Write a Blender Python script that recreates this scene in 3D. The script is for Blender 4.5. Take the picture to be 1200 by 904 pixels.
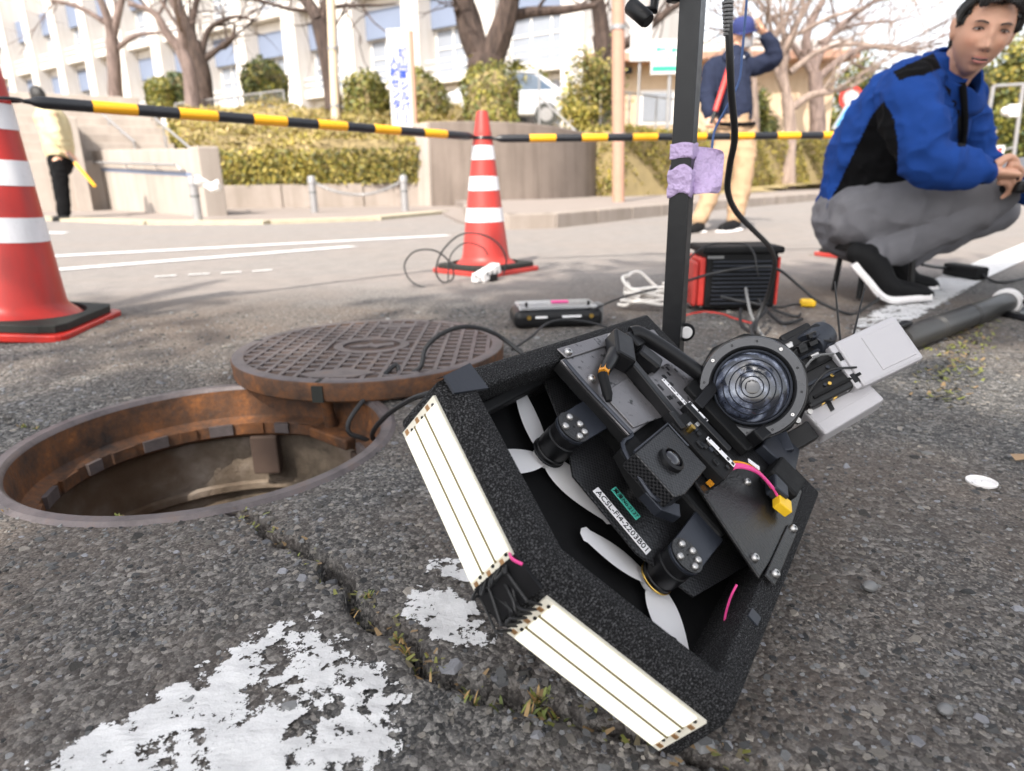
import bpy, bmesh, math, random
import numpy as np
from mathutils import Vector, Matrix, Quaternion
random.seed(7); RNG = np.random.default_rng(11)
PI = math.pi
S = bpy.context.scene
for o in list(bpy.data.objects): bpy.data.objects.remove(o)
COL = S.collection

# ---------------------------------------------------------------- camera, sky, sun, exposure
CAM_H, PITCH, ROLL, FPX = 0.40, math.radians(17), math.radians(0.8), 780.0
fwd = np.array([0, math.cos(PITCH), -math.sin(PITCH)])
_u0 = np.array([0, math.sin(PITCH), math.cos(PITCH)]); _r0 = np.array([1., 0, 0])
rgt = math.cos(ROLL)*_r0 - math.sin(ROLL)*_u0
upv = math.sin(ROLL)*_r0 + math.cos(ROLL)*_u0
EYE = np.array([0, 0, CAM_H])
cam = bpy.data.cameras.new('camera'); cam.sensor_width = 36.0; cam.lens = 36.0*FPX/1200.0
cam.clip_start = 0.02; cam.clip_end = 2000
cam.dof.use_dof = True; cam.dof.focus_distance = 0.66; cam.dof.aperture_fstop = 6.0
camo = bpy.data.objects.new('camera', cam); COL.objects.link(camo)
camo.matrix_world = Matrix(((rgt[0], upv[0], -fwd[0], 0), (rgt[1], upv[1], -fwd[1], 0), (rgt[2], upv[2], -fwd[2], CAM_H), (0, 0, 0, 1)))
S.camera = camo
SUN_AZ = math.radians(-157); SUN_EL = math.radians(47)
W = bpy.data.worlds.new('World'); S.world = W; W.use_nodes = True
nt = W.node_tree; bg = nt.nodes['Background']
sky = nt.nodes.new('ShaderNodeTexSky'); sky.sky_type = 'NISHITA'; sky.sun_disc = False
sky.sun_elevation = SUN_EL; sky.sun_rotation = SUN_AZ; sky.dust_density = 3.0; sky.air_density = 1.0
hs = nt.nodes.new('ShaderNodeHueSaturation'); hs.inputs['Saturation'].default_value = .26; nt.links.new(sky.outputs[0], hs.inputs['Color']); nt.links.new(hs.outputs[0], bg.inputs[0]); bg.inputs[1].default_value = 0.15
sl = bpy.data.lights.new('sun', 'SUN'); sl.energy = 3.0; sl.angle = math.radians(0.6); sl.color = (1, .93, .83)
so = bpy.data.objects.new('sun', sl); COL.objects.link(so)
SUND = Vector((math.sin(SUN_AZ)*math.cos(SUN_EL), math.cos(SUN_AZ)*math.cos(SUN_EL), math.sin(SUN_EL)))
so.rotation_euler = SUND.to_track_quat('Z', 'Y').to_euler(); so.location = SUND*20
vs = S.view_settings; vs.view_transform = 'Standard'; vs.look = 'None'; vs.gamma = 1; vs.exposure = 1.27; vs.use_curve_mapping = False
S.display_settings.display_device = 'sRGB'
S.cycles.max_bounces = 6; S.cycles.use_denoising = True

def ray(x, y): return fwd + rgt*(x-600)/FPX + upv*(452-y)/FPX
def G(x, y, z=0.):                       # ground point seen at a picture point
    d = ray(x, y); return EYE + d*((z-CAM_H)/d[2])
def AD(x, y, d): return EYE + ray(x, y)*d          # at a distance along the view axis
def AY(x, y, Y):                                   # at a distance Y in front
    d = ray(x, y); return EYE + d*(Y/d[1])

# ---------------------------------------------------------------- object helpers
def obj(name, me, m=None, parent=None, loc=None, rot=None):
    if m is not None and not me.materials: me.materials.append(m)
    o = bpy.data.objects.new(name, me); COL.objects.link(o)
    if parent is not None: o.parent = parent
    if loc is not None: o.location = loc
    if rot is not None: o.rotation_euler = rot
    return o
def tag(o, label=None, cat=None, group=None, kind=None):
    for k, v in (('label', label), ('category', cat), ('group', group), ('kind', kind)):
        if v: o[k] = v
    return o
def thing(name, label, cat, loc=(0, 0, 0), rz=0., group=None):
    o = bpy.data.objects.new(name, None); COL.objects.link(o); o.empty_display_size = .05
    o.location = loc; o.rotation_euler = (0, 0, rz)
    return tag(o, label, cat, group)
def copy_tree(o, parent=None):
    c = o.copy(); COL.objects.link(c)
    if parent: c.parent = parent
    for ch in list(o.children): copy_tree(ch, c)
    return c

def frames(P):
    P = [np.asarray(p, float) for p in P]; n = len(P); T = []
    for i in range(n):
        t = P[min(i+1, n-1)] - P[max(i-1, 0)]; T.append(t/(np.linalg.norm(t)+1e-12))
    a = np.array([0, 0, 1.]) if abs(T[0][2]) < .9 else np.array([1., 0, 0])
    u = np.cross(T[0], a); u /= np.linalg.norm(u); out = []
    for i in range(n):
        u = u - T[i]*(u@T[i]); u /= (np.linalg.norm(u)+1e-12)
        out.append((u, np.cross(T[i], u)))
    return P, T, out
def smooth_path(P, k=6):
    P = [np.asarray(p, float) for p in P]; out = []
    for i in range(len(P)-1):
        a = P[max(i-1, 0)]; b = P[i]; c = P[i+1]; d = P[min(i+2, len(P)-1)]
        for j in range(k):
            t = j/k
            out.append(.5*((2*b)+(c-a)*t+(2*a-5*b+4*c-d)*t*t+(3*b-a-3*c+d)*t**3))
    out.append(P[-1]); return out

class MB:
    def __init__(s): s.v = []; s.f = []; s.sm = []
    def add(s, vs, fs, smooth=False, M=None):
        b = len(s.v)
        if M is not None: vs = [tuple(M @ Vector(v)) for v in vs]
        s.v += [tuple(map(float, v)) for v in vs]; s.f += [tuple(b+i for i in f) for f in fs]; s.sm += [smooth]*len(fs); return s
    def box(s, c, d, M=None, rz=0.):
        x, y, z = (q/2 for q in d); R = Matrix.Translation(Vector(c)) @ Matrix.Rotation(rz, 4, 'Z')
        if M is not None: R = M @ R
        return s.add([(-x,-y,-z),(x,-y,-z),(x,y,-z),(-x,y,-z),(-x,-y,z),(x,-y,z),(x,y,z),(-x,y,z)],
                     [(3,2,1,0),(4,5,6,7),(0,1,5,4),(1,2,6,5),(2,3,7,6),(3,0,4,7)], False, R)
    def obox(s, c, e1, e2, e3, d):          # box along three given axes
        c = np.asarray(c, float); e = [np.asarray(q, float)*l/2 for q, l in zip((e1, e2, e3), d)]
        vs = [c+a*e[0]+b*e[1]+g*e[2] for g in (-1, 1) for a, b in ((-1,-1),(1,-1),(1,1),(-1,1))]
        return s.add(vs, [(3,2,1,0),(4,5,6,7),(0,1,5,4),(1,2,6,5),(2,3,7,6),(3,0,4,7)])
    def tube(s, P, r, n=8, caps=True, smooth=True, ry=None):
        P, T, Fm = frames(P); m = len(P)
        r = [r]*m if np.isscalar(r) else list(r)
        vs = []
        for p, (u, w), q in zip(P, Fm, r):
            qa, qb = (q, q) if np.isscalar(q) else q
            for k in range(n):
                a = 2*PI*k/n; vs.append(p + u*qa*math.cos(a) + w*qb*math.sin(a))
        fs = [(i*n+k, i*n+(k+1) % n, (i+1)*n+(k+1) % n, (i+1)*n+k) for i in range(m-1) for k in range(n)]
        s.add(vs, fs, smooth)
        if caps:
            b = len(s.v)-m*n
            s.f.append(tuple(b+k for k in reversed(range(n)))); s.sm.append(False)
            s.f.append(tuple(b+(m-1)*n+k for k in range(n))); s.sm.append(False)
        return s
    def cyl(s, a, b, r, n=16, r2=None): return s.tube([a, b], [r, r if r2 is None else r2], n)
    def lathe(s, prof, n=32, M=None, smooth=True, close=False):
        vs = []; m = len(prof)
        for r, z in prof:
            for k in range(n): a = 2*PI*k/n; vs.append((r*math.cos(a), r*math.sin(a), z))
        fs = [(i*n+k, i*n+(k+1) % n, (i+1)*n+(k+1) % n, (i+1)*n+k) for i in range(m-1) for k in range(n)]
        if close: fs += [((m-1)*n+k, (m-1)*n+(k+1) % n, (k+1) % n, k) for k in range(n)]
        return s.add(vs, fs, smooth, M)
    def prism(s, poly, z0, z1, M=None):
        n = len(poly); vs = [(x, y, z0) for x, y in poly]+[(x, y, z1) for x, y in poly]
        fs = [tuple(reversed(range(n))), tuple(range(n, 2*n))]+[(i, (i+1) % n, n+(i+1) % n, n+i) for i in range(n)]
        return s.add(vs, fs, False, M)
    def ball(s, c, r, n=16, m=10, M=None):
        r = (r, r, r) if np.isscalar(r) else r; vs = []; fs = []
        for i in range(m+1):
            t = PI*i/m
            for k in range(n):
                a = 2*PI*k/n; vs.append((c[0]+r[0]*math.sin(t)*math.cos(a), c[1]+r[1]*math.sin(t)*math.sin(a), c[2]-r[2]*math.cos(t)))
        fs = [(i*n+k, i*n+(k+1) % n, (i+1)*n+(k+1) % n, (i+1)*n+k) for i in range(m) for k in range(n)]
        return s.add(vs, fs, True, M)
    def mesh(s, name='m'):
        me = bpy.data.meshes.new(name); me.from_pydata(s.v, [], s.f); me.polygons.foreach_set('use_smooth', s.sm)
        bm = bmesh.new(); bm.from_mesh(me); bmesh.ops.remove_doubles(bm, verts=bm.verts, dist=1e-6)
        bmesh.ops.recalc_face_normals(bm, faces=bm.faces); bm.to_mesh(me); bm.free()
        if any(s.sm): me.set_sharp_from_angle(angle=math.radians(38))
        return me
    def build(s, name, m, parent=None, bevel=0., seg=2, loc=None, rot=None):
        o = obj(name, s.mesh(name), m, parent, loc, rot)
        if bevel:
            b = o.modifiers.new('bevel', 'BEVEL'); b.width = bevel; b.segments = seg; b.limit_method = 'ANGLE'; b.angle_limit = math.radians(35)
        return o
def mb(): return MB()

def baked(me, mods):
    """the mesh after a few modifiers, as a plain mesh"""
    o = bpy.data.objects.new('work', me); COL.objects.link(o)
    for t, kw in mods:
        d = o.modifiers.new(t.lower(), t)
        for k, v in kw.items(): setattr(d, k, v)
    dg = bpy.context.evaluated_depsgraph_get(); r = bpy.data.meshes.new_from_object(o.evaluated_get(dg))
    bpy.data.objects.remove(o); bpy.data.meshes.remove(me); return r
def blob(B, voxel, name, m, parent=None, smooth=6, wrinkle=0., wscale=20., dec=None):
    """one continuous skin round overlapping limbs"""
    mods = [('REMESH', dict(mode='VOXEL', voxel_size=voxel, use_smooth_shade=True)), ('SMOOTH', dict(factor=.5, iterations=smooth))]
    me = baked(B.mesh(name), mods)
    if wrinkle:
        n = len(me.vertices); co = np.empty(n*3); no = np.empty(n*3); me.vertices.foreach_get('co', co); me.vertices.foreach_get('normal', no)
        co = co.reshape(-1, 3); no = no.reshape(-1, 3)
        w = vnoise3(co*wscale*np.array([1, 1, .55]), 3)+.5*vnoise3(co*wscale*2.1+7, 5)
        rd = 1-np.abs(2*vnoise3(co*wscale*np.array([.8, .8, 1.5])+3, 11)-1)
        co += no*(((1-2*np.abs(w-.75)/.75)*.75+(rd**3-.3)*.9)*wrinkle)[:, None]; me.vertices.foreach_set('co', co.ravel())
    me.polygons.foreach_set('use_smooth', [True]*len(me.polygons))
    return obj(name, me, m, parent)

def _h(i, j, k, s):
    h = (i*374761393 + j*668265263 + k*2147483647 + s*1274126177) & 0xffffffff
    h = ((h ^ (h >> 13))*1274126177) & 0xffffffff
    return ((h ^ (h >> 16)) & 0xffff)/65535.
def vnoise3(p, s=0):
    p = np.asarray(p, float); i = np.floor(p).astype(np.int64); f = p-i; f = f*f*(3-2*f); r = 0
    for a in (0, 1):
        for b in (0, 1):
            for c in (0, 1):
                w = np.where(a, f[:, 0], 1-f[:, 0])*np.where(b, f[:, 1], 1-f[:, 1])*np.where(c, f[:, 2], 1-f[:, 2])
                r = r + w*_h(i[:, 0]+a, i[:, 1]+b, i[:, 2]+c, s)
    return r
def fbm2(x, y, sc, octv=4, s=0):
    r = 0; a = .5
    for o in range(octv):
        q = np.stack([x*sc, y*sc, np.zeros_like(x)], 1); r = r+a*vnoise3(q, s+o); sc *= 2.03; a *= .5
    return r

# ---------------------------------------------------------------- materials
class N:
    def __init__(s, name):
        s.m = bpy.data.materials.new(name); s.m.use_nodes = True; s.t = s.m.node_tree; s.b = s.t.nodes['Principled BSDF']
        s.tc = s.t.nodes.new('ShaderNodeTexCoord')
    def n(s, typ, **kw):
        q = s.t.nodes.new(typ)
        for k, v in kw.items():
            if k in q.inputs: 
                if hasattr(v, 'links') or isinstance(v, bpy.types.NodeSocket): s.t.links.new(v, q.inputs[k])
                else: q.inputs[k].default_value = v
            else: setattr(q, k, v)
        return q
    def link(s, a, b): s.t.links.new(a, b)
    def noise(s, sc, det=4., rough=.6, co=None):
        q = s.n('ShaderNodeTexNoise', Scale=sc, Detail=det, Roughness=rough); s.link(co or s.tc.outputs['Object'], q.inputs['Vector']); return q.outputs['Fac']
    def voro(s, sc, feat='F1', out='Distance', co=None):
        q = s.n('ShaderNodeTexVoronoi', feature=feat, Scale=sc); s.link(co or s.tc.outputs['Object'], q.inputs['Vector']); return q.outputs[out]
    def ramp(s, fac, stops):
        q = s.n('ShaderNodeValToRGB'); e = q.color_ramp.elements
        while len(e) < len(stops): e.new(.5)
        for el, (p, c) in zip(e, stops):
            el.position = p; el.color = (c, c, c, 1) if np.isscalar(c) else (*c, 1)
        s.link(fac, q.inputs[0]); return q.outputs[0]
    def mix(s, fac, a, b, bt='MIX'):
        q = s.n('ShaderNodeMix', data_type='RGBA', blend_type=bt)
        for v, k in ((fac, 0), (a, 6), (b, 7)):
            if isinstance(v, bpy.types.NodeSocket): s.link(v, q.inputs[k])
            else: q.inputs[k].default_value = v if k == 0 else ((v, v, v, 1) if np.isscalar(v) else (*v, 1))
        return q.outputs[2]
    def math(s, op, a, b=0.):
        q = s.n('ShaderNodeMath', operation=op)
        for v, k in ((a, 0), (b, 1)):
            if isinstance(v, bpy.types.NodeSocket): s.link(v, q.inputs[k])
            else: q.inputs[k].default_value = v
        return q.outputs[0]
    def bump(s, h, st=.5, dist=.01, prev=None):
        q = s.n('ShaderNodeBump', Strength=st, Distance=dist); s.link(h, q.inputs['Height'])
        if prev is not None: s.link(prev, q.inputs['Normal'])
        s.link(q.outputs[0], s.b.inputs['Normal']); return q.outputs[0]
    def set(s, col=None, rough=None, metal=None, **kw):
        for k, v in (('Base Color', col), ('Roughness', rough), ('Metallic', metal), *kw.items()):
            if v is None: continue
            i = s.b.inputs[k]
            if isinstance(v, bpy.types.NodeSocket): s.link(v, i)
            elif k in ('Base Color', 'Emission Color'): i.default_value = (*v, 1)
            else: i.default_value = v
        return s.m
def var(name, col, rough=.6, metal=0., sc=30., amt=.25, bump=.0, bsc=None, bd=.002, **kw):
    """a plain colour with grain: dark/light variation, roughness variation, fine relief"""
    q = N(name); f = q.noise(sc); c = np.array(col)
    q.set(q.mix(f, tuple(c*(1-amt)), tuple(np.minimum(c*(1+amt), 1))), q.math('ADD', q.math('MULTIPLY', f, .25), rough-.12), metal, **kw)
    if bump: q.bump(q.noise(bsc or sc*4, 3.), bump, bd)
    return q.m
M = {}
def mk_materials():
    # asphalt: aggregate of several sizes in a dark binder, browned patches
    q = N('asphalt'); o = q.tc.outputs['Object']
    w = q.n('ShaderNodeTexNoise', Scale=60., Detail=2.); q.link(o, w.inputs['Vector'])
    big = q.noise(1.3, 5.); mid = q.noise(9., 5.); fine = q.noise(260., 3.)
    v1 = q.voro(150., out='Color'); v1d = q.voro(150.); v2 = q.voro(420., out='Color')
    g1 = q.n('ShaderNodeSeparateColor'); q.link(v1, g1.inputs[0]); g2 = q.n('ShaderNodeSeparateColor'); q.link(v2, g2.inputs[0])
    c1 = q.ramp(g1.outputs[0], [(0, (.020,.020,.021)), (.45, (.055,.053,.052)), (.75, (.14,.134,.127)), (1, (.36,.34,.315))])
    c2 = q.ramp(g2.outputs[1], [(0, (.018,.018,.018)), (.5, (.062,.059,.057)), (1, (.32,.295,.265))])
    c = q.mix(q.ramp(mid, [(.35, .25), (.65, .75)]), c1, c2)
    c = q.mix(q.ramp(big, [(.41, 0.), (.62, .75)]), c, (.145,.107,.082), 'MIX')
    c = q.mix(q.ramp(fine, [(.2, .35), (.6, 0.)]), c, (.03,.03,.03))
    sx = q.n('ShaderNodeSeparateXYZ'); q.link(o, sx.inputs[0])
    # sunlight on the carriageway beyond is painted as a paler tone, the near strip darker
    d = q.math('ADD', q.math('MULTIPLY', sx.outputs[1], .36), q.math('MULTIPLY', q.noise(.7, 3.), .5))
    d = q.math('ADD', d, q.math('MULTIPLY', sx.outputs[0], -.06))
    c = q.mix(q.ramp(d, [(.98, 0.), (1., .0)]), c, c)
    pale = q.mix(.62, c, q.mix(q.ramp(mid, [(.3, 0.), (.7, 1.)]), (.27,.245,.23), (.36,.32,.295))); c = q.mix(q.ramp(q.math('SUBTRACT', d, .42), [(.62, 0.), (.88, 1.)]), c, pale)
    h = q.math('ADD', q.math('MULTIPLY', v1d, -1.), q.math('MULTIPLY', fine, .6))
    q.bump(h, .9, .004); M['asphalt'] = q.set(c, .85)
    # worn white road paint, holes where it has flaked off
    q = N('road_paint'); n1 = q.noise(22., 6., .65); n2 = q.noise(70., 4., .7)
    f = q.math('ADD', q.math('MULTIPLY', n1, .52), q.math('MULTIPLY', n2, .48))
    at = q.n('ShaderNodeAttribute', attribute_name='wear'); f = q.math('ADD', f, at.outputs['Fac'])
    a = q.ramp(f, [(.475, 0.), (.49, 1.)])
    q.bump(q.noise(250., 3.), .4, .002)
    q.set(q.mix(q.noise(35., 5.), (.46,.455,.45), (.80,.79,.785)), .7, Alpha=a); M['paint'] = q.m
    q = N('stone'); at = q.n('ShaderNodeAttribute', attribute_name='tint'); q.bump(q.noise(500., 3.), .4, .001)
    M['stone'] = q.set(q.mix(q.math('MULTIPLY', q.noise(300.), .5), at.outputs['Color'], (.03,.03,.03), 'MIX'), .8)
    q = N('leaf'); at = q.n('ShaderNodeAttribute', attribute_name='tint')
    M['leaf'] = q.set(at.outputs['Color'], .55, **{'Subsurface Weight': 0.})
    # rusty cast iron
    q = N('rusty_iron'); r1 = q.noise(14., 6., .7); r2 = q.noise(90., 4.)
    c = q.ramp(r1, [(.3, (.018,.012,.010)), (.46, (.075,.034,.016)), (.60, (.15,.058,.019)), (.68, (.24,.09,.025)), (.8, (.045,.024,.016))])
    c = q.mix(q.ramp(r2, [(.5, 0.), (.75, .6)]), c, (.05,.035,.03)); q.bump(r2, .5, .003); M['rust'] = q.set(c, .75, .1)
    q = N('worn_iron'); r1 = q.noise(18., 6., .7); r2 = q.noise(120., 4.)
    c = q.ramp(r1, [(.3, (.085,.072,.072)), (.55, (.15,.127,.127)), (.75, (.17,.115,.09))]); q.bump(r2, .35, .002); M['iron'] = q.set(c, .5, .45)
    q = N('concrete_shaft'); r1 = q.noise(7., 7., .65); r2 = q.noise(3., 4., .6)
    c = q.ramp(r1, [(.3, (.05,.04,.03)), (.5, (.23,.18,.135)), (.7, (.45,.385,.33))]); c = q.mix(q.ramp(r2, [(.40, 0.), (.60, .85)]), c, (.10,.055,.028)); q.bump(r1, .8, .02); M['shaft'] = q.set(c, .85)
    M['pit'] = var('dusty_rusted_pits', (.085,.055,.042), .9, 0, 5., .6, .4, 80.)
    def concrete(nm, col, dirt, sc=2.):
        q = N(nm); a = q.noise(sc, 6., .65); b = q.noise(40., 4.)
        mp = q.n('ShaderNodeMapping'); q.link(q.tc.outputs['Object'], mp.inputs[0]); mp.inputs['Scale'].default_value = (3., 3., .25)
        st = q.noise(1.6, 5., .6, mp.outputs[0])
        c = q.mix(q.ramp(a, [(.35, 0.), (.7, .5)]), col, dirt); c = q.mix(q.ramp(st, [(.45, 0.), (.7, .65)]), c, dirt); q.bump(b, .3, .004); return q.set(c, .85)
    M['conc_pale'] = concrete('pale_concrete', (.42,.365,.32), (.29,.245,.21)); M['conc_brown'] = concrete('stained_concrete', (.19,.152,.128), (.085,.065,.052), 1.2)
    M['conc_kerb'] = concrete('kerb_concrete', (.33,.28,.245), (.20,.165,.135)); M['paving'] = var('paving', (.25,.21,.185), .85, 0, 6., .15, .3, 120., .004)
    M['wall_white'] = concrete('white_render', (.66,.63,.605), (.50,.455,.42), .3); M['yellow_line'] = var('pale_yellow_paving', (.40,.35,.255), .8, 0, 9., .2)
    def scuffed(nm, a, b, dirt, rough, amt):
        q = N(nm); mp = q.n('ShaderNodeMapping'); q.link(q.tc.outputs['Object'], mp.inputs[0]); mp.inputs['Scale'].default_value = (3., 3., .7)
        st = q.noise(4., 7., .7, mp.outputs[0]); sp = q.noise(55., 6., .75); c = q.mix(q.noise(7., 5.), a, b)
        c = q.mix(q.ramp(st, [(.5, 0.), (.72, amt)]), c, dirt); c = q.mix(q.ramp(sp, [(.60, 0.), (.70, amt)]), c, dirt); q.bump(sp, .15, .002)
        return q.set(c, q.math('ADD', q.math('MULTIPLY', st, .35), rough-.12))
    M['cone_red'] = scuffed('cone_plastic', (.38,.014,.010), (.50,.024,.015), (.16,.035,.028), .30, .45); M['cone_worn'] = scuffed('faded_cone_plastic', (.40,.028,.022), (.50,.045,.034), (.22,.07,.055), .42, .6)
    M['reflect'] = scuffed('reflective_sheet', (.68,.67,.70), (.84,.83,.85), (.42,.40,.39), .38, .4)
    M['rubber'] = var('black_rubber', (.014,.016,.013), .7, 0, 40., .4, .3, 200.); M['bar_black'] = var('bar_black', (.015,.016,.02), .35, 0, 30., .3); M['bar_yellow'] = var('bar_yellow', (.85,.40,.012), .38, 0, 12., .1)
    # the aircraft
    q = N('black_foam'); v = q.voro(520.); n = q.noise(800., 3.); c = q.ramp(q.math('ADD', q.math('MULTIPLY', n, .7), q.math('MULTIPLY', q.noise(900., 2.), .4)), [(.50, (.0035,.0035,.004)), (.58, (.012,.012,.013)), (.66, (.10,.10,.105))])  # small grey glints are painted into the foam colour as pale specks
    q.bump(q.math('ADD', v, n), .9, .002); M['foam'] = q.set(c, .8, **{'Specular IOR Level': .25})
    M['tape'] = var('dark_blue_tape', (.018,.021,.03), .45, 0, 60., .2, .25, 40., .002); M['plastic'] = var('black_plastic', (.007,.007,.008), .38, 0, 80., .3, .1, 300., .0006, **{'Specular IOR Level': .32})
    M['plastic_m'] = var('matt_black_plastic', (.007,.007,.0075), .6, 0, 120., .3, .2, 500., .0006, **{'Specular IOR Level': .2})
    def carbon(nm, sc, lo, hi, rough):
        q = N(nm); ck = q.n('ShaderNodeTexChecker', Scale=sc*1.7); q.link(q.tc.outputs['Object'], ck.inputs[0]); wv = q.voro(sc*.9)
        q.bump(q.math('ADD', ck.outputs['Fac'], q.math('MULTIPLY', wv, .5)), .55, .0012); return q.set(q.mix(ck.outputs['Fac'], lo, hi), rough, .25)
    M['carbon'] = carbon('carbon_weave', 260., (.004,.004,.005), (.034,.034,.036), .36); M['carbon_fine'] = carbon('fine_carbon_weave', 420., (.006,.006,.007), (.019,.018,.018), .3)
    q = N('wet_dark_plate'); d = q.voro(70.); sp = q.ramp(q.voro(210.), [(.16, 1.), (.24, 0.)])
    q.bump(sp, .5, .001); M['plate'] = q.set(q.mix(q.ramp(q.noise(90., 2.), [(.62, 0.), (.68, 1.)]), (.21,.20,.205), (.06,.06,.06)), q.math('ADD', .25, q.math('MULTIPLY', q.noise(30.), .25)), .7)
    M['anod'] = var('dark_anodised_plate', (.030,.034,.045), .42, .5, 60., .2, .1, 300.); M['steel'] = var('steel', (.50,.49,.48), .42, 1., 60., .2); M['brass'] = var('brass', (.70,.46,.12), .3, 1., 60., .2)
    M['blade'] = var('white_propeller_plastic', (.72,.71,.72), .4, 0, 30., .05); M['orange'] = var('orange_anodised', (.75,.30,.02), .35, .4, 60., .2)
    q = N('led_strip'); M['led'] = q.set((.70,.68,.60), .5, 0, **{'Emission Color': (1, .95, .74), 'Emission Strength': .30})
    M['led_pcb'] = var('led_board', (.70,.66,.56), .5, 0, 60., .2); M['copper'] = var('copper_pad', (.42,.24,.11), .4, .6, 90., .3); M['seam'] = var('yellow_phosphor_seam', (.16,.125,.045), .5, 0, 90., .2)
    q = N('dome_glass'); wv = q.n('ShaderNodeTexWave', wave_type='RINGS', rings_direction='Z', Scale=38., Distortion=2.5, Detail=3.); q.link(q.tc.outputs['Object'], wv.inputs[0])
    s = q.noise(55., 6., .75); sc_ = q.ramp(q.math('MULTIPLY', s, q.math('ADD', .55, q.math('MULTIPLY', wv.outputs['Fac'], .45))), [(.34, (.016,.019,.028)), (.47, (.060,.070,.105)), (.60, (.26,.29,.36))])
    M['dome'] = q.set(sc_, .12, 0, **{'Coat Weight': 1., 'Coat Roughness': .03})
    M['lens_dark'] = var('lens_glass', (.006,.006,.012), .04, 0, 50., .2, **{'Coat Weight': 1.}); M['white_case'] = var('white_plastic_case', (.46,.445,.46), .42, 0, 16., .05, .06, 200.)
    M['label_white'] = var('white_label', (.80,.79,.80), .5, 0, 40., .04); M['label_green'] = var('green_label', (.08,.50,.40), .5, 0, 40., .06); M['ink'] = var('black_ink', (.012,.012,.014), .6); M['ink_green'] = var('green_ink', (.02,.33,.22), .6); M['ink_blue'] = var('blue_ink', (.02,.06,.42), .6)
    M['pink'] = var('pink_wire', (.72,.06,.26), .4); M['yellow'] = var('yellow_plastic', (.85,.50,.02), .4); M['red'] = var('red_plastic', (.55,.04,.03), .4); M['cable'] = var('black_cable', (.014,.014,.015), .5); M['cable_w'] = var('white_cable', (.72,.68,.63), .5); M['cable_b'] = var('blue_cord', (.05,.10,.25), .6); M['cable_g'] = var('grey_cable', (.16,.16,.16), .5)
    M['mast_blk'] = var('black_anodised_mast', (.007,.0075,.009), .36, .1, 90., .2); M['purple'] = var('lilac_gaffer_tape', (.50,.38,.60), .6, 0, 25., .15, .9, 42., .014)
    M['grey_pvc'] = var('dusty_black_pipe', (.030,.029,.028), .42, 0, 9., .5, .05, 120.); M['white_pl'] = var('white_plastic', (.75,.73,.72), .4); M['clear'] = None
    q = N('clear_plastic'); M['clear'] = q.set((.75,.76,.78), .1, 0, **{'Alpha': .35})
    # people
    q = N('skin'); at = q.n('ShaderNodeAttribute', attribute_name='tint'); q.bump(q.noise(400., 3.), .12, .001)
    M['skin'] = q.set(q.mix(.25, at.outputs['Color'], q.mix(q.noise(45., 4.), (.50,.25,.16), (.58,.31,.21))), .5, 0, **{'Subsurface Weight': .12, 'Subsurface Radius': (.012, .005, .003), 'Subsurface Scale': .4})
    M['hair'] = var('black_hair', (.011,.009,.008), .5, 0, 140., .5, .6, 220., .004)
    def cloth(nm, col, sc=900., amt=.15): return var(nm, col, .9, 0, 18., amt, .35, sc, .0015, **{'Specular IOR Level': .15})
    M['blue_cloth'] = cloth('blue_work_cloth', (.012,.050,.225)); M['black_cloth'] = cloth('black_cloth', (.0035,.0035,.004)); M['grey_cloth'] = cloth('grey_trouser_cloth', (.155,.152,.163)); M['navy_cloth'] = cloth('navy_shell_cloth', (.018,.023,.045)); M['tan_cloth'] = cloth('beige_trouser_cloth', (.37,.25,.155)); M['cream_cloth'] = cloth('cream_sweater_cloth', (.52,.44,.27))
    M['mask'] = cloth('white_mask', (.80,.78,.78)); M['sole'] = var('white_sole', (.78,.75,.74), .6); M['shoe'] = var('black_shoe', (.006,.006,.0065), .7, 0, 60., .3, .4, 400., **{'Specular IOR Level': .2}); M['cap'] = cloth('blue_cap', (.035,.045,.14)); M['eye_w'] = var('eye_white', (.62,.57,.54), .25); M['eye_d'] = var('dark_iris', (.012,.008,.006), .1); M['lip'] = var('lip_skin', (.42,.15,.12), .5)
    # background
    M['bluepanel'] = var('blue_grey_panel', (.17,.205,.29), .6, 0, 1.5, .08); M['frame_w'] = var('white_frame', (.74,.72,.70), .5); M['curtain'] = var('curtained_glass', (.42,.37,.31), .25, 0, 1.2, .2); M['pane_dark'] = var('window_glass', (.26,.28,.32), .12, 0, 1.2, .2)
    def bark(nm, a, b):
        q = N(nm); mp = q.n('ShaderNodeMapping'); q.link(q.tc.outputs['Object'], mp.inputs[0]); mp.inputs['Scale'].default_value = (1, 1, .2); n = q.noise(9., 6., .7, mp.outputs[0]); q.bump(n, .9, .05); return q.set(q.ramp(n, [(.35, a), (.65, b)]), .9)
    M['bark_grey'] = bark('grey_bark', (.12,.085,.075), (.27,.20,.175)); M['bark_dark'] = bark('dark_bark', (.03,.02,.017), (.11,.075,.06)); M['bark_pale'] = bark('pale_bark', (.19,.14,.115), (.36,.275,.23))
    M['beige_wall'] = concrete('beige_render', (.62,.48,.34), (.50,.37,.25), .5); M['galv'] = var('galvanised_steel', (.36,.35,.35), .45, .5, 12., .15); M['brown_pole'] = var('brown_painted_pole', (.42,.24,.17), .6, 0, 4., .15); M['wood_pole'] = var('pale_wood_pole', (.62,.50,.36), .8, 0, 6., .2)
    M['lens_ring'] = var('satin_lens_ring', (.055,.056,.060), .3, .6, 60., .25, .08, 300.); M['sign_white'] = var('white_sign_face', (.50,.49,.485), .5); M['sign_blue'] = var('blue_sign_face', (.10,.36,.72), .45); M['soil'] = var('dry_grass_soil', (.30,.23,.11), .9, 0, 3., .35, .6, 25., .03); M['car_paint'] = var('pale_car_paint', (.60,.60,.62), .25, .2); M['glass_car'] = var('car_glass', (.10,.14,.20), .08)
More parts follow.
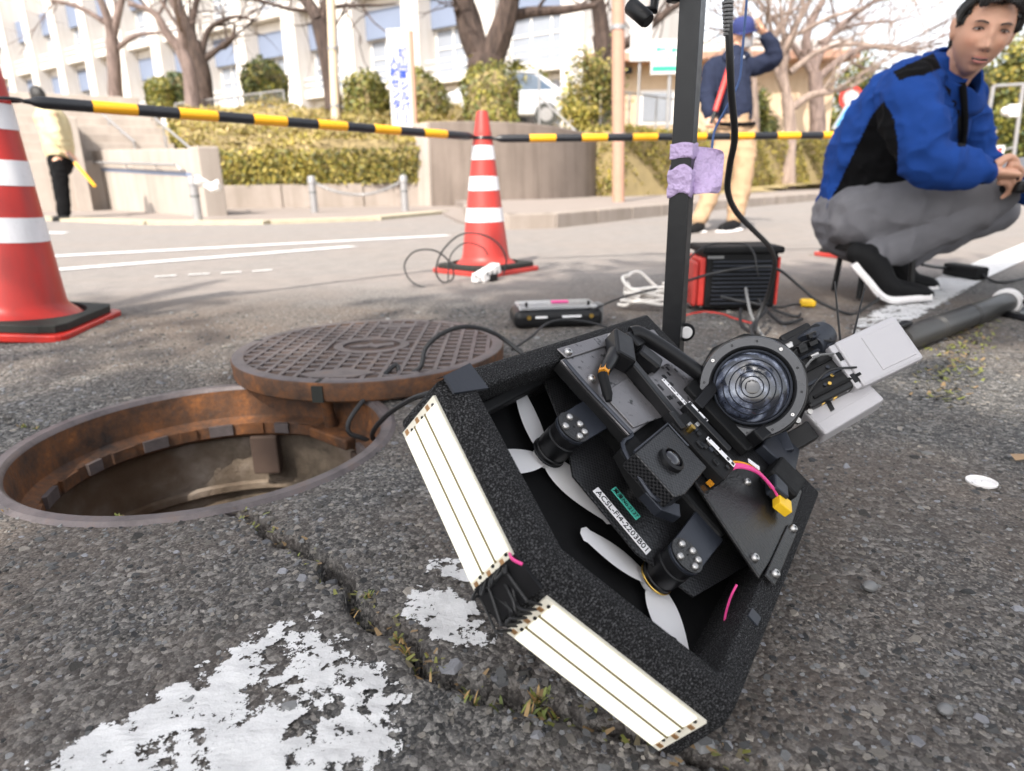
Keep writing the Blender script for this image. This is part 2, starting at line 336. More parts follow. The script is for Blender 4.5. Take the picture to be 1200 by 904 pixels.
    q = N('wire_mesh'); br = q.n('ShaderNodeTexBrick', Scale=16.); br.offset = 0; br.inputs['Mortar Size'].default_value = .05; br.inputs['Brick Width'].default_value = .5; br.inputs['Row Height'].default_value = .5
    mp = q.n('ShaderNodeMapping'); q.link(q.tc.outputs['Generated'], mp.inputs[0]); mp.inputs['Rotation'].default_value = (PI/2, 0, PI/4); q.link(mp.outputs[0], br.inputs[0])
    M['mesh'] = q.set((.32,.32,.32), .5, .3, Alpha=.16)
mk_materials()

# ---------------------------------------------------------------- road
CRACK = np.array([(-.395,.83), (-.37,.79), (-.31,.73), (-.24,.67), (-.17,.60), (-.14,.55), (-.10,.52), (-.08,.48), (-.03,.46), (.02,.43), (.10,.40), (.2,.36)])
CRACK2 = np.array([(-1.6,1.36), (-1.1,1.21), (-.94,1.15), (-.84,1.10), (-.80,1.09)])
HOLE = np.array([-.507, 1.043]); HR = .295
def polydist(x, y, P):
    d = np.full(x.shape, 1e9)
    for a, b in zip(P[:-1], P[1:]):
        ab = b-a; t = np.clip(((x-a[0])*ab[0]+(y-a[1])*ab[1])/(ab@ab), 0, 1)
        d = np.minimum(d, np.hypot(x-a[0]-t*ab[0], y-a[1]-t*ab[1]))
    return d
def gz(x, y):
    x = np.asarray(x, float); y = np.asarray(y, float)
    near = np.clip((4.5-np.hypot(x, y))/2.5, 0, 1)
    z = (fbm2(x, y, 3., 3, 2)-.44)*.012 + (fbm2(x, y, 45., 3, 9)-.44)*.007*near
    z = z*near
    j = (fbm2(x, y, 28., 3, 21)-.44)*.028
    z = z - .036*np.exp(-((polydist(x+j, y+j, CRACK)/.0062)**4)) - .012*np.exp(-((polydist(x+j, y, CRACK2)/.007)**2))
    rh = np.hypot(x-HOLE[0], y-HOLE[1]); k = np.clip((rh-HR)/.05, 0, 1); z = z*k - .002*(1-k)
    return z
def axis(lo, hi, flo, fhi, st, grow=1.12):
    a = list(np.arange(flo, fhi, st)); s = st
    while a[-1] < hi: s *= grow; a.append(a[-1]+s)
    s = st; b = [flo]
    while b[-1] > lo: s *= grow; b.append(b[-1]-s)
    return np.array(sorted(set(b[1:]+a)))
def road():
    xs = axis(-90, 90, -.95, 1.15, .0045); ys = axis(-14, 160, .25, 1.5, .0045)
    X, Y = np.meshgrid(xs, ys); x = X.ravel(); y = Y.ravel(); z = gz(x, y); nx = len(xs); ny = len(ys)
    i, j = np.meshgrid(np.arange(nx-1), np.arange(ny-1)); a = (j*nx+i).ravel()
    f = np.stack([a, a+1, a+nx+1, a+nx], 1); cx = x[f].mean(1); cy = y[f].mean(1)
    f = f[np.hypot(cx-HOLE[0], cy-HOLE[1]) > HR-.006]
    me = bpy.data.meshes.new('road'); me.from_pydata(np.stack([x, y, z], 1).tolist(), [], f.tolist()); me.polygons.foreach_set('use_smooth', [True]*len(me.polygons))
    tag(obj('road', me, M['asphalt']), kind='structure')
road()
def tinted(name, V, Fc, T, m, parent=None, smooth=False):
    me = bpy.data.meshes.new(name); me.from_pydata(V if isinstance(V, list) else V.tolist(), [], Fc if isinstance(Fc, list) else Fc.tolist())
    at = me.color_attributes.new('tint', 'FLOAT_COLOR', 'POINT'); at.data.foreach_set('color', np.c_[T, np.ones(len(T))].ravel().astype(np.float32))
    if smooth: me.polygons.foreach_set('use_smooth', [True]*len(me.polygons))
    return obj(name, me, m, parent)
def stones():
    n = 30000; u = RNG.random(n); y = .27+1.9*u**1.5; half = .30+y*.85; x = (RNG.random(n)*2-1)*half+.02
    k = (np.hypot(x-HOLE[0], y-HOLE[1]) > HR+.004) & ~((x > -.42) & (x < -.02) & (y < .66) & (y > .30) & (y > .30) & (y < .63+.55*(x+.10)) & (RNG.random(n) < .8) & (np.abs(x+.1-.0) < .35)); x, y = x[k], y[k]; n = len(x)
    r = (.0016+.0024*RNG.random(n)**2.2+.0035*(RNG.random(n) > .975))*(1+.30*y)
    kc = polydist(x, y, CRACK) > .007; x, y, r, n = x[kc], y[kc], r[kc], int(kc.sum()); near_crack = np.minimum(polydist(x, y, CRACK), polydist(x, y, CRACK2)); r *= 1+.9*np.exp(-(near_crack/.04)**2)*RNG.random(n)
    up_ = r*(.06+.18*RNG.random(n)); z = gz(x, y); V = []; a0 = RNG.random(n)*6.28; asp = .6+.7*RNG.random(n)
    m = 6; rim = []
    for kx in range(m):
        a = a0+2*PI*kx/m+RNG.normal(0, .16, n); q = r*(.8+.4*RNG.random(n)); px, py = q*np.cos(a)*asp, q*np.sin(a); rim.append((px, py))
    ring0 = [np.stack([x+p, y+w, z-.0015], 1) for p, w in rim]
    tx, ty = RNG.normal(0, .15, n), RNG.normal(0, .15, n)
    ring1 = [np.stack([x+p*.66, y+w*.66, z+up_*(1+.0*p)+tx*p+ty*w], 1) for p, w in rim]
    V = np.stack(ring0+ring1, 1).reshape(-1, 3); b = np.arange(n)[:, None]*12
    quads = np.concatenate([b+np.array([[kx, (kx+1) % m, m+(kx+1) % m, m+kx]]) for kx in range(m)]).reshape(-1, 4)
    top = (b+np.arange(6, 12)[None, :]).reshape(-1, 6)
    g = RNG.random(n)**1.7; base = .024+.30*g; warm = RNG.random(n); T = np.stack([base*(1+.12*(warm > .6)), base, base*(1-.14*(warm > .6)+.07*(warm < .2))], 1)
    T = np.repeat(T, 12, 0)
    tag(tinted('loose_stones', V, quads.tolist()+top.tolist(), T, M['stone']), 'pale and dark stone chips set in the worn asphalt', kind='stuff')
stones()
def marking(name, poly, label, z=.004, res=.012, wear=lambda s, t: 0., m='paint', group=None):
    """four-cornered painted sheet that follows the road; wear: more is better kept"""
    P = [np.array(p, float) for p in poly]; nu = max(2, min(150, int(np.linalg.norm(P[1]-P[0])/res))); nv = max(2, min(150, int(np.linalg.norm(P[3]-P[0])/res)))
    s, t = np.meshgrid(np.linspace(0, 1, nu), np.linspace(0, 1, nv)); s = s.ravel(); t = t.ravel()
    q = (P[0][None]*((1-s)*(1-t))[:, None]+P[1][None]*(s*(1-t))[:, None]+P[2][None]*(s*t)[:, None]+P[3][None]*((1-s)*t)[:, None])
    zz = gz(q[:, 0], q[:, 1])+z
    i, j = np.meshgrid(np.arange(nu-1), np.arange(nv-1)); a = (j*nu+i).ravel(); f = np.stack([a, a+1, a+nu+1, a+nu], 1)
    me = bpy.data.meshes.new(name); me.from_pydata(np.c_[q, zz].tolist(), [], f.tolist())
    at = me.attributes.new('wear', 'FLOAT', 'POINT'); at.data.foreach_set('value', np.array([wear(p, w) for p, w in zip(s, t)], np.float32)-.8*np.exp(-(polydist(q[:, 0], q[:, 1], CRACK)/.011)**2).astype(np.float32))
    return tag(obj(name, me, M[m]), label, kind='structure')
edge = lambda s, t: .032-.75*max(0, .16-min(t, 1-t))-.9*max(0, .10-min(s, 1-s))
marking('road_marking', [(-.40,.325), (-.085,.335), (-.085,.475), (-.205,.575)], 'worn white paint', .0018, .006, lambda s, t: edge(s, t)+.015-.06*t)
marking('road_marking', [(-.115,.51), (-.01,.49), (-.045,.585), (-.115,.615)], 'worn white paint', .0018, .006, lambda s, t: edge(s, t)+.0)
marking('road_marking', [(-.095,.615), (-.03,.60), (-.05,.67), (-.10,.655)], 'worn white paint', .0018, .006, lambda s, t: edge(s, t)-.05)
marking('road_line', [(.86,1.64), (1.03,1.64), (1.17,1.89), (.99,1.89)], 'white line', .003, .012, lambda s, t: edge(s, .5)-.045)
marking('road_line', [(1.0,1.90), (1.18,1.90), (1.93,2.70), (1.76,2.74)], 'white line', .003, .02, lambda s, t: edge(s, .5)-.01+.08*t)
marking('road_line', [(1.77,2.75), (1.94,2.71), (13.95,14.55), (13.75,14.75)], 'white line', .004, .3, lambda s, t: .2)
marking('road_line', [(-12,-.7), (-12,-.88), (-.45,5.33), (-.52,5.43)], 'white line', .004, .1, lambda s, t: .12)
marking('road_line', [(-4.6,1.55), (-4.5,1.43), (-1.00,4.50), (-1.10,4.56)], 'white line', .004, .05, lambda s, t: .05)
for k in range(4):
    a = np.array([-1.64+.13*k, 3.08+.055*k]); marking('road_dash', [a, a+(.085,.035), a+(.075,.07), a+(-.01,.035)], 'white dash', .004, .03, lambda s, t: .08)
marking('road_line', [(-6.6,7.3), (-6.5,7.0), (-4.1,6.25), (-4.15,6.45)], 'white line', .004, .1, lambda s, t: .15)

# ---------------------------------------------------------------- manhole
def manhole():
    t = thing('manhole', 'open round manhole with a rusty orange iron rim sunk in the asphalt', 'manhole', (HOLE[0], HOLE[1], 0))
    mb().lathe([(HR+.012, -.05), (HR+.012, -.001), (HR+.006, .004), (HR-.008, .0042), (HR-.012, .001), (HR-.014, -.004)], 96).build('frame_lip', M['iron'], t)
    mb().lathe([(HR-.014, -.004), (HR-.020, -.060), (HR-.024, -.064), (HR-.036, -.066), (HR-.040, -.070), (HR-.042, -.092), (HR-.036, -.098), (HR+.0, -.10)], 96).build('frame_ring', M['rust'], t)
    for k in range(26):
        a0 = 2*PI*k/26; w = .105 if k % 3 else .07; m = mb(); n = 4; R0, R1 = HR-.047, HR-.034; vs = []
        for r in (R0, R1):
            for z in (-.090, -.069):
                for q in range(n): a = a0+w*(q/(n-1)-.5)*2*.85; vs.append((r*math.cos(a), r*math.sin(a), z))
        fs = []
        for q in range(n-1): fs += [(q, q+1, n+q+1, n+q), (n+q, n+q+1, 3*n+q+1, 3*n+q)]
        fs += [(0, n, 3*n, 2*n), (n-1, 3*n-1, 4*n-1, 2*n-1)]
        m.add(vs, fs); m.build('ledge_block', M['rust' if k % 2 else 'iron'], t)
    prof = [(HR+.0, -.10), (HR+.012, -.115)]
    for k in range(14): prof.append((HR+.005-.006*k/13+.003*random.random(), -.115-.30*k/13))
    prof += [(HR-.01, -.43), (HR-.012, -1.3), (0.001, -1.3)]
    mb().lathe(prof, 72).build('shaft_wall', M['shaft'], t)
    mb().lathe([(HR-.004, -.213), (HR-.012, -.217), (HR-.012, -.23), (HR-.003, -.236)], 72).build('mortar_joint', M['shaft'], t)
    for a, w, h in ((1.62, .055, .085), (.62, .05, .05)):
        m = mb(); c = np.array([math.cos(a), math.sin(a), 0]); e = np.array([-math.sin(a), math.cos(a), 0]); m.obox(c*(HR-.032)+np.array([0, 0, -.098-h/2]), e, c, (0, 0, 1), (w, .03, h)); m.build('hinge_lug', M['pit'], t, .004)
    a = .88; c = np.array([math.cos(a), math.sin(a), 0]); e = np.array([-math.sin(a), math.cos(a), 0])
    mb().obox(c*(HR-.04)+np.array([0, 0, -.076]), e, c, (0, 0, 1), (.12, .06, .022)).build('hinge_seat', M['rust'], t, .004)
manhole()
def cover():
    R = .304; H = .040
    t = thing('manhole_cover', 'round rusty iron manhole cover with a grid pattern lying beside the open hole', 'manhole cover', (-.322, 1.498, .004))
    mb().lathe([(.001, 0), (R-.006, 0), (R-.002, .004), (R, H-.003), (R-.002, H)], 96).build('rim_side', M['rust'], t)
    mb().lathe([(R-.002, H), (R-.028, H), (R-.029, H-.0036), (.001, H-.0036)], 96).build('plate', M['pit'], t)
    mb().lathe([(R-.0015, H-.0005), (R-.004, H+.001), (R-.026, H+.001), (R-.029, H-.004)], 96).build('outer_band', M['iron'], t)
    m = mb(); px, py = .0335, .036; Rg = R-.024; z0, z1 = H-.004, H+.0005
    ell = lambda x, y: (x/.088)**2+(y/.078)**2
    for i in range(-9, 10):
        x = i*px; ym = math.sqrt(max(0, Rg*Rg-x*x)); n = int(ym*2/.02)
        if n < 2: continue
        for k in range(n):
            y0, y1 = -ym+2*ym*k/n, -ym+2*ym*(k+1)/n
            if ell(x, (y0+y1)/2) > 1: m.box((x, (y0+y1)/2, (z0+z1)/2), (.0085, y1-y0-.0001, z1-z0))
        for j in range(-9, 10):
            xx = x+px/2; y = (j+(.5 if i % 2 else 0))*py
            if math.hypot(xx, y) < Rg-.006 and ell(xx, y) > 1: m.box((xx, y, (z0+z1)/2-.0003), (px-.0095, .0115, z1-z0-.0006))
    o = tag(m.build('raised_grid', M['iron'], t), kind='stuff')
    # the emblem: an oval ring round a plain leaf-like shape
    ring = [(.086, .076), (.066, .056)]; vs = []; fs = []; n = 48
    for z in (H-.004, H+.0012):
        for a_, b_ in ring: vs += [(a_*math.cos(2*PI*k/n), b_*math.sin(2*PI*k/n), z) for k in range(n)]
    for k in range(n):
        q = (k+1) % n; fs += [(2*n+k, 2*n+q, 3*n+q, 3*n+k), (k, q, 2*n+q, 2*n+k), (n+k, 3*n+k, 3*n+q, n+q)]
    mb().add(vs, fs).build('emblem_ring', M['iron'], t)
    shape = [(-.05,-.012), (-.03,.006), (-.016,.002), (-.006,.024), (.004,.006), (.02,.012), (.046,.026), (.05,.0), (.03,-.006), (.016,-.024), (-.004,-.012), (-.026,-.020)]
    mb().prism(shape, H-.0045, H+.001).build('emblem', M['iron'], t)
    for x, y, w, h in ((-.02,-.235,.075,.03), (.03,.215,.06,.022)): mb().prism([(x-w, y-h*.2), (x-w*.6, y-h), (x+w*.5, y-h*1.0), (x+w, y+h*.1), (x+w*.3, y+h), (x-w*.5, y+h*.8)], H-.005, H+.0012).build('raised_panel', M['iron'], t)
    for a in (2.92, -1.72, 1.2): c = (math.cos(a)*(R-.012), math.sin(a)*(R-.012)); mb().box((c[0], c[1], H-.002), (.018, .007, .0085), rz=a).build('key_slot', M['rubber'], t)
    c = (math.cos(-1.72)*(R-.002), math.sin(-1.72)*(R-.002)); mb().box((c[0], c[1], H/2-.002), (.008, .022, H*.8), rz=-1.72).build('lifting_notch', M['rubber'], t)
cover()
a = G(356, 500, -.03); mb().tube([(-.365,1.262,-.066), (-.366,1.252,-.03), (-.366,1.246,.003)], [.013, .0115, .013], 10).build('hinge_post', M['rust'], tag(thing('cover_hinge', 'short rusty hinge post propping the cover over the hole', 'hinge', (0, 0, 0))))
# ---------------------------------------------------------------- the inspection aircraft
DR = np.array([[0.5527483, -0.6316560, 0.5435807], [0.8332294, 0.4299263, -0.3476956], [-0.0140756, 0.6451155, 0.7639554]])
DT = np.array([0.0176706, 0.3813520, 0.1572685+.002])
def text_mesh(s, size, ext=0.0004, spacing=1., bold=0.):
    c = bpy.data.curves.new('lettering', 'FONT'); c.body = s; c.size = size; c.extrude = ext; c.offset = bold; c.align_x = 'CENTER'; c.align_y = 'CENTER'; c.space_character = spacing; c.resolution_u = 3
    o = bpy.data.objects.new('lettering', c); COL.objects.link(o); dg = bpy.context.evaluated_depsgraph_get()
    me = bpy.data.meshes.new_from_object(o.evaluated_get(dg)); bpy.data.objects.remove(o); bpy.data.curves.remove(c); return me
def offset_poly(P, offs):
    """move every edge i (P[i]->P[i+1]) inward by offs[i]; P counter-clockwise"""
    n = len(P); L = []
    for i in range(n):
        a = np.array(P[i], float); b = np.array(P[(i+1) % n], float); d = (b-a)/np.linalg.norm(b-a); nn = np.array([-d[1], d[0]]); L.append((a+nn*offs[i], d))
    out = []
    for i in range(n):
        (p, d), (q, e) = L[i-1], L[i]; den = d[0]*e[1]-d[1]*e[0]; t = ((q[0]-p[0])*e[1]-(q[1]-p[1])*e[0])/den; out.append(p+d*t)
    return out
def drone():
    T = thing('inspection_drone', 'black foam framed inspection drone with lit light strips tipped on its edge', 'drone')
    T.matrix_world = Matrix([[*DR[0], DT[0]], [*DR[1], DT[1]], [*DR[2], DT[2]], [0, 0, 0, 1]])
    def part(n, b, m, par=None, bevel=0., **k): return b.build(n, M[m], par or T, bevel, **k)
    # counter-clockwise from the tail: C D E F B
    O = [(.434, -.145), (.052, -.1585), (0, 0), (.052, .1585), (.434, .145)]; O = [(x, y) for x, y in O]
    # order so that area is positive
    ar = sum(O[i][0]*O[(i+1) % 5][1]-O[(i+1) % 5][0]*O[i][1] for i in range(5))
    if ar < 0: O = O[::-1]
    def eo(front, side, tail):            # offsets per edge, by where the edge lies
        r = []
        for i in range(5):
            a, b = O[i], O[(i+1) % 5]; mx = (a[0]+b[0])/2
            r.append(front if mx < .1 else tail if mx > .4 else side)
        return r
    rings = [(offset_poly(O, eo(.013, .004, .004)), 0.), (offset_poly(O, eo(0, 0, 0)), -.013), (offset_poly(O, eo(-.003, -.003, -.003)), -.066), (offset_poly(O, eo(.012, .012, .012)), -.0685),
             (offset_poly(O, eo(.024, .022, .033)), -.0685), (offset_poly(O, eo(.027, .0245, .038)), 0.)]
    b = mb(); n = 5; vs = [(p[0], p[1], z) for P, z in rings for p in P]; m = len(rings)
    b.add(vs, [(i*n+k, i*n+(k+1) % n, ((i+1) % m)*n+(k+1) % n, ((i+1) % m)*n+k) for i in range(m) for k in range(n)])
    part('foam_frame', b, 'foam', bevel=.0035)
    b = mb(); b.prism([tuple(p) for p in offset_poly(O, eo(.020, .019, .028))], -.0665, -.0625); part('base_panel', b, 'plastic_m')
    # dark tape on the raised corner and clamp tabs
    b = mb(); 
    b.add([(.050,.1545,.0012), (.086,.1575,.0012), (.083,.131,.0012), (.046,.138,.0012), (.050,.1545,-.001), (.086,.1575,-.001), (.083,.131,-.001), (.046,.138,-.001), (.051,.1605,-.012), (.086,.1592,-.012)],
          [(0,1,2,3), (4,7,6,5), (0,4,5,1), (1,5,6,2), (2,6,7,3), (3,7,4,0), (0,1,9,8)]); part('corner_tape', b, 'tape')
    for y in (-.0165, -.1505):
        pass
    # light strips on the two bevelled front walls
    def wall(P0, P1, sgn):
        p0 = np.array([*P0, 0.]); p1 = np.array([*P1, 0.]); e = (p1-p0)/np.linalg.norm(p1-p0); nrm = np.array([e[1], -e[0], 0.])*1.
        if nrm[0] > 0: nrm = -nrm
        dn = np.array([nrm[0]*.003, nrm[1]*.003, -.053]); dn /= np.linalg.norm(dn); nn = np.cross(e, dn); nn = nn if nn@nrm > 0 else -nn
        return p0+np.array([0, 0, -.013]), e, dn, nn
    for (P0, P1) in (((.052, .1585), (0, 0)), ((0, 0), (.052, -.1585))):
        o, e, dn, nn = wall(P0, P1, 1); L = .1668
        a0, a1 = (.009, .151) if P0[1] > .1 else (.017, L-.011)
        bd = part('light_board', mb().obox(o+e*(a0+a1)/2+dn*.0285+nn*.0012, e, dn, nn, (a1-a0, .0485, .0024)), 'led_pcb')
        for k in range(3):
            c = .0125+.0160*k; w = .0140
            part('light_strip', mb().obox(o+e*(a0+a1)/2+dn*c+nn*.0030, e, dn, nn, (a1-a0-.014, w, .0016)), 'led', bd, bevel=.0006)
            if k < 2: part('seam', mb().obox(o+e*(a0+a1)/2+dn*(c+.0080)+nn*.0032, e, dn, nn, (a1-a0-.012, .0016, .0010)), 'seam', bd)
            for s in (a0+.0035, a1-.0035):
                part('solder_pad', mb().obox(o+e*s+dn*(c+.003)+nn*.0027, e, dn, nn, (.0042, .0036, .0009)), 'copper', bd)
                q = o+e*(s+(.0025 if s < .08 else -.0025))+dn*(c-.0035)+nn*.0024; part('screw_hole', mb().cyl(q, q+nn*.0008, .0015, 10), 'plastic', bd)
    # wire loops between the two boards at the nose
    o1, e1, d1, n1 = wall((.052, .1585), (0, 0), 1); o2, e2, d2, n2 = wall((0, 0), (.052, -.1585), 1)
    for k in range(7):
        c = .012+.006*k; a = o1+e1*.149+d1*c+n1*.002; z = o2+e2*.019+d2*c+n2*.002; u = random.uniform
        P = [a, a+e1*.008+n1*u(.005, .012), o1+e1*(.156+u(-.004, .003))+d1*(c+u(-.006, .006))+n1*u(.001, .006), o2+e2*(.004+u(-.003, .004))+d2*(c+u(-.006, .006))+n2*u(.002, .008), z-e2*.010+n2*u(.005, .012), z]
        part('light_wire', mb().tube(smooth_path(P, 5), .0011, 6), 'cable')
    part('nose_wire_guard', mb().obox((o1+e1*.163+d1*.024)+n1*.0002, e1*.6+e2*.4, d1, n1*.5+n2*.5, (.030, .05, .003)), 'plastic')
    P = [o1+e1*.146+d1*.006+n1*.002, o1+e1*.152+d1*.002+n1*.006, o1+e1*.158-d1*.001+n1*.003]; part('red_wire', mb().tube(smooth_path(P), .0012, 6), 'pink')
    # lower deck of carbon weave between the motors
    part('lower_deck', mb().prism([(0.1350,0.0389), (0.1341,0.0110), (0.1314,-0.0422), (.152,-.10), (.25,-.124), (.37,-.122), (.37,.122), (.20,.128), (.17,.075)], -.0325, -.030), 'carbon', bevel=.0006)
    part('deck_keel', mb().box((.290, 0, -.030), (.16, .17, .050)), 'plastic_m', bevel=.004)
    # motors, arms and propellers
    for sy, tilt, angs, rr in ((1, 0, (59, 163, -79), .085), (-1, 0, (112, 238, -5), .076)):
        cx, cy = .150, sy*.070
        pl = [(cx+.0165*math.cos(a), cy+.0165*math.sin(a)) for a in np.linspace(PI*.5+.35, PI*1.5-.35, 12)]
        pl = pl if sy > 0 else pl
        part('motor_plate', mb().prism([*pl, (cx+.062, cy-.017), (cx+.062, cy+.017)], -.0115, -.008), 'anod', bevel=.0008)
        part('motor_pad', mb().lathe([(.001, 0), (.0155, 0), (.016, .0006), (.016, .0016), (.001, .0016)], 28, Matrix.Translation((cx, cy, -.008))), 'carbon_fine')
        for dx, dy in ((-.010,.004), (-.004,-.010), (.006,-.009), (.004,.009), (.009,-.001)):
            s = part('screw', mb().lathe([(.0003, .0030), (.0016, .0029), (.0030, .0020), (.0034, .0009), (.0034, 0), (.0003, 0)], 14, Matrix.Translation((cx+dx, cy+dy, -.0064))), 'steel')
        part('motor', mb().lathe([(.001, -.0115), (.0145, -.0115), (.0150, -.013), (.0150, -.020), (.0142, -.021), (.0142, -.0215), (.0156, -.0225), (.0156, -.037), (.0146, -.0385), (.0146, -.0395), (.0156, -.0405), (.0156, -.0455), (.013, -.048), (.001, -.048)], 40, Matrix.Translation((cx, cy, 0))), 'plastic')
        part('motor_ring', mb().lathe([(.0158, -.0435), (.0164, -.0440), (.0164, -.0452), (.0158, -.0456)], 40, Matrix.Translation((cx, cy, 0))), 'brass' if sy < 0 else 'plastic')
        hub = part('propeller', mb().lathe([(.001, -.0490), (.0105, -.0490), (.0112, -.0500), (.0112, -.0540), (.0100, -.0555), (.001, -.0560)], 24, Matrix.Translation((cx, cy, 0))), 'blade')
        for ang in angs:
            a = math.radians(ang); e = np.array([math.cos(a), math.sin(a), 0]); f = np.array([-math.sin(a), math.cos(a), 0]); vs = []; K = 16
            for k in range(K+1):
                t = k/K; r = .004+(rr-.004)*t; w = (.0070+.0085*math.sin(PI*min(1, t*1.05)**.75)) if t < .93 else .0095*math.sqrt(max(0, 1-((t-.93)/.075)**2))
                w = max(w, .0015); tw = math.radians(16-12*t)
                c = np.array([cx, cy, -.0520])+e*r
                lead = f*math.cos(tw)*w+np.array([0, 0, 1])*math.sin(tw)*w
                th = .0011*(1-.5*t)
                for q, h in ((-1, 0), (-.5, th), (.2, th*1.1), (1, 0), (.2, -th*.5), (-.5, -th*.5)): vs.append(c+lead*q*.95+np.array([0, 0, h]))
            fs = [(i*6+k, i*6+(k+1) % 6, (i+1)*6+(k+1) % 6, (i+1)*6+k) for i in range(K) for k in range(6)]+[tuple(range(5, -1, -1)), tuple(K*6+k for k in range(6))]
            part('blade', mb().add(vs, fs, True), 'blade', hub)
    # upper deck plates
    part('side_plate', mb().prism([(.193,.128), (.193,.034), (.30,.034), (.39,.05), (.40,.118), (.30,.130)], .001, .0045), 'plate', bevel=.0012)
    part('side_plate', mb().prism([(.224,-.032), (.1935,-.1255), (.30,-.130), (.385,-.122), (.385,-.05), (.30,-.032)], .001, .0045), 'carbon_fine', bevel=.0012)
    part('plate_lip', mb().tube(smooth_path([(.195,.126,.005), (.192,.09,.006), (.1935,.045,.006), (.192,.033,.006), (.170,.032,.006), (.158,.011,.006), (.150,-.016,.006), (.158,-.026,.006)], 3), .0020, 6), 'anod')
    part('lip_wall', mb().prism([(.193,.128), (.193,.032), (.170,.030), (.160,.010), (.152,-.014), (.160,-.026), (.205,-.026), (.205,.128)], -.010, .001), 'plastic_m', bevel=.001)
    part('clamp_tab', mb().prism([(.198,.139), (.305,.134), (.303,.120), (.200,.126)], .0045, .0065), 'plate', bevel=.0015)
    part('clamp_tab', mb().prism([(.20,-.139), (.30,-.136), (.30,-.124), (.20,-.127)], .0045, .0065), 'carbon_fine', bevel=.0015)
    def screw(x, y, z, r=.0042):
        s = part('screw', mb().lathe([(.0003, .0034), (.0016, .0036), (r*.75, .0033), (r, .0016), (r, 0), (.0003, 0)], 16, Matrix.Translation((x, y, z))), 'steel')
        part('socket', mb().lathe([(.0013, .0037), (.0001, .0037)], 8, Matrix.Translation((x, y, z))), 'ink', s)
    for p in ((.207,.131,.0065), (.296,.128,.0065), (.209,.098,.0045), (.2086,-.1131,.0045), (.213,-.134,.0065), (.300,-.130,.0065), (.165,-.008,.006), (.30,-.07,.0045)): screw(*p)
    part('spacer', mb().cyl((0.1937,-0.0049,-.030), (0.1937,-0.0049,-.021), .0038, 12), 'white_pl')
    # beams, panels and tubes across the plates
    part('sub_panel', mb().prism([(.205,.080), (.205,.038), (.262,.030), (.262,.082)], .0045, .0062), 'plate', bevel=.0006)
    part('cross_beam', mb().obox((.268,.052,.011), (-.16,-.99,0), (.99,-.16,0), (0,0,1), (.088,.011,.014)), 'plastic', bevel=.0015)
    pn = part('instrument_panel', mb().prism([(.284,.073), (.284,.012), (.352,.012), (.392,.055), (.385,.074)], .0045, .010), 'plate', bevel=.001)
    for k in range(16): 
        x, y = .290+.075*random.random(), .018+.05*random.random(); part('panel_hole', mb().box((x, y, .0102), (.0035, .005, .0006)), 'plastic', pn)
    def label(x, y, z, w, h, ang, body, m='label_white', size=None, ink='ink'):
        o = part('label', mb().box((0, 0, 0), (w, h, .0006)), m, bevel=.0002); o.location = (x, y, z); o.rotation_euler = (0, 0, ang)
        if body: 
            tm = text_mesh(body, size or h*.82, .0002); xs_ = [v.co.x for v in tm.vertices]; k_ = w*.93/(max(xs_)-min(xs_)); ys_ = [v.co.y for v in tm.vertices]; ky = min(h*.72/(max(ys_)-min(ys_)), k_*1.5)
            for v in tm.vertices: v.co.x = (v.co.x-(max(xs_)+min(xs_))/2)*k_; v.co.y = (v.co.y-(max(ys_)+min(ys_))/2)*ky
            obj('lettering', tm, M[ink], o, (0, 0, .0005))
        return o
    label(0.1444, -0.0154, -.0294, 0.0679, .0098, -PI/2-.03, 'ACSL-Fi4-2203B01', size=.0102)
    label(0.1662, -0.0073, -.0294, 0.0334, .0088, -PI/2-.05, '資産No.2137', 'label_green', .0066)
    label(.310, .041, .0106, .040, .0065, -PI/2-.02, '・・━・・━', size=.006); label(.266, -.030, .0232, .036, .0068, -PI/2+.05, '・ ・ ▪▪', size=.006)
    label(.292, .012, .0226, .026, .0060, -PI/2, '▪ ・ ▪', size=.006)
    part('grip_tube', mb().tube(smooth_path([(.322,.119,.014), (.330,.112,.019), (.350,.075,.021), (.368,.036,.021), (.372,.026,.017)], 6), .0085, 16), 'plastic')
    part('tube_bracket', mb().box((.318,.112,.011), (.022,.020,.016)), 'plastic', bevel=.002); part('tube_clamp', mb().obox((.276,.108,.014), (.8,.6,0), (-.6,.8,0), (0,0,1), (.042,.024,.02)), 'plastic', bevel=.003)
    part('antenna_plug', mb().tube([(.262,.108,.014), (.236,.100,.014), (.222,.096,.013)], [.0075, .0065, .0055], 12), 'plastic'); part('antenna_nut', mb().cyl((.229,.0985,.0135), (.218,.0945,.0130), .0056, 6), 'orange')
    part('antenna_body', mb().tube([(.216,.094,.013), (.200,.076,.012), (.196,.070,.010)], [.005, .0048, .003], 10), 'plastic_m')
    part('button_block', mb().obox((.312,.086,.012), (.3,-.95,0), (.95,.3,0), (0,0,1), (.028,.022,.016)), 'plastic', bevel=.003)
    # central box with its little wide-angle lens
    bx = part('sensor_box', mb().prism([(.153,.019), (.153,-.029), (.168,-.033), (.230,-.031), (.230,.020)], .001, .020), 'carbon', bevel=.0012)
    part('box_edge', mb().tube([(.152,.020,.0202), (.231,.021,.0202), (.231,-.006,.0202)], .0012, 5), 'anod', bx)
    part('lens_mount', mb().lathe([(.001, 0), (.0125, 0), (.0120, .004), (.0095, .0055), (.0090, .0035)], 28, Matrix.Translation((.187,-.005,.0200))), 'plastic', bx)
    part('lens', mb().ball((.187,-.005,.0222), (.0088, .0088, .0048), 24, 10), 'lens_dark', bx)
    part('box_skirt', mb().prism([(.150,-.010), (.150,-.030), (.165,-.045), (.178,-.037), (.166,-.028)], -.006, .004), 'anod', bevel=.001)
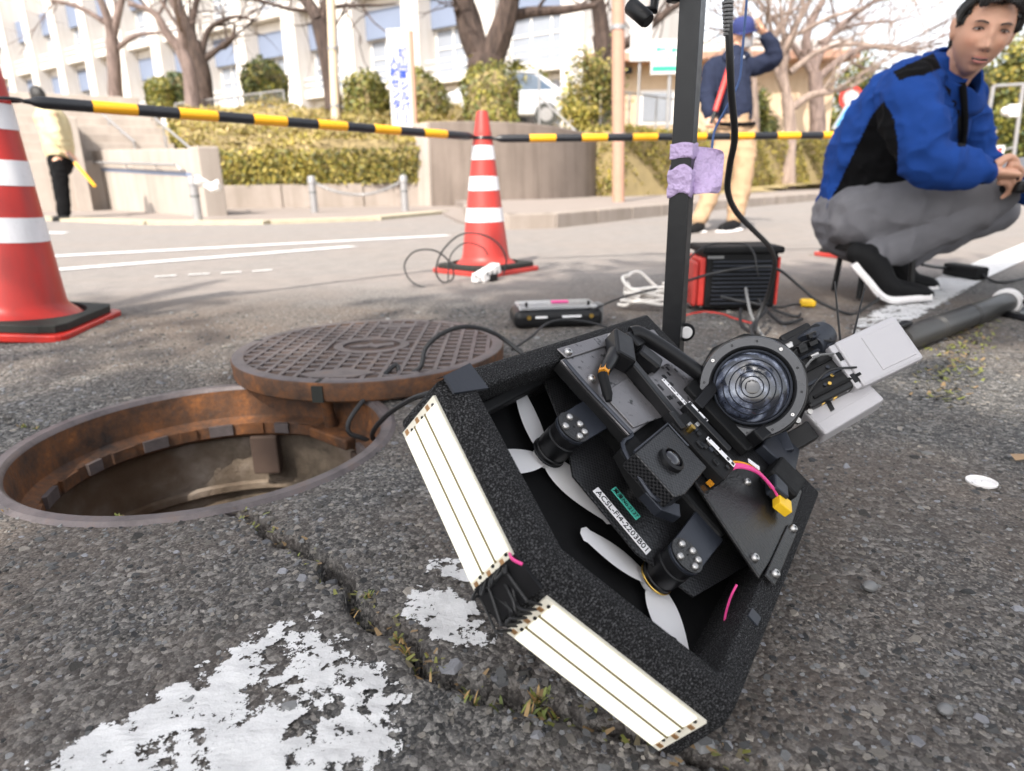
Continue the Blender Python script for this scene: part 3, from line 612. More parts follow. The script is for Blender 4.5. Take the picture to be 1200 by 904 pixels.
    # electronics to the right of the box
    part('controller_board', mb().box((.262,-.015,.013), (.046, .070, .014)), 'plastic_m', bevel=.0015)
    for k in range(16): x, y = .245+.036*random.random(), -.046+.06*random.random(); part('board_component', mb().box((x, y, .0205), (.004+.004*random.random(), .003+.005*random.random(), .003)), random.choice(['plastic', 'anod', 'plastic', 'steel']), bevel=.0003)
    part('board_plug', mb().obox((.247,.018,.018), (.2,.98,0), (.98,-.2,0), (0,0,1), (.020,.008,.010)), 'plastic', bevel=.001); part('brass_post', mb().cyl((.252,.004,.018), (.252,.004,.027), .003, 10), 'brass')
    part('board_strut', mb().obox((.283,-.005,.020), (0,1,0), (1,0,0), (0,0,1), (.060,.010,.009)), 'plastic', bevel=.001)
    # the wide-angle camera facing forward, on its bracket at the tail
    A = Vector((-.925, .0, .38)).normalized(); cpos = Vector((.372,-.005,.050)); u = A.cross(Vector((0, 1, 0))).normalized(); v = A.cross(u)
    CM = Matrix(((u[0], v[0], A[0], cpos[0]), (u[1], v[1], A[1], cpos[1]), (u[2], v[2], A[2], cpos[2]), (0, 0, 0, 1)))
    cb = part('camera_housing', mb().lathe([(.001, -.075), (.036, -.075), (.040, -.070), (.041, -.030), (.050, -.027), (.054, -.020), (.0555, -.012), (.0555, -.004), (.001, -.004)], 48, CM), 'plastic')
    part('lens_ring', mb().lathe([(.0535, -.004), (.0540, .003), (.0525, .0055), (.0440, .0058), (.0425, .0045), (.0410, -.002), (.0395, -.004)], 64, CM), 'lens_ring', cb)
    part('glass_rim', mb().lathe([(.0400, -.003), (.0400, .0035), (.0385, .0045), (.0375, .0040), (.0370, -.002)], 64, CM), 'anod', cb)
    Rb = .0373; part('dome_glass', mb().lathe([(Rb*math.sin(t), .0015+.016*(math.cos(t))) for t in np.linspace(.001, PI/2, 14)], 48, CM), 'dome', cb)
    part('inner_lens', mb().lathe([(.001, .0181), (.005, .0180), (.0072, .0176), (.0078, .0166)], 28, CM), 'lens_dark', cb)
    for rr_ in (.011, .0165, .023, .029): part('lens_element_ring', mb().lathe([(rr_-.0006, .0015+.016*math.sqrt(1-(rr_/Rb)**2)+.0002), (rr_, .0015+.016*math.sqrt(1-(rr_/Rb)**2)+.0009), (rr_+.0006, .0015+.016*math.sqrt(1-(rr_/Rb)**2)+.0000)], 48, CM), 'anod', cb)
    for k in range(12):
        a = 2*PI*k/12+.2; big = k % 3 == 0; r = .0022 if big else .0013; q = Matrix.Translation((.0485*math.cos(a), .0485*math.sin(a), .0056)); part('ring_screw', mb().lathe([(.0006, .0009), (r*.8, .0009), (r, .0003), (r, -.0004), (.0006, -.0004)], 12, CM @ q), 'steel' if big else 'ink', cb)
    n8 = [(.060*math.cos(2*PI*k/10+.31), .060*math.sin(2*PI*k/10+.31)) for k in range(10)]; part('camera_plate', mb().prism(n8, -.030, -.018, CM), 'plastic_m', bevel=.003)
    part('camera_bracket', mb().obox((.372,-.048,.018), (.9,-.1,.3), (.1,1,0), (-.3,0,.95), (.050,.014,.040)), 'plastic', bevel=.002)
    part('camera_bracket', mb().obox((.345,.020,.012), (.9,.1,.2), (-.1,1,0), (-.3,0,.95), (.060,.012,.026)), 'plastic', bevel=.002)
    part('bracket_foot', mb().prism([(.330,-.050), (.330,.040), (.420,.045), (.430,-.060)], .0045, .016), 'plastic_m', bevel=.002)
    part('tail_bar', mb().obox((.40,-.075,.010), (1,.15,0), (-.15,1,0), (0,0,1), (.060,.045,.014)), 'anod', bevel=.002)
    part('tail_post', mb().obox((.405,-.04,.020), (1,0,0), (0,1,0), (0,0,1), (.024,.03,.05)), 'plastic', bevel=.002)
    # everything behind the camera
    def wl(p): return DR.T @ (np.asarray(p, float)-DT)
    def vec(x, y, z): return DR.T @ (rgt*x+upv*y+fwd*z)
    def wbox(n, px, py, d, ang, tilt, dims, m, par=None, bev=.002, yaw=0.):
        a = math.radians(ang); e1 = np.array([math.cos(a)*math.cos(yaw), math.sin(a)*math.cos(yaw), math.sin(yaw)]); e2 = np.array([-math.sin(a)*math.cos(tilt), math.cos(a)*math.cos(tilt), math.sin(tilt)]); e2 -= e1*(e1@e2); e2 /= np.linalg.norm(e2); e3 = np.cross(e1, e2)
        b = mb().obox(wl(AD(px, py, d)), vec(*e1), vec(*e2), vec(*e3), dims); return part(n, b, m, par, bevel=bev), (vec(*e1), vec(*e2), vec(*e3), wl(AD(px, py, d)))
    te, ax = wbox('tail_electronics', 950, 437, .80, 27, .5, (.072, .090, .05), 'plastic', bev=.004); e1, e2, e3, c = ax
    for k in range(5): part('tail_rib', mb().obox(c-e3*.0260+e2*(-.036+.016*k)+e1*.004, e1, e2, e3, (.060-.006*(k % 2), .0035, .0022)), 'anod' if k % 2 else 'plastic_m', te)
    for k in range(9): part('tail_screw', mb().cyl(c-e3*.0255+e2*random.uniform(-.04, .04)+e1*random.uniform(-.03, .03), c-e3*.029+e2*0+e1*0 if False else c-e3*.0255+e2*random.uniform(-.04, .04)+e1*random.uniform(-.03, .03)-e3*.002, .0022, 8), 'steel', te) if False else None
    for k in range(8):
        q = c-e3*.0252+e2*random.uniform(-.038, .038)+e1*random.uniform(-.030, .030); part('tail_screw', mb().cyl(q, q-e3*.0026, .0021, 8), random.choice(['steel', 'brass', 'anod']), te)
    for k in range(3): P = [c-e3*.027+e1*(-.03)+e2*(-.03+.02*k), c-e3*.038+e1*0+e2*(-.02+.022*k), c-e3*.028+e1*.034+e2*(-.028+.020*k)]; part('tail_wire', mb().tube(smooth_path(P, 5), .0014, 6), ('cable', 'cable_g', 'cable')[k], te)
    wbox('tail_carrier', 965, 452, .825, 27, .4, (.075, .072, .03), 'plastic', bev=.002)
    wbox('tail_motor_block', 934, 404, .815, 27, .4, (.040, .030, .04), 'plastic', bev=.004)
    p = wl(AD(948, 408, .79)); e = vec(.55, .35, .5); part('fan_motor', mb().cyl(p, p+e*.05, .018, 24), 'anod', bevel=.002)
    for k in range(7): q = wl(AD(922+40*random.random(), 388+30*random.random(), .775)); part('tail_fitting', mb().obox(q, vec(.9,.4,0), vec(-.4,.9,0), vec(0,0,1), (.010, .006, .008)), random.choice(['plastic', 'steel', 'anod']), bevel=.0008)
    for k in range(6): q = wl(AD(920+14*k, 500-9*k+4*random.random(), .77)); part('tail_fastener', mb().cyl(q, q+vec(-.2,.3,-.9)*.008, .0032, 10), random.choice(['steel', 'plastic', 'brass']))
    wbox('tail_strut', 925, 520, .77, 30, .4, (.060, .022, .02), 'plastic', bev=.002); wbox('tail_strut', 900, 522, .745, 10, .6, (.045, .03, .02), 'anod', bev=.002)
    wc, ax = wbox('white_case', 1022, 417, .785, 24, .30, (.083, .060, .036), 'white_case', bev=.004, yaw=.12)
    e1, e2, e3, c = ax
    for s in (-.013, .012): part('case_slot', mb().obox(c-e1*.0416+e2*s-e3*.001, e1, e2, e3, (.0012, .012, .009)), 'plastic', wc)
    part('case_end', mb().obox(c-e1*.046-e3*.0+e2*0., e1, e2, e3, (.008, .058, .034)), 'white_case', wc, bevel=.002)
    for s in (-.016, .013): part('case_slot', mb().obox(c-e1*.0455+e2*s-e3*.0172, e1, e2, e3, (.0050, .011, .0012)), 'plastic', wc)
    part('case_panel', mb().obox(c+e1*.012-e3*.0182, e1, e2, e3, (.046, .044, .0016)), 'white_case', wc, bevel=.0008)
    wd, ax = wbox('white_case', 986, 481, .775, 29, .55, (.083, .036, .026), 'white_case', bev=.003, yaw=.1)
    e1, e2, e3, c = ax; part('case_strap', mb().obox(c-e1*.012+e2*.012, e1*.3+e2, e1, e3, (.022, .005, .030)), 'plastic', wd)
    part('case_rib', mb().obox(c-e2*.002-e3*.0132, e1, e2, e3, (.080, .002, .0012)), 'white_case', wd)
    for k in range(2):
        a, b2 = ((972, 330), (988, 432))[0 if k == 0 else 1], 0
    for P in (((988, 432), (978, 330)), ((991, 432), (1013, 338))):
        part('antenna', mb().tube([wl(AD(*P[0], .83)), wl(AD(*P[1], .86))], [.0016, .0011], 6), 'plastic')
    # power lead with its yellow plug, other loose wires
    for k, m_ in enumerate(('pink', 'pink', 'orange')):
        P = [(.262+.004*k,-.046,.012), (.276,-.052+.003*k,.021), (.292,-.068+.003*k,.024), (.302,-.088+.003*k,.020), (.306,-.099+.003*k,.016)]
        part('power_wire', mb().tube(smooth_path(P, 6), .0017, 8), m_)
    pg = part('power_plug', mb().obox((.304,-.107,.014), (.35,-.94,0), (.94,.35,0), (0,0,1), (.016,.017,.010)), 'yellow', bevel=.0012)
    for s in (-1, 1): part('plug_hole', mb().obox((.304-.0025*s*0+.0028-.94*0, -.1155, .014), (1,0,0), (0,1,0), (0,0,1), (.004, .0012, .004)), 'ink', pg) if s > 0 else None
    part('plug_tail', mb().obox((.316,-.094,.016), (.35,-.94,0), (.94,.35,0), (0,0,1), (.018,.024,.014)), 'anod', bevel=.002)
    part('plug_block', mb().obox((.345,-.095,.014), (1,0,0), (0,1,0), (0,0,1), (.045,.035,.020)), 'plastic_m', bevel=.003)
    part('wire_label', mb().obox((.292,-.060,.027), (.4,-.9,0), (.9,.4,0), (0,0,1), (.014,.005,.001)), 'label_white')
    part('orange_tag', mb().box((.236,-.044,.008), (.004,.006,.004)), 'orange')
    for P in ([(.185,-.118,-.012), (.176,-.122,-.020), (.166,-.130,-.030), (.158,-.1365,-.032)], [(.120,-.1375,-.012), (.108,-.1385,-.006), (.100,-.1385,-.014)], [(.078,-.1385,-.02), (.070,-.139,-.010), (.064,-.1385,-.022)], [(.345,-.122,-.006), (.355,-.1235,.001), (.365,-.1225,-.008)]):
        part('loose_wire', mb().tube(smooth_path(P, 5), .0011, 6), 'pink')
    part('wire_tube', mb().tube([(.126,-.1375,-.012), (.060,-.1385,-.030)], .004, 8), 'cable_g'); part('wire_tape', mb().box((.152,-.1375,.0005), (.012,.010,.0016)), 'tape')
    # inner ribs seen through the left opening
    part('inner_rib', mb().obox((.130,.128,-.030), (1,.05,-.05), (0,0,1), (0,1,0), (.13,.012,.010)), 'plastic_m', bevel=.002); part('inner_rib', mb().obox((.095,-.08,-.052), (.5,-.8,0), (.8,.5,0), (0,0,1), (.09,.012,.008)), 'plastic_m', bevel=.002)
    part('tail_wall', mb().box((.398, .085, -.03), (.006, .09, .05)), 'plastic_m')
drone()
# ---------------------------------------------------------------- cones and bars
def cone(label, x, y, rz, lean=0., worn=False, wsq=.34, size=1., z=0.):
    t = thing('traffic_cone', label, 'traffic cone', (x, y, 0), rz, 'red cones with white reflective bands'); t.rotation_euler = (0, lean, rz); t.location.z = z; t.scale = (size, size, size)
    R = lambda z: .117-.127*z
    red = M['cone_worn' if worn else 'cone_red']
    b = mb(); s = .185; n = 8; pl = []
    for cx, cy, a0 in ((s-.03, s-.03, 0), (-s+.03, s-.03, PI/2), (-s+.03, -s+.03, PI), (s-.03, -s+.03, 3*PI/2)):
        pl += [(cx+.03*math.cos(a0+PI/2*k/4), cy+.03*math.sin(a0+PI/2*k/4)) for k in range(5)]
    b.prism(pl, .0, .020).build('base_plate', red, t, .004)
    mb().lathe([(.150, .0201), (.150, .030), (.128, .048), (R(.06)+.004, .060), (R(.07), .075), (R(.60), .60), (.040, .605), (.0395, .612), (R(.62)-.002, .622), (.0265, .690), (.023, .699), (.012, .702), (.011, .690)], 48).build('cone_body', red, t)
    for z0, z1 in ((.228, .289), (.365, .426), (.497, .557)):
        mb().lathe([(R(z0)-.001, z0), (R(z0)+.0016, z0+.0005), (R(z1)+.0016, z1-.0005), (R(z1)-.001, z1)], 48).build('reflective_band', M['reflect'], t)
    w = wsq/2; vs = []; fs = []; n = 40
    for r_, z in ((0, .0205), (1, .0205), (1, .040), (0, .046)):
        for k in range(n):
            a = 2*PI*k/n; c, s_ = math.cos(a), math.sin(a); q = w/max(abs(c), abs(s_)); q = min(q, w*1.32); r = .152 if r_ == 0 else q
            vs.append((r*c, r*s_, z))
    for i in range(4):
        for k in range(n): fs.append((i*n+k, i*n+(k+1) % n, ((i+1) % 4)*n+(k+1) % n, ((i+1) % 4)*n+k))
    mb().add(vs, fs).build('weight_ring', M['rubber'], t, .002)
    return t
c1 = G(27, 386); c2 = np.array([-.115, 3.16, 0]); c3 = np.array([1.86, 3.52, 0])
cone('nearest red cone with three white bands and a black base ring left of the manhole', c1[0], c1[1], math.radians(8), math.radians(4.2), size=1.11, z=.008)
cone('faded red cone with three white bands behind the white socket block', c2[0], c2[1], math.radians(48), 0, True)
cone('red cone of which only the base shows behind the crouching man', c3[0], c3[1], math.radians(20), 0, True)
def bar(label, a, b, n):
    a = np.array(a, float); b = np.array(b, float); L = np.linalg.norm(b-a); d = (b-a)/L
    t = thing('barrier_bar', label, 'barrier bar', tuple(a), 0, 'black and yellow bars between the cones')
    D = lambda s: d*s
    mb().tube([D(.06), D(.075), D(.09), D(L-.09), D(L-.075), D(L-.06)], [.008, .014, .0168, .0168, .014, .008], 20).build('bar', M['bar_black'], t)
    st = (L-.18)/(2*n+1)
    for k in range(n): s0 = .09+st*(2*k+1); mb().tube([D(s0), D(s0+.002), D(s0+st-.002), D(s0+st)], [.0169, .0174, .0174, .0169], 20, False).build('yellow_sleeve', M['bar_yellow'], t)
    for e, s in ((0., 1), (L, -1)):
        r = .043; P = [D(e)+np.array([r*math.cos(q), r*math.sin(q), 0.0]) for q in np.linspace(0, 2*PI, 25)]
        mb().tube(P, .0045, 8, False).build('end_ring', M['bar_black'], t)
        mb().tube([D(e+s*.04), D(e+s*.065)], [.0048, .0085], 8).build('end_neck', M['bar_black'], t)
zb = .592
bar('striped bar from the near left cone to the faded middle cone', tuple(AY(4, 117, c1[1])), (c2[0], c2[1], zb), 6)
bar('striped bar from the middle cone to the cone behind the crouching man', (c2[0], c2[1], zb-.006), (c3[0], c3[1], .60), 7)

# ---------------------------------------------------------------- mast with its clamps, camera arm and leads
def mast():
    mx, my = .2265, .91; ang = math.radians(29)
    t = thing('mast', 'black square metal mast standing behind the drone with lilac tape', 'mast', (mx, my, 0), 0); s = .0262
    Rm = Matrix.Rotation(-ang, 4, 'Z'); lean = Matrix.Shear('XY', 4, (.014, 0.)) if False else Matrix.Identity(4)
    mb().box((0, 0, .46), (s, s, .92), Rm).build('square_tube', M['mast_blk'], t, .0015)
    mb().box((0, 0, .004), (.16, .16, .008), Rm).build('foot_plate', M['mast_blk'], t, .001)
    # clamp at the top with its white knob, bolt bracket low down
    mb().obox((.004, -.022, .634), (1, 0, 0), (0, 1, 0), (0, 0, 1), (.048, .016, .036)).build('top_clamp', M['plastic'], t, .004)
    k = mb().cyl((.014, -.026, .630), (.013, -.036, .628), .0075, 20).build('clamp_knob', M['white_pl'], t, .001)
    mb().obox((-.022, .004, .615), (1, .3, 0), (-.3, 1, 0), (0, 0, 1), (.014, .016, .016)).build('clamp_lug', M['plastic'], t, .003)
    c = DV = AD(803, 389, .93)-np.array([mx, my, 0])
    mb().lathe([(.001, -.004), (.013, -.004), (.013, .004), (.001, .004)], 24, Matrix.Translation(Vector(c)) @ Matrix.Rotation(PI/2, 4, 'X')).build('bolt_bracket', M['plastic'], t, .001)
    mb().cyl(c+np.array([0, -.004, 0]), c+np.array([0, -.0075, 0]), .0085, 20).build('bolt_head', M['white_pl'], t, .001)
    q = AD(786, 357, .92)-np.array([mx, my, 0]); mb().obox(q, (1, 0, 0), (0, 1, 0), (0, 0, 1), (.005, .003, .018)).build('white_sticker', M['label_white'], t)
    mb().tube([(0, .0, .78), (-.03, -.02, .79), (-.048, -.025, .70), (-.046, -.03, .64), (-.050, -.034, .612)], [.008, .008, .007, .005, .005], 10).build('camera_arm', M['plastic'], t)
    a, b = AD(738, 6, .85)-np.array([mx, my, 0]), AD(760, 25, .84)-np.array([mx, my, 0])
    h = mb().tube([a, a+(b-a)*.08, a+(b-a)*.9, b], [.0085, .0105, .0105, .0085], 20).build('camera_head', M['plastic'], t)
    q = AD(766, 12, .85)-np.array([mx, my, 0]); mb().tube([(a+b)/2+np.array([.005,.003,.004]), q, AD(768, -6, .85)-np.array([mx, my, 0])], [.004, .006, .006], 10).build('camera_joint', M['plastic'], t)
mast()
def lilac():
    mx, my = .2265, .91; Rm = Matrix.Translation((mx, my, 0)) @ Matrix.Rotation(-math.radians(29), 4, 'Z'); s = .0276
    def band(z0, z1, nm, lab, flap=False):
        t = thing(nm, lab, 'tape', (mx, my, z0)); inv = Matrix.Translation((-mx, -my, -z0))
        h = s/2+.0004; vs = []; P = [(h, h), (-h, h), (-h, -h), (h, -h)]
        b = mb(); K = 8
        for i in range(5):
            p, q = P[i % 4], P[(i+1) % 4]
            if i == 4: break
            for k in range(K+1): pass
        ring = []
        for i in range(4):
            p, q = np.array(P[i]), np.array(P[(i+1) % 4])
            for k in range(6): ring.append(p+(q-p)*k/6)
        n = len(ring); m = 7; vs = []
        for j in range(m):
            for k, p in enumerate(ring):
                bulge = 1+.16*random.random()*(1 if flap else .4); z = z0+(z1-z0)*j/(m-1)+.004*math.sin(k*.9)*(1 if flap else .3); vs.append(Rm @ Vector((p[0]*bulge, p[1]*bulge, z)))
        fs = [(j*n+k, j*n+(k+1) % n, (j+1)*n+(k+1) % n, (j+1)*n+k) for j in range(m-1) for k in range(n)]
        o = b.add([tuple(inv @ v) for v in vs], fs, True).build('tape_wrap', M['purple'], t)
        sd = o.modifiers.new('thick', 'SOLIDIFY'); sd.thickness = .0006
        return t, inv
    za = AY(800, 186, .9)[2]; band(AY(800, 186, .9)[2], AY(800, 168, .9)[2], 'tape_band', 'narrow lilac tape band round the black mast, upper of the two')
    t, inv = band(AY(800, 229, .9)[2], AY(800, 196, .9)[2], 'tape_band', 'wide crumpled lilac tape with a loose flap on the black mast', True)
    # the flap that stands off to the right, a creased sheet
    px = [(806,172), (822,171), (836,173), (849,175), (805,186), (818,188), (838,186), (850,190), (800,199), (818,199), (836,197), (849,202), (806,215), (820,214), (835,212), (848,216), (806,228), (820,228), (834,227), (845,228)]
    vs = [tuple(np.array(AD(x+random.uniform(-1.5, 1.5), y+random.uniform(-1.2, 1.2), .862+.010*math.sin(k*2.1)+random.uniform(-.006, .006)))-np.array([mx, my, AY(800, 229, .9)[2]])) for k, (x, y) in enumerate(px)]
    fs = [(r*4+c, r*4+c+1, r*4+c+5, r*4+c+4) for r in range(4) for c in range(3) if not (r == 0 and c == 0 and False)]
    o = mb().add(vs, fs, True).build('tape_flap', M['purple'], t); sd = o.modifiers.new('thick', 'SOLIDIFY'); sd.thickness = .0006; ss = o.modifiers.new('sub', 'SUBSURF'); ss.levels = ss.render_levels = 2
lilac()
def cable(name, label, pts, r, m='cable', k=7, n=8, cat='cable', group=None):
    P = smooth_path(pts, k); o = np.array([P[0][0], P[0][1], min(p[2] for p in P)]); ob = mb().tube([p-o for p in P], r, n).build(name, M[m], None); ob.location = o
    return tag(ob, label, cat, group)
# cables
t = thing('mast_lead', 'thick black lead hanging beside the mast with a ribbed collar', 'cable', tuple(AY(852, 0, 1.0)))
o = np.array(AY(852, 0, 1.0)); P = [AY(852,-30,1.0), AY(853,0,1.0), AY(855,60,1.0), AY(857,110,1.02), AY(861,160,1.06), AY(855,195,1.1), AY(853,225,1.16), AY(864,250,1.25), AY(885,272,1.38), AY(902,290,1.52), AY(908,310,1.66), AY(900,345,1.75), AY(888,372,1.76), AY(884,390,1.70)]
mb().tube([p-o for p in smooth_path(P, 6)], .0052, 10).build('lead', M['cable'], t)
for k in range(9): a = AY(853, 2+4.6*k, 1.0)-o; mb().cyl(a, a+np.array([0, 0, -.003]), .0078-.0002*k, 12).build('collar_rib', M['cable_g'], t)
cable('blue_cord', 'thin blue cord hanging in front of the man in the cap', [AY(876,-10,1.05), AY(870,60,1.05), AY(866,95,1.05), AY(852,125,1.05), AY(838,152,1.05), AY(834,176,1.02)], .0018, 'cable_b', cat='cord')
cable('black_cable', 'black cable arching out of the manhole over the iron cover', [(-.30,1.20,-.35), (-.262,1.185,-.10), AY(408,505,1.17), AY(425,470,1.20), (-.235,1.285,.052), AY(470,441,1.27), AY(492,431,1.28), AY(499,408,1.30), AY(518,391,1.32), AY(545,383,1.34), AY(575,389,1.36), AY(600,405,1.36), AY(640,440,1.30)], .0048)
cable('black_cable', 'black cable from the manhole running behind the drone corner', [(-.26,1.10,-.30), (-.225,1.085,-.06), AY(436,512,1.06), AY(450,490,1.02), AY(475,472,.98), AY(500,462,.95), AY(560,450,.95)], .0044)
cable('thin_cable', 'thin black cable arching from behind the drone to the clear lidded device', [AY(600,410,1.5), AY(622,395,1.6), AY(640,380,1.7), AY(660,375,1.76), AY(690,378,1.8), AY(712,384,1.8)], .0032)
cable('thin_cable', 'thin black cable between the clear lidded device and the mast', [AY(697,362,1.86), AY(720,352,1.95), AY(750,343,2.05), AY(785,335,2.1)], .0032)
Yc = 2.72; cable('black_cable', 'thin black cable looped on the road by the middle cone', [AY(541,336,2.70), AY(505,338,2.68), AY(482,330,2.7), AY(474,311,Yc), AY(486,295,Yc), AY(510,294,Yc), AY(528,309,Yc), AY(531,326,Yc), AY(519,331,Yc), AY(511,318,Yc), AY(518,295,Yc), AY(538,276,Yc), AY(560,274,Yc), AY(582,284,Yc), AY(593,303,Yc), AY(590,322,Yc)], .0036)
cable('thin_cable', 'thin black cable curled against the middle cone above the socket', [AY(525,330,2.75), AY(528,300,2.78), AY(545,285,2.8), AY(565,290,2.8), AY(572,300,2.8)], .003)
# white socket block by the cone
def socket():
    a = G(546, 334); b = G(596, 325); c = (a+b)/2; t = thing('socket_block', 'white power socket block lying against the middle cone', 'power strip', (c[0], c[1], 0)); d = (b-a)/np.linalg.norm(b-a); e = np.array([-d[1], d[0], 0])
    mb().obox((0, 0, .034), d*.96+np.array([0, 0, .28]), e, (-.28*d[0], -.28*d[1], .96), (.12, .05, .044)).build('socket_body', M['white_pl'], t, .006)
    mb().obox(-d*.062+np.array([0, 0, .016]), d, e, (0, 0, 1), (.05, .035, .028)).build('white_plug', M['white_pl'], t, .006); mb().tube([tuple(-d*.05+np.array([0, -.02, .02])), tuple(-d*.09+np.array([0, -.02, .04]))], .006, 8).build('cord_grip', M['white_pl'], t)
    mb().obox(d*.03+np.array([0, -.035, .016]), d, e, (0, 0, 1), (.042, .028, .03)).build('black_plug', M['plastic'], t, .005)
    for k in range(3): mb().obox(d*(-.03+.03*k)-e*.0255+np.array([0, 0, .034]), d, e, (0, 0, 1), (.012, .001, .016)).build('socket_hole', M['cable_g'], t)
socket()
# black box with a clear lid
def device():
    a, b = G(600, 386), G(703, 382); c = (a+b)/2; d = (b-a)/np.linalg.norm(b-a); e = np.array([-d[1], d[0], 0]); L = np.linalg.norm(b-a)
    t = thing('clear_lidded_device', 'flat black device with a clear lid and two lit strips on the road', 'device', (c[0], c[1]+.05, 0))
    mb().obox((0, 0, .026), d, e, (0, 0, 1), (L, .13, .050)).build('device_body', M['plastic'], t, .018, seg=4)
    mb().obox((0, 0, .058), d, e, (0, 0, 1), (L*.88, .11, .010)).build('clear_lid', M['clear'], t, .003); mb().obox((0, 0, .0525), d, e, (0, 0, 1), (L*.8, .09, .003)).build('circuit_board', M['anod'], t)
    for s in (-.20, .14): mb().obox(d*s*L-e*.0655+np.array([0, 0, .034]), d, e, (0, 0, 1), (.055 if s > 0 else .034, .0015, .006)).build('lit_strip', M['label_white'], t)
    for s in (-.34, .36): q = d*s*L-e*.064+np.array([0, 0, .034]); mb().cyl(q, q-e*.006, .006, 12).build('gold_knob', M['brass'], t)
    for s in (-.36, .34): mb().cyl(d*s*L-e*.05+np.array([0, 0, .05]), d*s*L-e*.05+np.array([0, 0, .075]), .004, 8).build('lid_post', M['plastic'], t)
    q = d*.05*L; mb().obox(q+np.array([0, 0, .066]), d, e, (0, 0, 1), (.05, .02, .006)).build('pink_tape', M['pink'], t, .002)
    mb().obox(d*.49*L-e*.02+np.array([0, 0, .035]), d, e, (0, 0, 1), (.016, .05, .055)).build('end_bracket', M['cable_g'], t, .003)
device()
# slatted black box with red ends
def heater():
    a, b = G(824, 367), G(906, 366); c = (a+b)/2; d = (b-a)/np.linalg.norm(b-a); e = np.array([-d[1], d[0], 0]); L = np.linalg.norm(b-a); Hh = .192; D = .16
    t = thing('generator_box', 'black slatted generator box with red end panels behind the mast', 'generator', (c[0]+e[0]*D/2, c[1]+e[1]*D/2, 0))
    mb().obox((0, 0, Hh/2+.004), d, e, (0, 0, 1), (L, D, Hh-.02)).build('case', M['plastic_m'], t, .006)
    mb().obox((0, 0, Hh), d, e, (0, 0, 1), (L+.03, D+.02, .022)).build('top_lid', M['plastic_m'], t, .008, seg=3)
    for k in range(11): mb().obox(-e*(D/2+.003)+np.array([0, 0, .030+.0128*k]), d, e, (0, 0, 1), (L*.82, .010, .0052)).build('slat', M['anod'], t, .0012)
    for s in (-1, 1): mb().obox(d*s*(L/2+.008)+np.array([0, 0, .095]), d, e, (0, 0, 1), (.022 if s < 0 else .009, D*.9, .15)).build('red_panel', M['red'], t, .006)
    mb().obox(-d*(L/2+.030)-e*.02+np.array([0, 0, .09]), d, e, (0, 0, 1), (.016, D*.75, .14)).build('red_panel', M['cone_worn'], t, .012)
    mb().obox(-d*L*.38-e*(D/2+.001)+np.array([0, 0, .172]), d, e, (0, 0, 1), (.05, .003, .008)).build('name_plate', M['cable_g'], t)
heater()
cable('thin_cable', 'thin black cable draped over the slatted generator box', [AY(800,312,2.02), AY(815,296,2.02), AY(836,286,2.04), AY(870,286,2.06), AY(883,296,2.0), AY(887,315,1.98), AY(889,325,1.98)], .0026)
cable('thin_cable', 'thin black cable crossing the front of the slatted box', [AY(803,330,1.95), AY(830,322,1.98), AY(860,316,1.99), AY(890,313,1.99), AY(912,316,2.0), AY(935,334,2.0), AY(960,354,1.98), (1.02,1.98,.006), AY(1012,362,2.05), AY(1030,350,2.12)], .0042)
cable('black_cable', 'black cable hanging from the slatted box to the drone', [AY(845,348,1.95), AY(862,352,1.92), (.72,1.86,.05), AY(880,385,1.70), (.60,1.55,.006), AY(878,398,1.45)], .0052)
cable('grey_cable', 'grey cable standing up in front of the slatted box', [AY(874,338,1.90), AY(876,350,1.86), AY(880,368,1.80), AY(888,385,1.74), AY(896,397,1.66)], .0042, 'cable_g')
cable('black_cable', 'black cable looping left of the grey cable', [AY(868,362,1.9), AY(868,378,1.84), AY(876,387,1.78), AY(886,392,1.72), AY(898,398,1.66)], .0046)
cable('black_cable', 'black cable ending in a short lead right of the slatted box', [AY(888,350,1.95), AY(900,366,1.93), AY(915,378,1.86), AY(928,378,1.86), AY(940,374,1.88)], .0048)
cable('black_cable', 'black cable to the yellow plug', [AY(905,360,2.02), AY(918,360,2.05), AY(930,357,2.08), AY(938,357,2.1)], .0036)
cable('black_cable', 'short black cable curled right of the slatted box', [AY(905,362,2.0), AY(920,368,1.97), AY(934,371,1.95), AY(938,368,1.98)], .0042)
cable('red_wire', 'red wire lying in front of the slatted box', [G(800,371,.004), G(822,366,.004), G(845,368,.004), G(862,374,.004), G(885,380,.004)], .0032, 'red')
p = G(946, 360); tag(mb().obox((0, 0, .014), (.95, -.3, 0), (.3, .95, 0), (0, 0, 1), (.05, .024, .026)).build('yellow_plug', M['yellow'], None, .008, seg=3, loc=tuple(p)), 'yellow plug on the road right of the slatted box', 'plug')
# white cable coil behind the mast
P = []
for k in range(60):
    a = k*.55; r = .085+.02*math.sin(k*1.7); P.append((.445+r*math.cos(a)*1.05, 2.11+.4*r*math.sin(a), .012+.0012*k+.045*max(0, math.sin(a*.5+.6))*(k % 7 < 4)))
cable('cable_coil', 'tangled white cable coil on the road behind the mast', P, .0055, 'cable_w', 4, 7, 'cable coil')
def plug():
    p = G(815, 361); t = thing('white_plug', 'small white plug beside the slatted box by the mast', 'plug', tuple(p))
    mb().obox((0, 0, .026), (.94, .1, .3), (-.1, 1, 0), (-.3, 0, .95), (.05, .022, .022)).build('plug_body', M['white_pl'], t, .005); mb().box((.018, 0, .012), (.008, .012, .024)).build('plug_leg', M['white_pl'], t, .002); mb().tube([(-.02,0,.02), (-.05,.01,.012), (-.09,.03,.008)], .0045, 8).build('plug_cord', M['cable_w'], t)
plug()
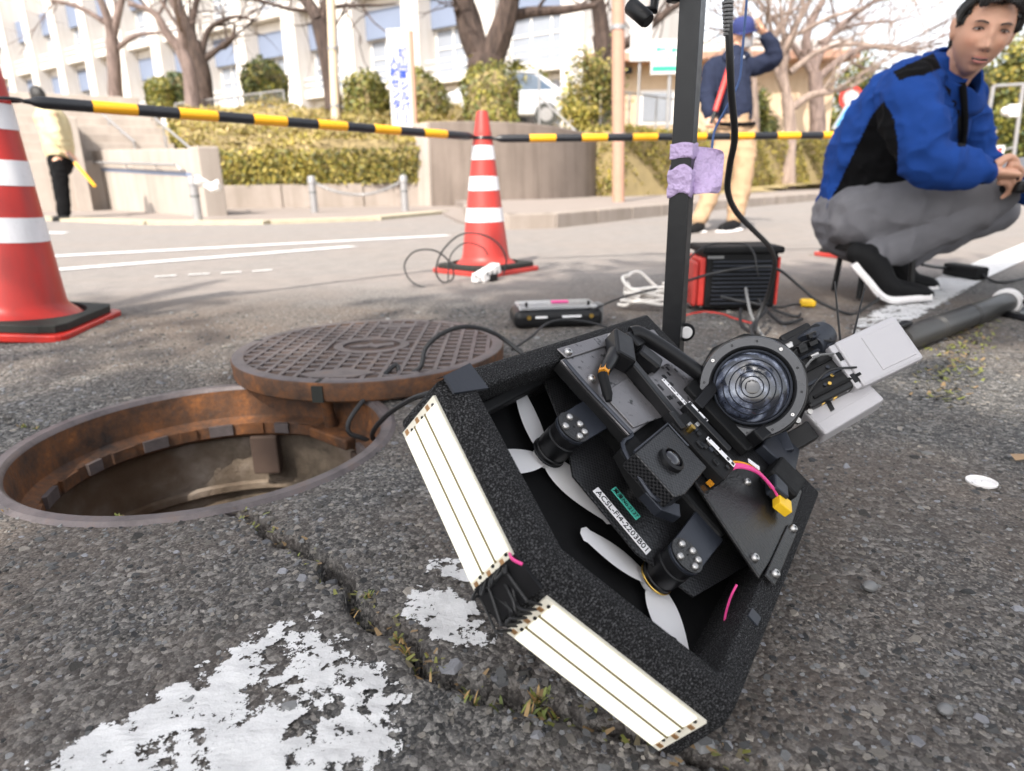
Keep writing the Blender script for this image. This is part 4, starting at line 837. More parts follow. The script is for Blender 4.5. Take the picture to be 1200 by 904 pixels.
def adapter():
    a, b = G(1110, 323), G(1150, 330); c = (a+b)/2; d = (b-a)/np.linalg.norm(b-a); e = np.array([-d[1], d[0], 0]); t = thing('power_adapter', 'black inline power adapter on the road right of the shoe', 'power adapter', tuple(c)); L = np.linalg.norm(b-a)
    mb().obox((0, 0, .03), d, e, (0, 0, 1), (L, .06, .05)).build('adapter_body', M['plastic_m'], t, .01, seg=3); q = [np.array(v)-c for v in (AY(1110,318,2.78), AY(1095,313,2.7), AY(1080,310,2.6))]; mb().tube(smooth_path([-d*L*.45+np.array([0,0,.03])]+q[1:], 5), .006, 8).build('adapter_lead', M['cable'], t)
    q = [np.array(v)-c for v in (G(1165,330,.006), G(1185,330,.01), G(1215,322,.02))]; mb().tube(smooth_path([d*L*.45+np.array([0,0,.03])]+q, 5), .005, 8).build('adapter_lead', M['cable'], t)
adapter()
# pipe and the stand whose foot it reaches
def pipe():
    a = G(1060, 412); b = G(1178, 366); c = (a+b)/2; d = (b-a)/np.linalg.norm(b-a); r = .031; z = np.array([0, 0, r]); t = thing('black_pipe', 'dusty black pipe lying on the road with a white end ring', 'pipe', tuple(a)); L = np.linalg.norm(b-a)
    mb().tube([z-d*.02, z+d*.015, z+d*L*.96, z+d*L], [r*.72, r, r*.98, r*.96], 28).build('pipe_tube', M['grey_pvc'], t)
    Mx = Matrix.Translation(Vector(z+d*(L-.005))) @ Vector(d).to_track_quat('Z', 'Y').to_matrix().to_4x4()
    mb().lathe([(r-.002, -.010), (r+.008, -.010), (r+.011, -.004), (r+.011, .006), (r+.006, .010), (r-.006, .010), (r-.008, -.004)], 32, Mx).build('end_ring', M['white_pl'], t)
    for s in (.22, .24, .55, .57): mb().lathe([(r, -.001), (r+.0012, 0), (r, .001)], 28, Matrix.Translation(Vector(z+d*L*s)) @ Vector(d).to_track_quat('Z', 'Y').to_matrix().to_4x4()).build('joint_ridge', M['grey_pvc'], t)
    mb().obox(z+d*-.010+np.array([-.012,0,.036]), d, np.cross((0,0,1), d), (0,0,1), (.07, .02, .008)).build('clip', M['plastic'], t, .002)
pipe()
def stand():
    p = G(1222, 372); t = thing('equipment_stand', 'black stand column with two white stripes at the right edge', 'stand', tuple(p))
    mb().lathe([(.001, .010), (.085, .010), (.094, .014), (.104, .016), (.112, .008), (.112, 0), (.001, 0)], 40).build('foot_disc', M['plastic'], t); mb().lathe([(.070, .0102), (.086, .0125), (.088, .0165), (.072, .013)], 40).build('foot_ring', M['cable_g'], t)
    mb().tube([(0, 0, .012), (0, 0, .42)], .032, 20).build('column', M['plastic_m'], t); mb().lathe([(.0325, .245), (.0328, .246), (.0328, .252), (.0325, .253)], 24).build('white_stripe', M['white_pl'], t); mb().lathe([(.0325, .225), (.0328, .226), (.0328, .229), (.0325, .230)], 24).build('white_stripe', M['white_pl'], t)
    for k in range(3): a = 2.1+2.1*k; mb().tube([(.03*math.cos(a), .03*math.sin(a), .05), (.10*math.cos(a), .10*math.sin(a), .014)], .007, 8).build('foot_brace', M['plastic'], t)
stand()
p = G(1150, 566); tag(mb().lathe([(.001, .0030), (.006, .0030), (.0075, .0015), (.0165, .0012), (.018, .0036), (.019, .003), (.0185, 0), (.001, 0)], 28).build('white_disc', M['white_pl'], None, loc=(p[0], p[1], gz([p[0]], [p[1]])[0]+.001)), 'small white disc lying alone on the dark asphalt', 'disc')
for px, r, lb in (((1019, 690), .0075, 'smooth grey pebble alone on the dark asphalt right of the drone'), ((1107, 834), .0060, 'small grey pebble near the bottom right corner of the road')):
    p = G(*px); b = mb(); b.ball((0, 0, 0), (r*1.3, r*.9, r*.7), 10, 6); tag(b.build('pebble', M['cable_g'], None, loc=(p[0], p[1], r*.4), rot=(.1, .2, .5)), lb, 'pebble', 'loose pebbles on the road')
p = G(1196, 540); tag(mb().add([(-.014,-.008,.002), (0,-.012,.006), (.014,-.006,.003), (.016,.006,.006), (.002,.010,.002), (-.012,.007,.006)], [(0,1,2,3,4,5)]).build('dead_leaf', M['tan_cloth'], None, loc=(p[0], p[1], .002)), 'curled beige dead leaf at the right edge of the road', 'leaf')
# weeds in the crack
def weeds():
    V = []; Fc = []; T = []; spots = [(275,597,.5), (300,622,.35), (360,648,.7), (372,655,.4), (425,722,.9), (432,700,.6), (470,752,.7), (482,768,.9), (505,790,.6), (548,800,.8), (562,815,1.), (585,818,.7), (625,828,1.6), (632,822,1.2), (640,835,1.), (28,502,.7), (40,500,.5), (10,600,.5), (140,606,.4), (950,300,.6)]
    for px, py, k in spots:
        p = G(px, py)
        for i in range(int(30*k)):
            a = random.uniform(0, 6.28); r = random.gauss(0, .008*k); L = random.uniform(.004, .011)*k**.5; b = np.array([p[0]+r*math.cos(a), p[1]+r*.7*math.sin(a), 0.]); b[2] = gz([b[0]], [b[1]])[0]
            o = np.array([math.cos(a)*.8, math.sin(a)*.8, .7+random.random()*.6])*L; w = np.array([-math.sin(a), math.cos(a), 0])*random.uniform(.0005, .0014)*(1+k*.3); n = len(V)
            V += [tuple(b-w), tuple(b+w), tuple(b+o*.6+w*.8), tuple(b+o*.6-w*.8), tuple(b+o+np.array([0, 0, -.2*L]))]; Fc += [(n, n+1, n+2, n+3), (n+3, n+2, n+4)]
            g = random.random(); c = (.09+.09*g, .12+.08*g, .025+.015*g) if random.random() < .62 else (.30, .19, .07); T += [c]*5
    for i in range(900):     # dry moss and grit at the foot of the pipe and along the crack
        if i < 450: q = random.random(); p = np.array([.78+.55*q+random.gauss(0, .03), 1.16+.72*q+random.gauss(0, .03), 0.])
        else: q = random.randrange(1, len(CRACK)-1); s = random.random(); p = np.array([*(CRACK[q]*(1-s)+CRACK[q+1 if q+1 < len(CRACK) else q]*s), 0.])+np.array([random.gauss(0, .006), random.gauss(0, .006), 0])
        L = random.uniform(.003, .009)*(1.6 if i < 450 else 1); a = random.uniform(0, 6.28); p[2] = gz([p[0]], [p[1]])[0]; w = np.array([-math.sin(a), math.cos(a), 0])*L*.3; o = np.array([math.cos(a), math.sin(a), .35])*L; n = len(V)
        V += [tuple(p-w), tuple(p+w), tuple(p+o+w*.5), tuple(p+o-w*.5)]; Fc += [(n, n+1, n+2, n+3)]; c = random.choice([(.20,.20,.05), (.26,.17,.08), (.12,.10,.06), (.16,.17,.04)]); T += [c]*4
    tag(tinted('crack_weeds', [tuple(v) for v in V], Fc, np.array(T), M['leaf']), 'small green weeds and moss in the asphalt crack', kind='stuff')
weeds()
# ---------------------------------------------------------------- people
def chain(B, pts, n=14):
    """limb: list of (point, radius) or (point, (ra, rb)); rounded ends"""
    P = [np.asarray(p, float) for p, r in pts]; R = [np.array([r, r]) if np.isscalar(r) else np.array(r) for p, r in pts]
    k = 5; Q = smooth_path(P, k); RR = []
    for i in range(len(P)-1):
        for j in range(k): RR.append(R[i]+(R[i+1]-R[i])*(j/k))
    RR.append(R[-1])
    d0 = Q[0]-Q[1]; d0 /= np.linalg.norm(d0); d1 = Q[-1]-Q[-2]; d1 /= np.linalg.norm(d1)
    q0 = [(Q[0]+d0*min(RR[0])*math.sin(a), RR[0]*math.cos(a)) for a in (1.45, 1.0, .5)]; q1 = [(Q[-1]+d1*min(RR[-1])*math.sin(a), RR[-1]*math.cos(a)) for a in (.5, 1.0, 1.45)]
    A = q0+list(zip(Q, RR))+q1; B.tube([a for a, r in A], [tuple(r) for a, r in A], n)
def head_points(nu=96, nv=72, S=1.):
    t = np.linspace(0.0001, PI-.0001, nv+1)[:, None]; a = np.linspace(0, 2*PI, nu, endpoint=False)[None]
    sx = np.sin(t)*np.cos(a); sy = np.sin(t)*np.sin(a); sz = np.cos(t)*np.ones_like(a)
    x = .073*sx; y = np.where(sy > 0, .088, .100)*sy; z = .118*sz
    k = np.clip(-z/.118, 0, 1); x = x*(1-.36*k**1.7); y = np.where(sy > 0, y*(1-.10*k**2)+.010*k*np.clip(sy, 0, 1), y*(1-.25*k))
    fr = np.clip(sy, 0, 1)
    g = lambda cx, cz, wx, wz: np.exp(-((x-cx)/wx)**2-((z-cz)/wz)**2)*(sy > 0)
    for s in (-1, 1):
        y = y-.0095*g(s*.032, .014, .017, .011)+.0045*g(s*.033, .034, .022, .008)+.004*g(s*.044, -.018, .02, .016)-.004*g(s*.030, -.062, .012, .02)
        y = y+.0065*g(s*.0115, -.029, .007, .007)
    y = y+.011*g(0, .004, .0085, .020)+.019*g(0, -.024, .0095, .013)+.0055*g(0, -.055, .021, .0065)+.0045*g(0, -.067, .017, .0055)-.0065*g(0, -.0605, .018, .0022)+.007*g(0, -.096, .018, .012)-.004*g(0, -.080, .02, .006)-.004*g(0,.075,.05,.02)
    return sx, sy, sz, np.stack([x, y, z], -1).reshape(-1, 3)*S
def head_faces(nu=96, nv=72): return [(i*nu+k, (i+1)*nu+k, (i+1)*nu+(k+1) % nu, i*nu+(k+1) % nu) for i in range(nv) for k in range(nu)]
def hair_mesh(HM, S, name, m, parent, keep, lift=1.09, jag=.010, seed=1):
    sx, sy, sz, P = head_points(S=1.); nu = 96; n = len(P); sx, sy, sz = sx.ravel(), sy.ravel(), sz.ravel()
    x = .073*sx; y = np.where(sy > 0, .090, .103)*sy; z = .118*sz
    w = vnoise3(np.stack([sx*9, sy*9, sz*3], 1), seed); f = vnoise3(np.stack([sx*34, sy*34, sz*5], 1), seed+3)
    q = np.stack([x, y, z], 1)*(lift+.055*w+.03*f)[:, None]*S
    ok = keep(sx, sy, sz, w); V = [tuple(HM @ Vector(v)) for v in q]; F = [f_ for f_ in head_faces() if all(ok[i] for i in f_)]
    b = mb(); b.add(V, F, True); o = b.build(name, m, parent); sd = o.modifiers.new('thick', 'SOLIDIFY'); sd.thickness = .012*S; sd.offset = -1; return o
def frame_at(px, py, d, roll, yaw, pitch=0., flip=False):
    """head frame: local x to the picture's right, y out of the face, z up"""
    rr = ray(px, py); rr = rr/np.linalg.norm(rr); r = math.radians(roll); z = rgt*math.sin(r)+upv*math.cos(r); z = z-rr*(z@rr); z /= np.linalg.norm(z); x = np.cross(z, rr)*-1.; x = np.cross(rr, z); f = -rr
    a = math.radians(yaw); f2 = f*math.cos(a)+x*math.sin(a); x2 = np.cross(f2, z)*1.
    p = math.radians(pitch); f3 = f2*math.cos(p)-z*math.sin(p); z3 = z*math.cos(p)+f2*math.sin(p); x3 = np.cross(f3, z3)
    c = AD(px, py, d); return Matrix(((x3[0], f3[0], z3[0], c[0]), (x3[1], f3[1], z3[1], c[1]), (x3[2], f3[2], z3[2], c[2]), (0, 0, 0, 1)))
def rebase(root):
    """meshes were made in world coordinates: hang them under the thing's base"""
    for ch in list(root.children): ch.matrix_parent_inverse = Matrix.Translation(root.location).inverted()
def skin_tint(o, HM, lip=True):
    me = o.data; n = len(me.vertices); co = np.empty(n*3); me.vertices.foreach_get('co', co); co = co.reshape(-1, 3); inv = np.array(HM.inverted()); l = co @ inv[:3, :3].T+inv[:3, 3]
    T = np.tile(np.array([.60, .335, .225]), (n, 1)); f = l[:, 1] > .02
    g = lambda cx, cz, wx, wz: (np.exp(-((l[:, 0]-cx)/wx)**2-((l[:, 2]-cz)/wz)**2)*f)[:, None]
    if lip: T += g(0, -.0605, .024, .009)*np.array([-.13, -.13, -.08]); T += g(0, -.0605, .020, .0028)*np.array([-.22, -.15, -.10])
    for s in (-1, 1): T += g(s*.042, -.02, .02, .018)*np.array([.03, -.03, -.03]); T += g(s*.010, -.036, .005, .004)*np.array([-.25, -.16, -.11]); T += g(s*.032, .012, .018, .010)*np.array([-.10, -.08, -.06])
    at = me.color_attributes.new('tint', 'FLOAT_COLOR', 'POINT'); at.data.foreach_set('color', np.c_[np.clip(T, .01, 1), np.ones(n)].ravel().astype(np.float32))
def face_parts(HM, S, root, openk=1.):
    def tr(p): return tuple(HM @ (Vector(p)*S))
    for s in (-1, 1):
        b = mb(); b.ball((s*.032, .0715, .0135), (.0125, .006, .0042*openk), 14, 8); b.v = [tr(v) for v in b.v]; b.build('eye', M['eye_w'], root)
        b = mb(); b.ball((s*.032-.000, .0763, .0136), (.0050, .0020, .0044*openk), 12, 8); b.v = [tr(v) for v in b.v]; b.build('iris', M['eye_d'], root)
        P = [(s*.018, .0770, .012), (s*.025, .0790, .0178), (s*.034, .0785, .0190), (s*.0435, .0730, .0150), (s*.0475, .0690, .0115)]
        mb().tube([tr(p) for p in smooth_path(P, 4)], [.0006]+[.0017]*15+[.0008], 6).build('eyelid', M['hair'], root)
        P = [(s*.014, .0835, .0295), (s*.024, .0850, .0335), (s*.036, .0800, .0350), (s*.049, .0690, .0300)]
        mb().tube([tr(p) for p in smooth_path(P, 4)], [(.0008, .0008)]+[(.0011, .0024)]*10+[(.0008, .0008)]*2, 6).build('eyebrow', M['hair'], root)
def mouth(HM, S, root, gap=.0042):
    def tr(p): return tuple(HM @ (Vector(p)*S))
    z0 = -.0605
    P = [(-.021, .0800, z0), (-.012, .0890, z0+.0004), (0, .0925, z0), (.012, .0890, z0+.0004), (.021, .0800, z0)]
    mb().tube([tr(p) for p in smooth_path(P, 5)], [(.0006, .0006)]+[(.0030, gap)]*19+[(.0006, .0006)], 8).build('mouth', M['eye_d'], root)
    for dz, r in ((.0050, .0028), (-.0056, .0036)):
        P = [(-.020, .0805, z0+dz*.2), (-.011, .0900, z0+dz), (0, .0938, z0+dz*(.85 if dz > 0 else 1.1)), (.011, .0900, z0+dz), (.020, .0805, z0+dz*.2)]
        mb().tube([tr(p) for p in smooth_path(P, 5)], [.0006]+[r*.8]*4+[r]*11+[r*.8]*4+[.0006], 8).build('lip', M['lip'], root)
    for s in (-1, 1): b = mb(); b.ball((s*.0068, .1010, -.0365), (.0030, .0030, .0018), 8, 6); b.v = [tr(v) for v in b.v]; b.build('nostril', M['eye_d'], root)
def hand(B, wrist, palm_dir, across, down, S=1., curl=.9, spread=.2):
    """palm and five bent fingers; palm_dir along the hand, across toward the thumb side, down toward the palm"""
    w = np.asarray(wrist, float); a, c, d = (np.asarray(v, float)/np.linalg.norm(v) for v in (palm_dir, across, down))
    chain(B, [(w, (.024*S, .019*S)), (w+a*.04*S, (.034*S, .016*S)), (w+a*.085*S, (.036*S, .013*S))], 12)
    for k, (L, off) in enumerate(((.072, .027), (.080, .009), (.074, -.009), (.058, -.026))):
        p = w+a*.082*S+c*off*S; P = [p-a*.02*S, p]; ang = 0
        for seg, ph in ((.45, .55), (.32, .75), (.23, .55)):
            ang += curl*ph*(1+.06*k); p = p+(a*math.cos(ang)+d*math.sin(ang)+c*(off*spread*6))*L*seg*S; P.append(p)
        chain(B, list(zip(P, [r*S for r in (.0105, .0098, .0088, .0080, .0068)])), 8)
    p = w+a*.022*S+c*.026*S; q = p+(a*.55+c*.75+d*.25)*.040*S; r = q+(a*.90+c*.20+d*.45)*.030*S; e = r+(a*.85-c*.15+d*.5)*.024*S
    chain(B, [(p, .014*S), (q, .0115*S), (r, .0105*S), (e, .0080*S)], 8)
def paint_faces(o, mats, test):
    me = o.data
    for m in mats: me.materials.append(m)
    n = len(me.polygons); ce = np.empty(n*3); me.polygons.foreach_get('center', ce); ce = ce.reshape(-1, 3)
    v = ce-EYE; z = v @ fwd; px = 600+FPX*(v @ rgt)/z; py = 452-FPX*(v @ upv)/z
    me.polygons.foreach_set('material_index', test(px, py, z, ce).astype(np.int32))
def inpoly(px, py, P):
    r = np.zeros(px.shape, bool); n = len(P)
    for i in range(n):
        (x0, y0), (x1, y1) = P[i], P[(i+1) % n]
        with np.errstate(divide='ignore', invalid='ignore'): c = ((y0 > py) != (y1 > py)) & (px < (x1-x0)*(py-y0)/(y1-y0)+x0)
        r ^= c
    return r

def crouching_man():
    g0 = G(1040, 352); t = thing('person', 'man in a blue and black work jacket crouching and looking back', 'person', (g0[0], g0[1], 0))
    HS = .99; HM = frame_at(1152, 38, 1.94, 22, 14, 5)
    # body
    B = mb(); sx, sy, sz, P = head_points(S=HS); B.add([tuple(HM @ Vector(v)) for v in P], head_faces(), True)
    for s in (-1, 1):
        e = mb(); e.ball((s*.0755, -.006, .000), (.010, .019, .031), 12, 8); e.ball((s*.083, -.012, .012), (.007, .014, .018), 10, 6); B.add([tuple(HM @ (Vector(v)*HS)) for v in e.v], e.f, True)
    hb = np.array(HM @ Vector((0, -.030, -.055))); nb = AD(1106, 98, 2.10)
    chain(B, [(hb, .058), ((hb+nb)/2, .055), (nb, .064), (AD(1088, 118, 2.13), .09), (AD(1060, 160, 2.22), .12), (AD(1025, 220, 2.32), .12), (AD(1012, 252, 2.34), .11)])
    sR, eR, wR = AD(1062, 112, 2.02), AD(1084, 186, 1.97), AD(1156, 201, 1.985); chain(B, [(sR, .05), ((sR+eR)/2, .043), (eR, .036), ((eR+wR)/2, .034), (wR, .026)])
    sL, eL, wL = AD(1118, 108, 2.22), AD(1150, 200, 2.34), AD(1216, 224, 2.20); chain(B, [(sL, .05), (eL, .036), (wL, .026)])
    hR, kR, aR = AD(1012, 258, 2.24), AD(1157, 229, 2.16), AD(1030, 300, 2.22); chain(B, [(hR, .07), (kR, .048)]); chain(B, [(kR, .048), (aR, .034)])
    hL, kL, aL = AD(1015, 258, 2.44), AD(1168, 246, 2.44), AD(1048, 306, 2.50); chain(B, [(hL, .07), (kL, .05)]); chain(B, [(kL, .048), (aL, .034)])
    hand(B, wR, AD(1195, 206, 2.0)-wR, upv*.75-fwd*.5+rgt*.15, fwd*.75-upv*.65, 1.0, .95); hand(B, wL, AD(1240, 207, 2.1)-wL, upv*.8-fwd*.1, -fwd*.75-upv*.5, 1.0, .95)
    o = blob(B, .0034, 'body', M['skin'], t, 2); skin_tint(o, HM); face_parts(HM, HS, t, .60); mouth(HM, HS, t)
    keep = lambda x, y, z, w: ((z > .60+.10*w-.34*np.clip(np.abs(x)-.45, 0, 1)*1.0) & (y > 0.12)) | ((y <= .12) & (z > .18-.35*(y < -.15)-.5*(y < -.45))) | ((np.abs(x) > .80) & (y > -.1) & (y < .42) & (z > -.02+.35*np.clip(y, 0, 1)))
    hair_mesh(HM, HS, 'hair', M['hair'], t, keep, 1.055)
    def lock(P, r): mb().tube([tuple(HM @ (Vector(p)*HS)) for p in smooth_path(P, 4)], [.004]+[r]*(4*(len(P)-1)-1)+[.0012], 6).build('hair_lock', M['hair'], t)
    for k in range(13):
        u = -.85+1.7*k/12; x = .062*u; lock([(x*.5+.012, .040, .118), (x*.85+.004, .078, .106-.010*abs(u)), (x-.004, .091-.030*u*u, .084-.028*abs(u)**1.5+.006*random.random())], .0085)
    for s in (-1, 1):
        for k in range(4): lock([(s*.060, .040-.02*k, .085), (s*.0775, .030-.017*k, .050), (s*.0785, .026-.016*k, .010+.008*k+.006*(s > 0))], .0080)
    # jacket
    B = mb()
    chain(B, [(AD(1016, 226, 2.34), (.158, .15)), (AD(1030, 195, 2.30), (.175, .17)), (AD(1058, 150, 2.21), (.175, .185)), (AD(1078, 116, 2.13), (.130, .165)), (AD(1098, 94, 2.09), (.075, .085))], 22)
    chain(B, [(AD(1085, 98, 2.08), .06), (AD(1062, 108, 2.01), .082), (AD(1072, 145, 1.96), .080), (AD(1084, 184, 1.955), .068), (AD(1115, 196, 1.96), .056), (AD(1148, 200, 1.98), .042)], 16)
    chain(B, [(AD(1100, 98, 2.16), .06), (AD(1122, 115, 2.24), .075), (AD(1148, 196, 2.34), .062), (AD(1205, 222, 2.22), .042)], 16)
    chain(B, [(AD(1014, 232, 2.34), (.155, .15)), (AD(1012, 240, 2.34), (.152, .15))], 20)
    o = blob(B, .0055, 'jacket', M['blue_cloth'], t, 6, .0115, 15.)
    BL = [[(1022,134), (1036,118), (1048,140), (1052,168), (1062,192), (1080,206), (1070,222), (1040,240), (1010,255), (960,266), (972,236), (985,212), (1000,180)],
          [(1046,84), (1094,62), (1103,80), (1084,88), (1068,90), (1054,95)], [(1106,100), (1136,96), (1136,130), (1132,172), (1122,172), (1122,130)]]
    def test(px, py, z, ce):
        r = np.zeros(px.shape, int); arm = (z < 2.035)
        for i, P in enumerate(BL): r[inpoly(px, py, P) & ~(arm & (i == 0) & (px > 1052))] = 1
        return r
    paint_faces(o, [M['black_cloth']], test)
    for w_, e_ in ((wR, AD(1138, 199, 1.977)), (wL, AD(1201, 220, 2.225))): mb().tube([e_+(w_-e_)*.2, e_+(w_-e_)*.35, w_-(w_-e_)*.05, w_], [.040, .043, .038, .030], 18).build('cuff', M['black_cloth'], t)
    # collar: a stand of two wings round the neck
    nz = (hb-nb)/np.linalg.norm(hb-nb); e1 = rgt-nz*(rgt@nz); e1 /= np.linalg.norm(e1); e2 = np.cross(nz, e1); c0 = nb-nz*.004; vs = []; K = 28
    for j, (h, r) in enumerate(((-.02, .104), (.03, .086), (.066, .088), (.066, .096), (.016, .124), (-.016, .132))):
        for k in range(K): a = 2*PI*k/K; op = 1+.22*max(0, math.cos(a+.5))**4; vs.append(c0+nz*h*(1-.55*max(0, math.cos(a+.55))**6)+(e1*math.cos(a)+e2*math.sin(a))*r*op*.92)
    fs = [(j*K+k, j*K+(k+1) % K, (j+1)*K+(k+1) % K, (j+1)*K+k) for j in range(5) for k in range(K)]
    o = mb().add(vs, fs, True).build('collar', M['blue_cloth'], t); sd = o.modifiers.new('thick', 'SOLIDIFY'); sd.thickness = .003
    P = [AD(1128, 100, 2.0), AD(1130, 125, 2.02), AD(1130, 155, 2.07), AD(1124, 184, 2.13)]; mb().tube(smooth_path(P, 4), .010, 8).build('zip_placket', M['black_cloth'], t)
    P = [AD(1100, 120, 1.99), AD(1118, 128, 1.985), AD(1116, 138, 1.99), AD(1101, 132, 1.99)]; o = mb().add(P, [(0, 1, 2, 3)]).build('pocket_flap', M['blue_cloth'], t); sd = o.modifiers.new('thick', 'SOLIDIFY'); sd.thickness = .006
    # trousers
    B = mb(); chain(B, [(AD(1008, 252, 2.34), (.135, .155)), (AD(1010, 262, 2.34), (.125, .15))], 20)
    chain(B, [(AD(1008, 256, 2.25), .105), (AD(1060, 243, 2.21), .098), (AD(1115, 232, 2.17), .084), (AD(1153, 229, 2.15), .072), (AD(1163, 232, 2.15), .066)], 18)
    chain(B, [(AD(1160, 236, 2.15), .064), (AD(1120, 256, 2.17), .066), (AD(1070, 280, 2.20), .060), (AD(1035, 295, 2.21), .052), (AD(1020, 304, 2.20), .048)], 16)
    chain(B, [(hL, .10), (AD(1100, 247, 2.43), .085), (AD(1166, 244, 2.43), .068)], 16); chain(B, [(AD(1172, 248, 2.43), .062), (AD(1110, 274, 2.46), .062), (AD(1050, 304, 2.50), .048)], 16)
    blob(B, .0065, 'trousers', M['grey_cloth'], t, 6, .0105, 12.)
    # shoes: upper and thick white sole, heel lifted
    def shoe(heel, ball, toe, d, lift):
        h, b_, e = AD(*heel, d), AD(*ball, d), AD(*toe, d); B = mb(); n_ = np.cross(e-h, fwd); n_ /= np.linalg.norm(n_)
        if n_[2] < 0: n_ = -n_
        chain(B, [(h+n_*.046, (.034, .036)), ((h+b_)/2+n_*.060, (.044, .040)), (b_+n_*.042, (.046, .034)), (e*.75+b_*.25+n_*.030, (.042, .024)), (e+n_*.022, (.030, .017))], 14)
        chain(B, [(h+n_*.045, .034), (h*.78+b_*.22+n_*.064, .039)], 12)
        u = blob(B, .005, 'shoe', M['shoe'], t, 4); w = fwd*.85+rgt*.1
        P = smooth_path([h+n_*.006, (h*.5+b_*.5)+n_*-.002, b_-n_*.004, (b_+e)/2+n_*.002, e+n_*.012], 5); m = mb(); mm = len(P)
        prof = [(.030+.014*math.sin(PI*min(1, i/(mm-1)*1.05)**.8)) for i in range(mm)]; vs = []
        T = [P[min(i+1, mm-1)]-P[max(i-1, 0)] for i in range(mm)]
        for p, q, tt in zip(P, prof, T):
            tt = tt/np.linalg.norm(tt); s_ = np.cross(tt, np.array([0, 0, 1.])); s_ /= np.linalg.norm(s_); up_ = np.cross(s_, tt)
            for a, b2 in ((-1, 0), (-1.08, .5), (-.95, 1), (.95, 1), (1.08, .5), (1, 0)): vs.append(p+s_*a*q+up_*(b2*.020-.006))
        fs = [(i*6+k, i*6+(k+1) % 6, (i+1)*6+(k+1) % 6, (i+1)*6+k) for i in range(mm-1) for k in range(6)]+[(5, 4, 3, 2, 1, 0), tuple((mm-1)*6+k for k in range(6))]
        m.add(vs, fs, True).build('sole', M['sole'], u)
        for k in range(4): p = h*(.45-.09*k)+b_*(.55+.09*k)+n_*(.098-.010*k); mb().tube([p-w*.02, p+n_*.004, p+w*.02], .0022, 6).build('lace', M['cable_g'], u)
    shoe((998, 312), (1036, 349), (1084, 352), 2.18, 0); shoe((1030, 316), (1062, 340), (1092, 341), 2.48, 0)
    rebase(t)
    # what he holds
    c = AD(1212, 218, 2.03); k = thing('handheld_controller', 'black handheld controller with a grey screen in the hands of the man', 'controller', tuple(c))
    a, b, cc, d = (AD(1146, 193, 2.14)-c, AD(1205, 183, 2.14)-c, AD(1262, 196, 2.05)-c, AD(1180, 208, 2.06)-c); n_ = np.cross(b-a, d-a); n_ /= np.linalg.norm(n_); n_ = n_ if n_[2] > 0 else -n_
    vs = [v+n_*h for h in (0, -.008) for v in (a, b, cc, d)]; mb().add(vs, [(0,1,2,3), (7,6,5,4), (0,4,5,1), (1,5,6,2), (2,6,7,3), (3,7,4,0)]).build('screen', M['galv'], k, .002)
    mb().obox((0, 0, 0), rgt*.98-fwd*.2, upv*.3+fwd*.95, upv*.95-fwd*.3, (.15, .10, .036)).build('controller_body', M['plastic'], k, .01, seg=3)
    mb().tube([np.array(AD(1192, 210, 2.0))-c, np.array(AD(1190, 200, 2.02))-c], .006, 8).build('thumb_stick', M['plastic'], k)
    # low stool
    q = AD(1000, 281, 2.34); st = thing('low_stool', 'low black folding stool under the crouching man', 'stool', (q[0]+.045, q[1]-.04, 0)); z = q[2]-.012
    mb().box((0, 0, z), (.24, .20, .034)).build('seat', M['plastic_m'], st, .006)
    for sx_ in (-.06, .10):
        for sy_ in (-.08, .08): mb().tube([(sx_, sy_, z-.01), (sx_*1.1, sy_*1.15, .004)], .010, 8).build('leg', M['plastic'], st)
crouching_man()

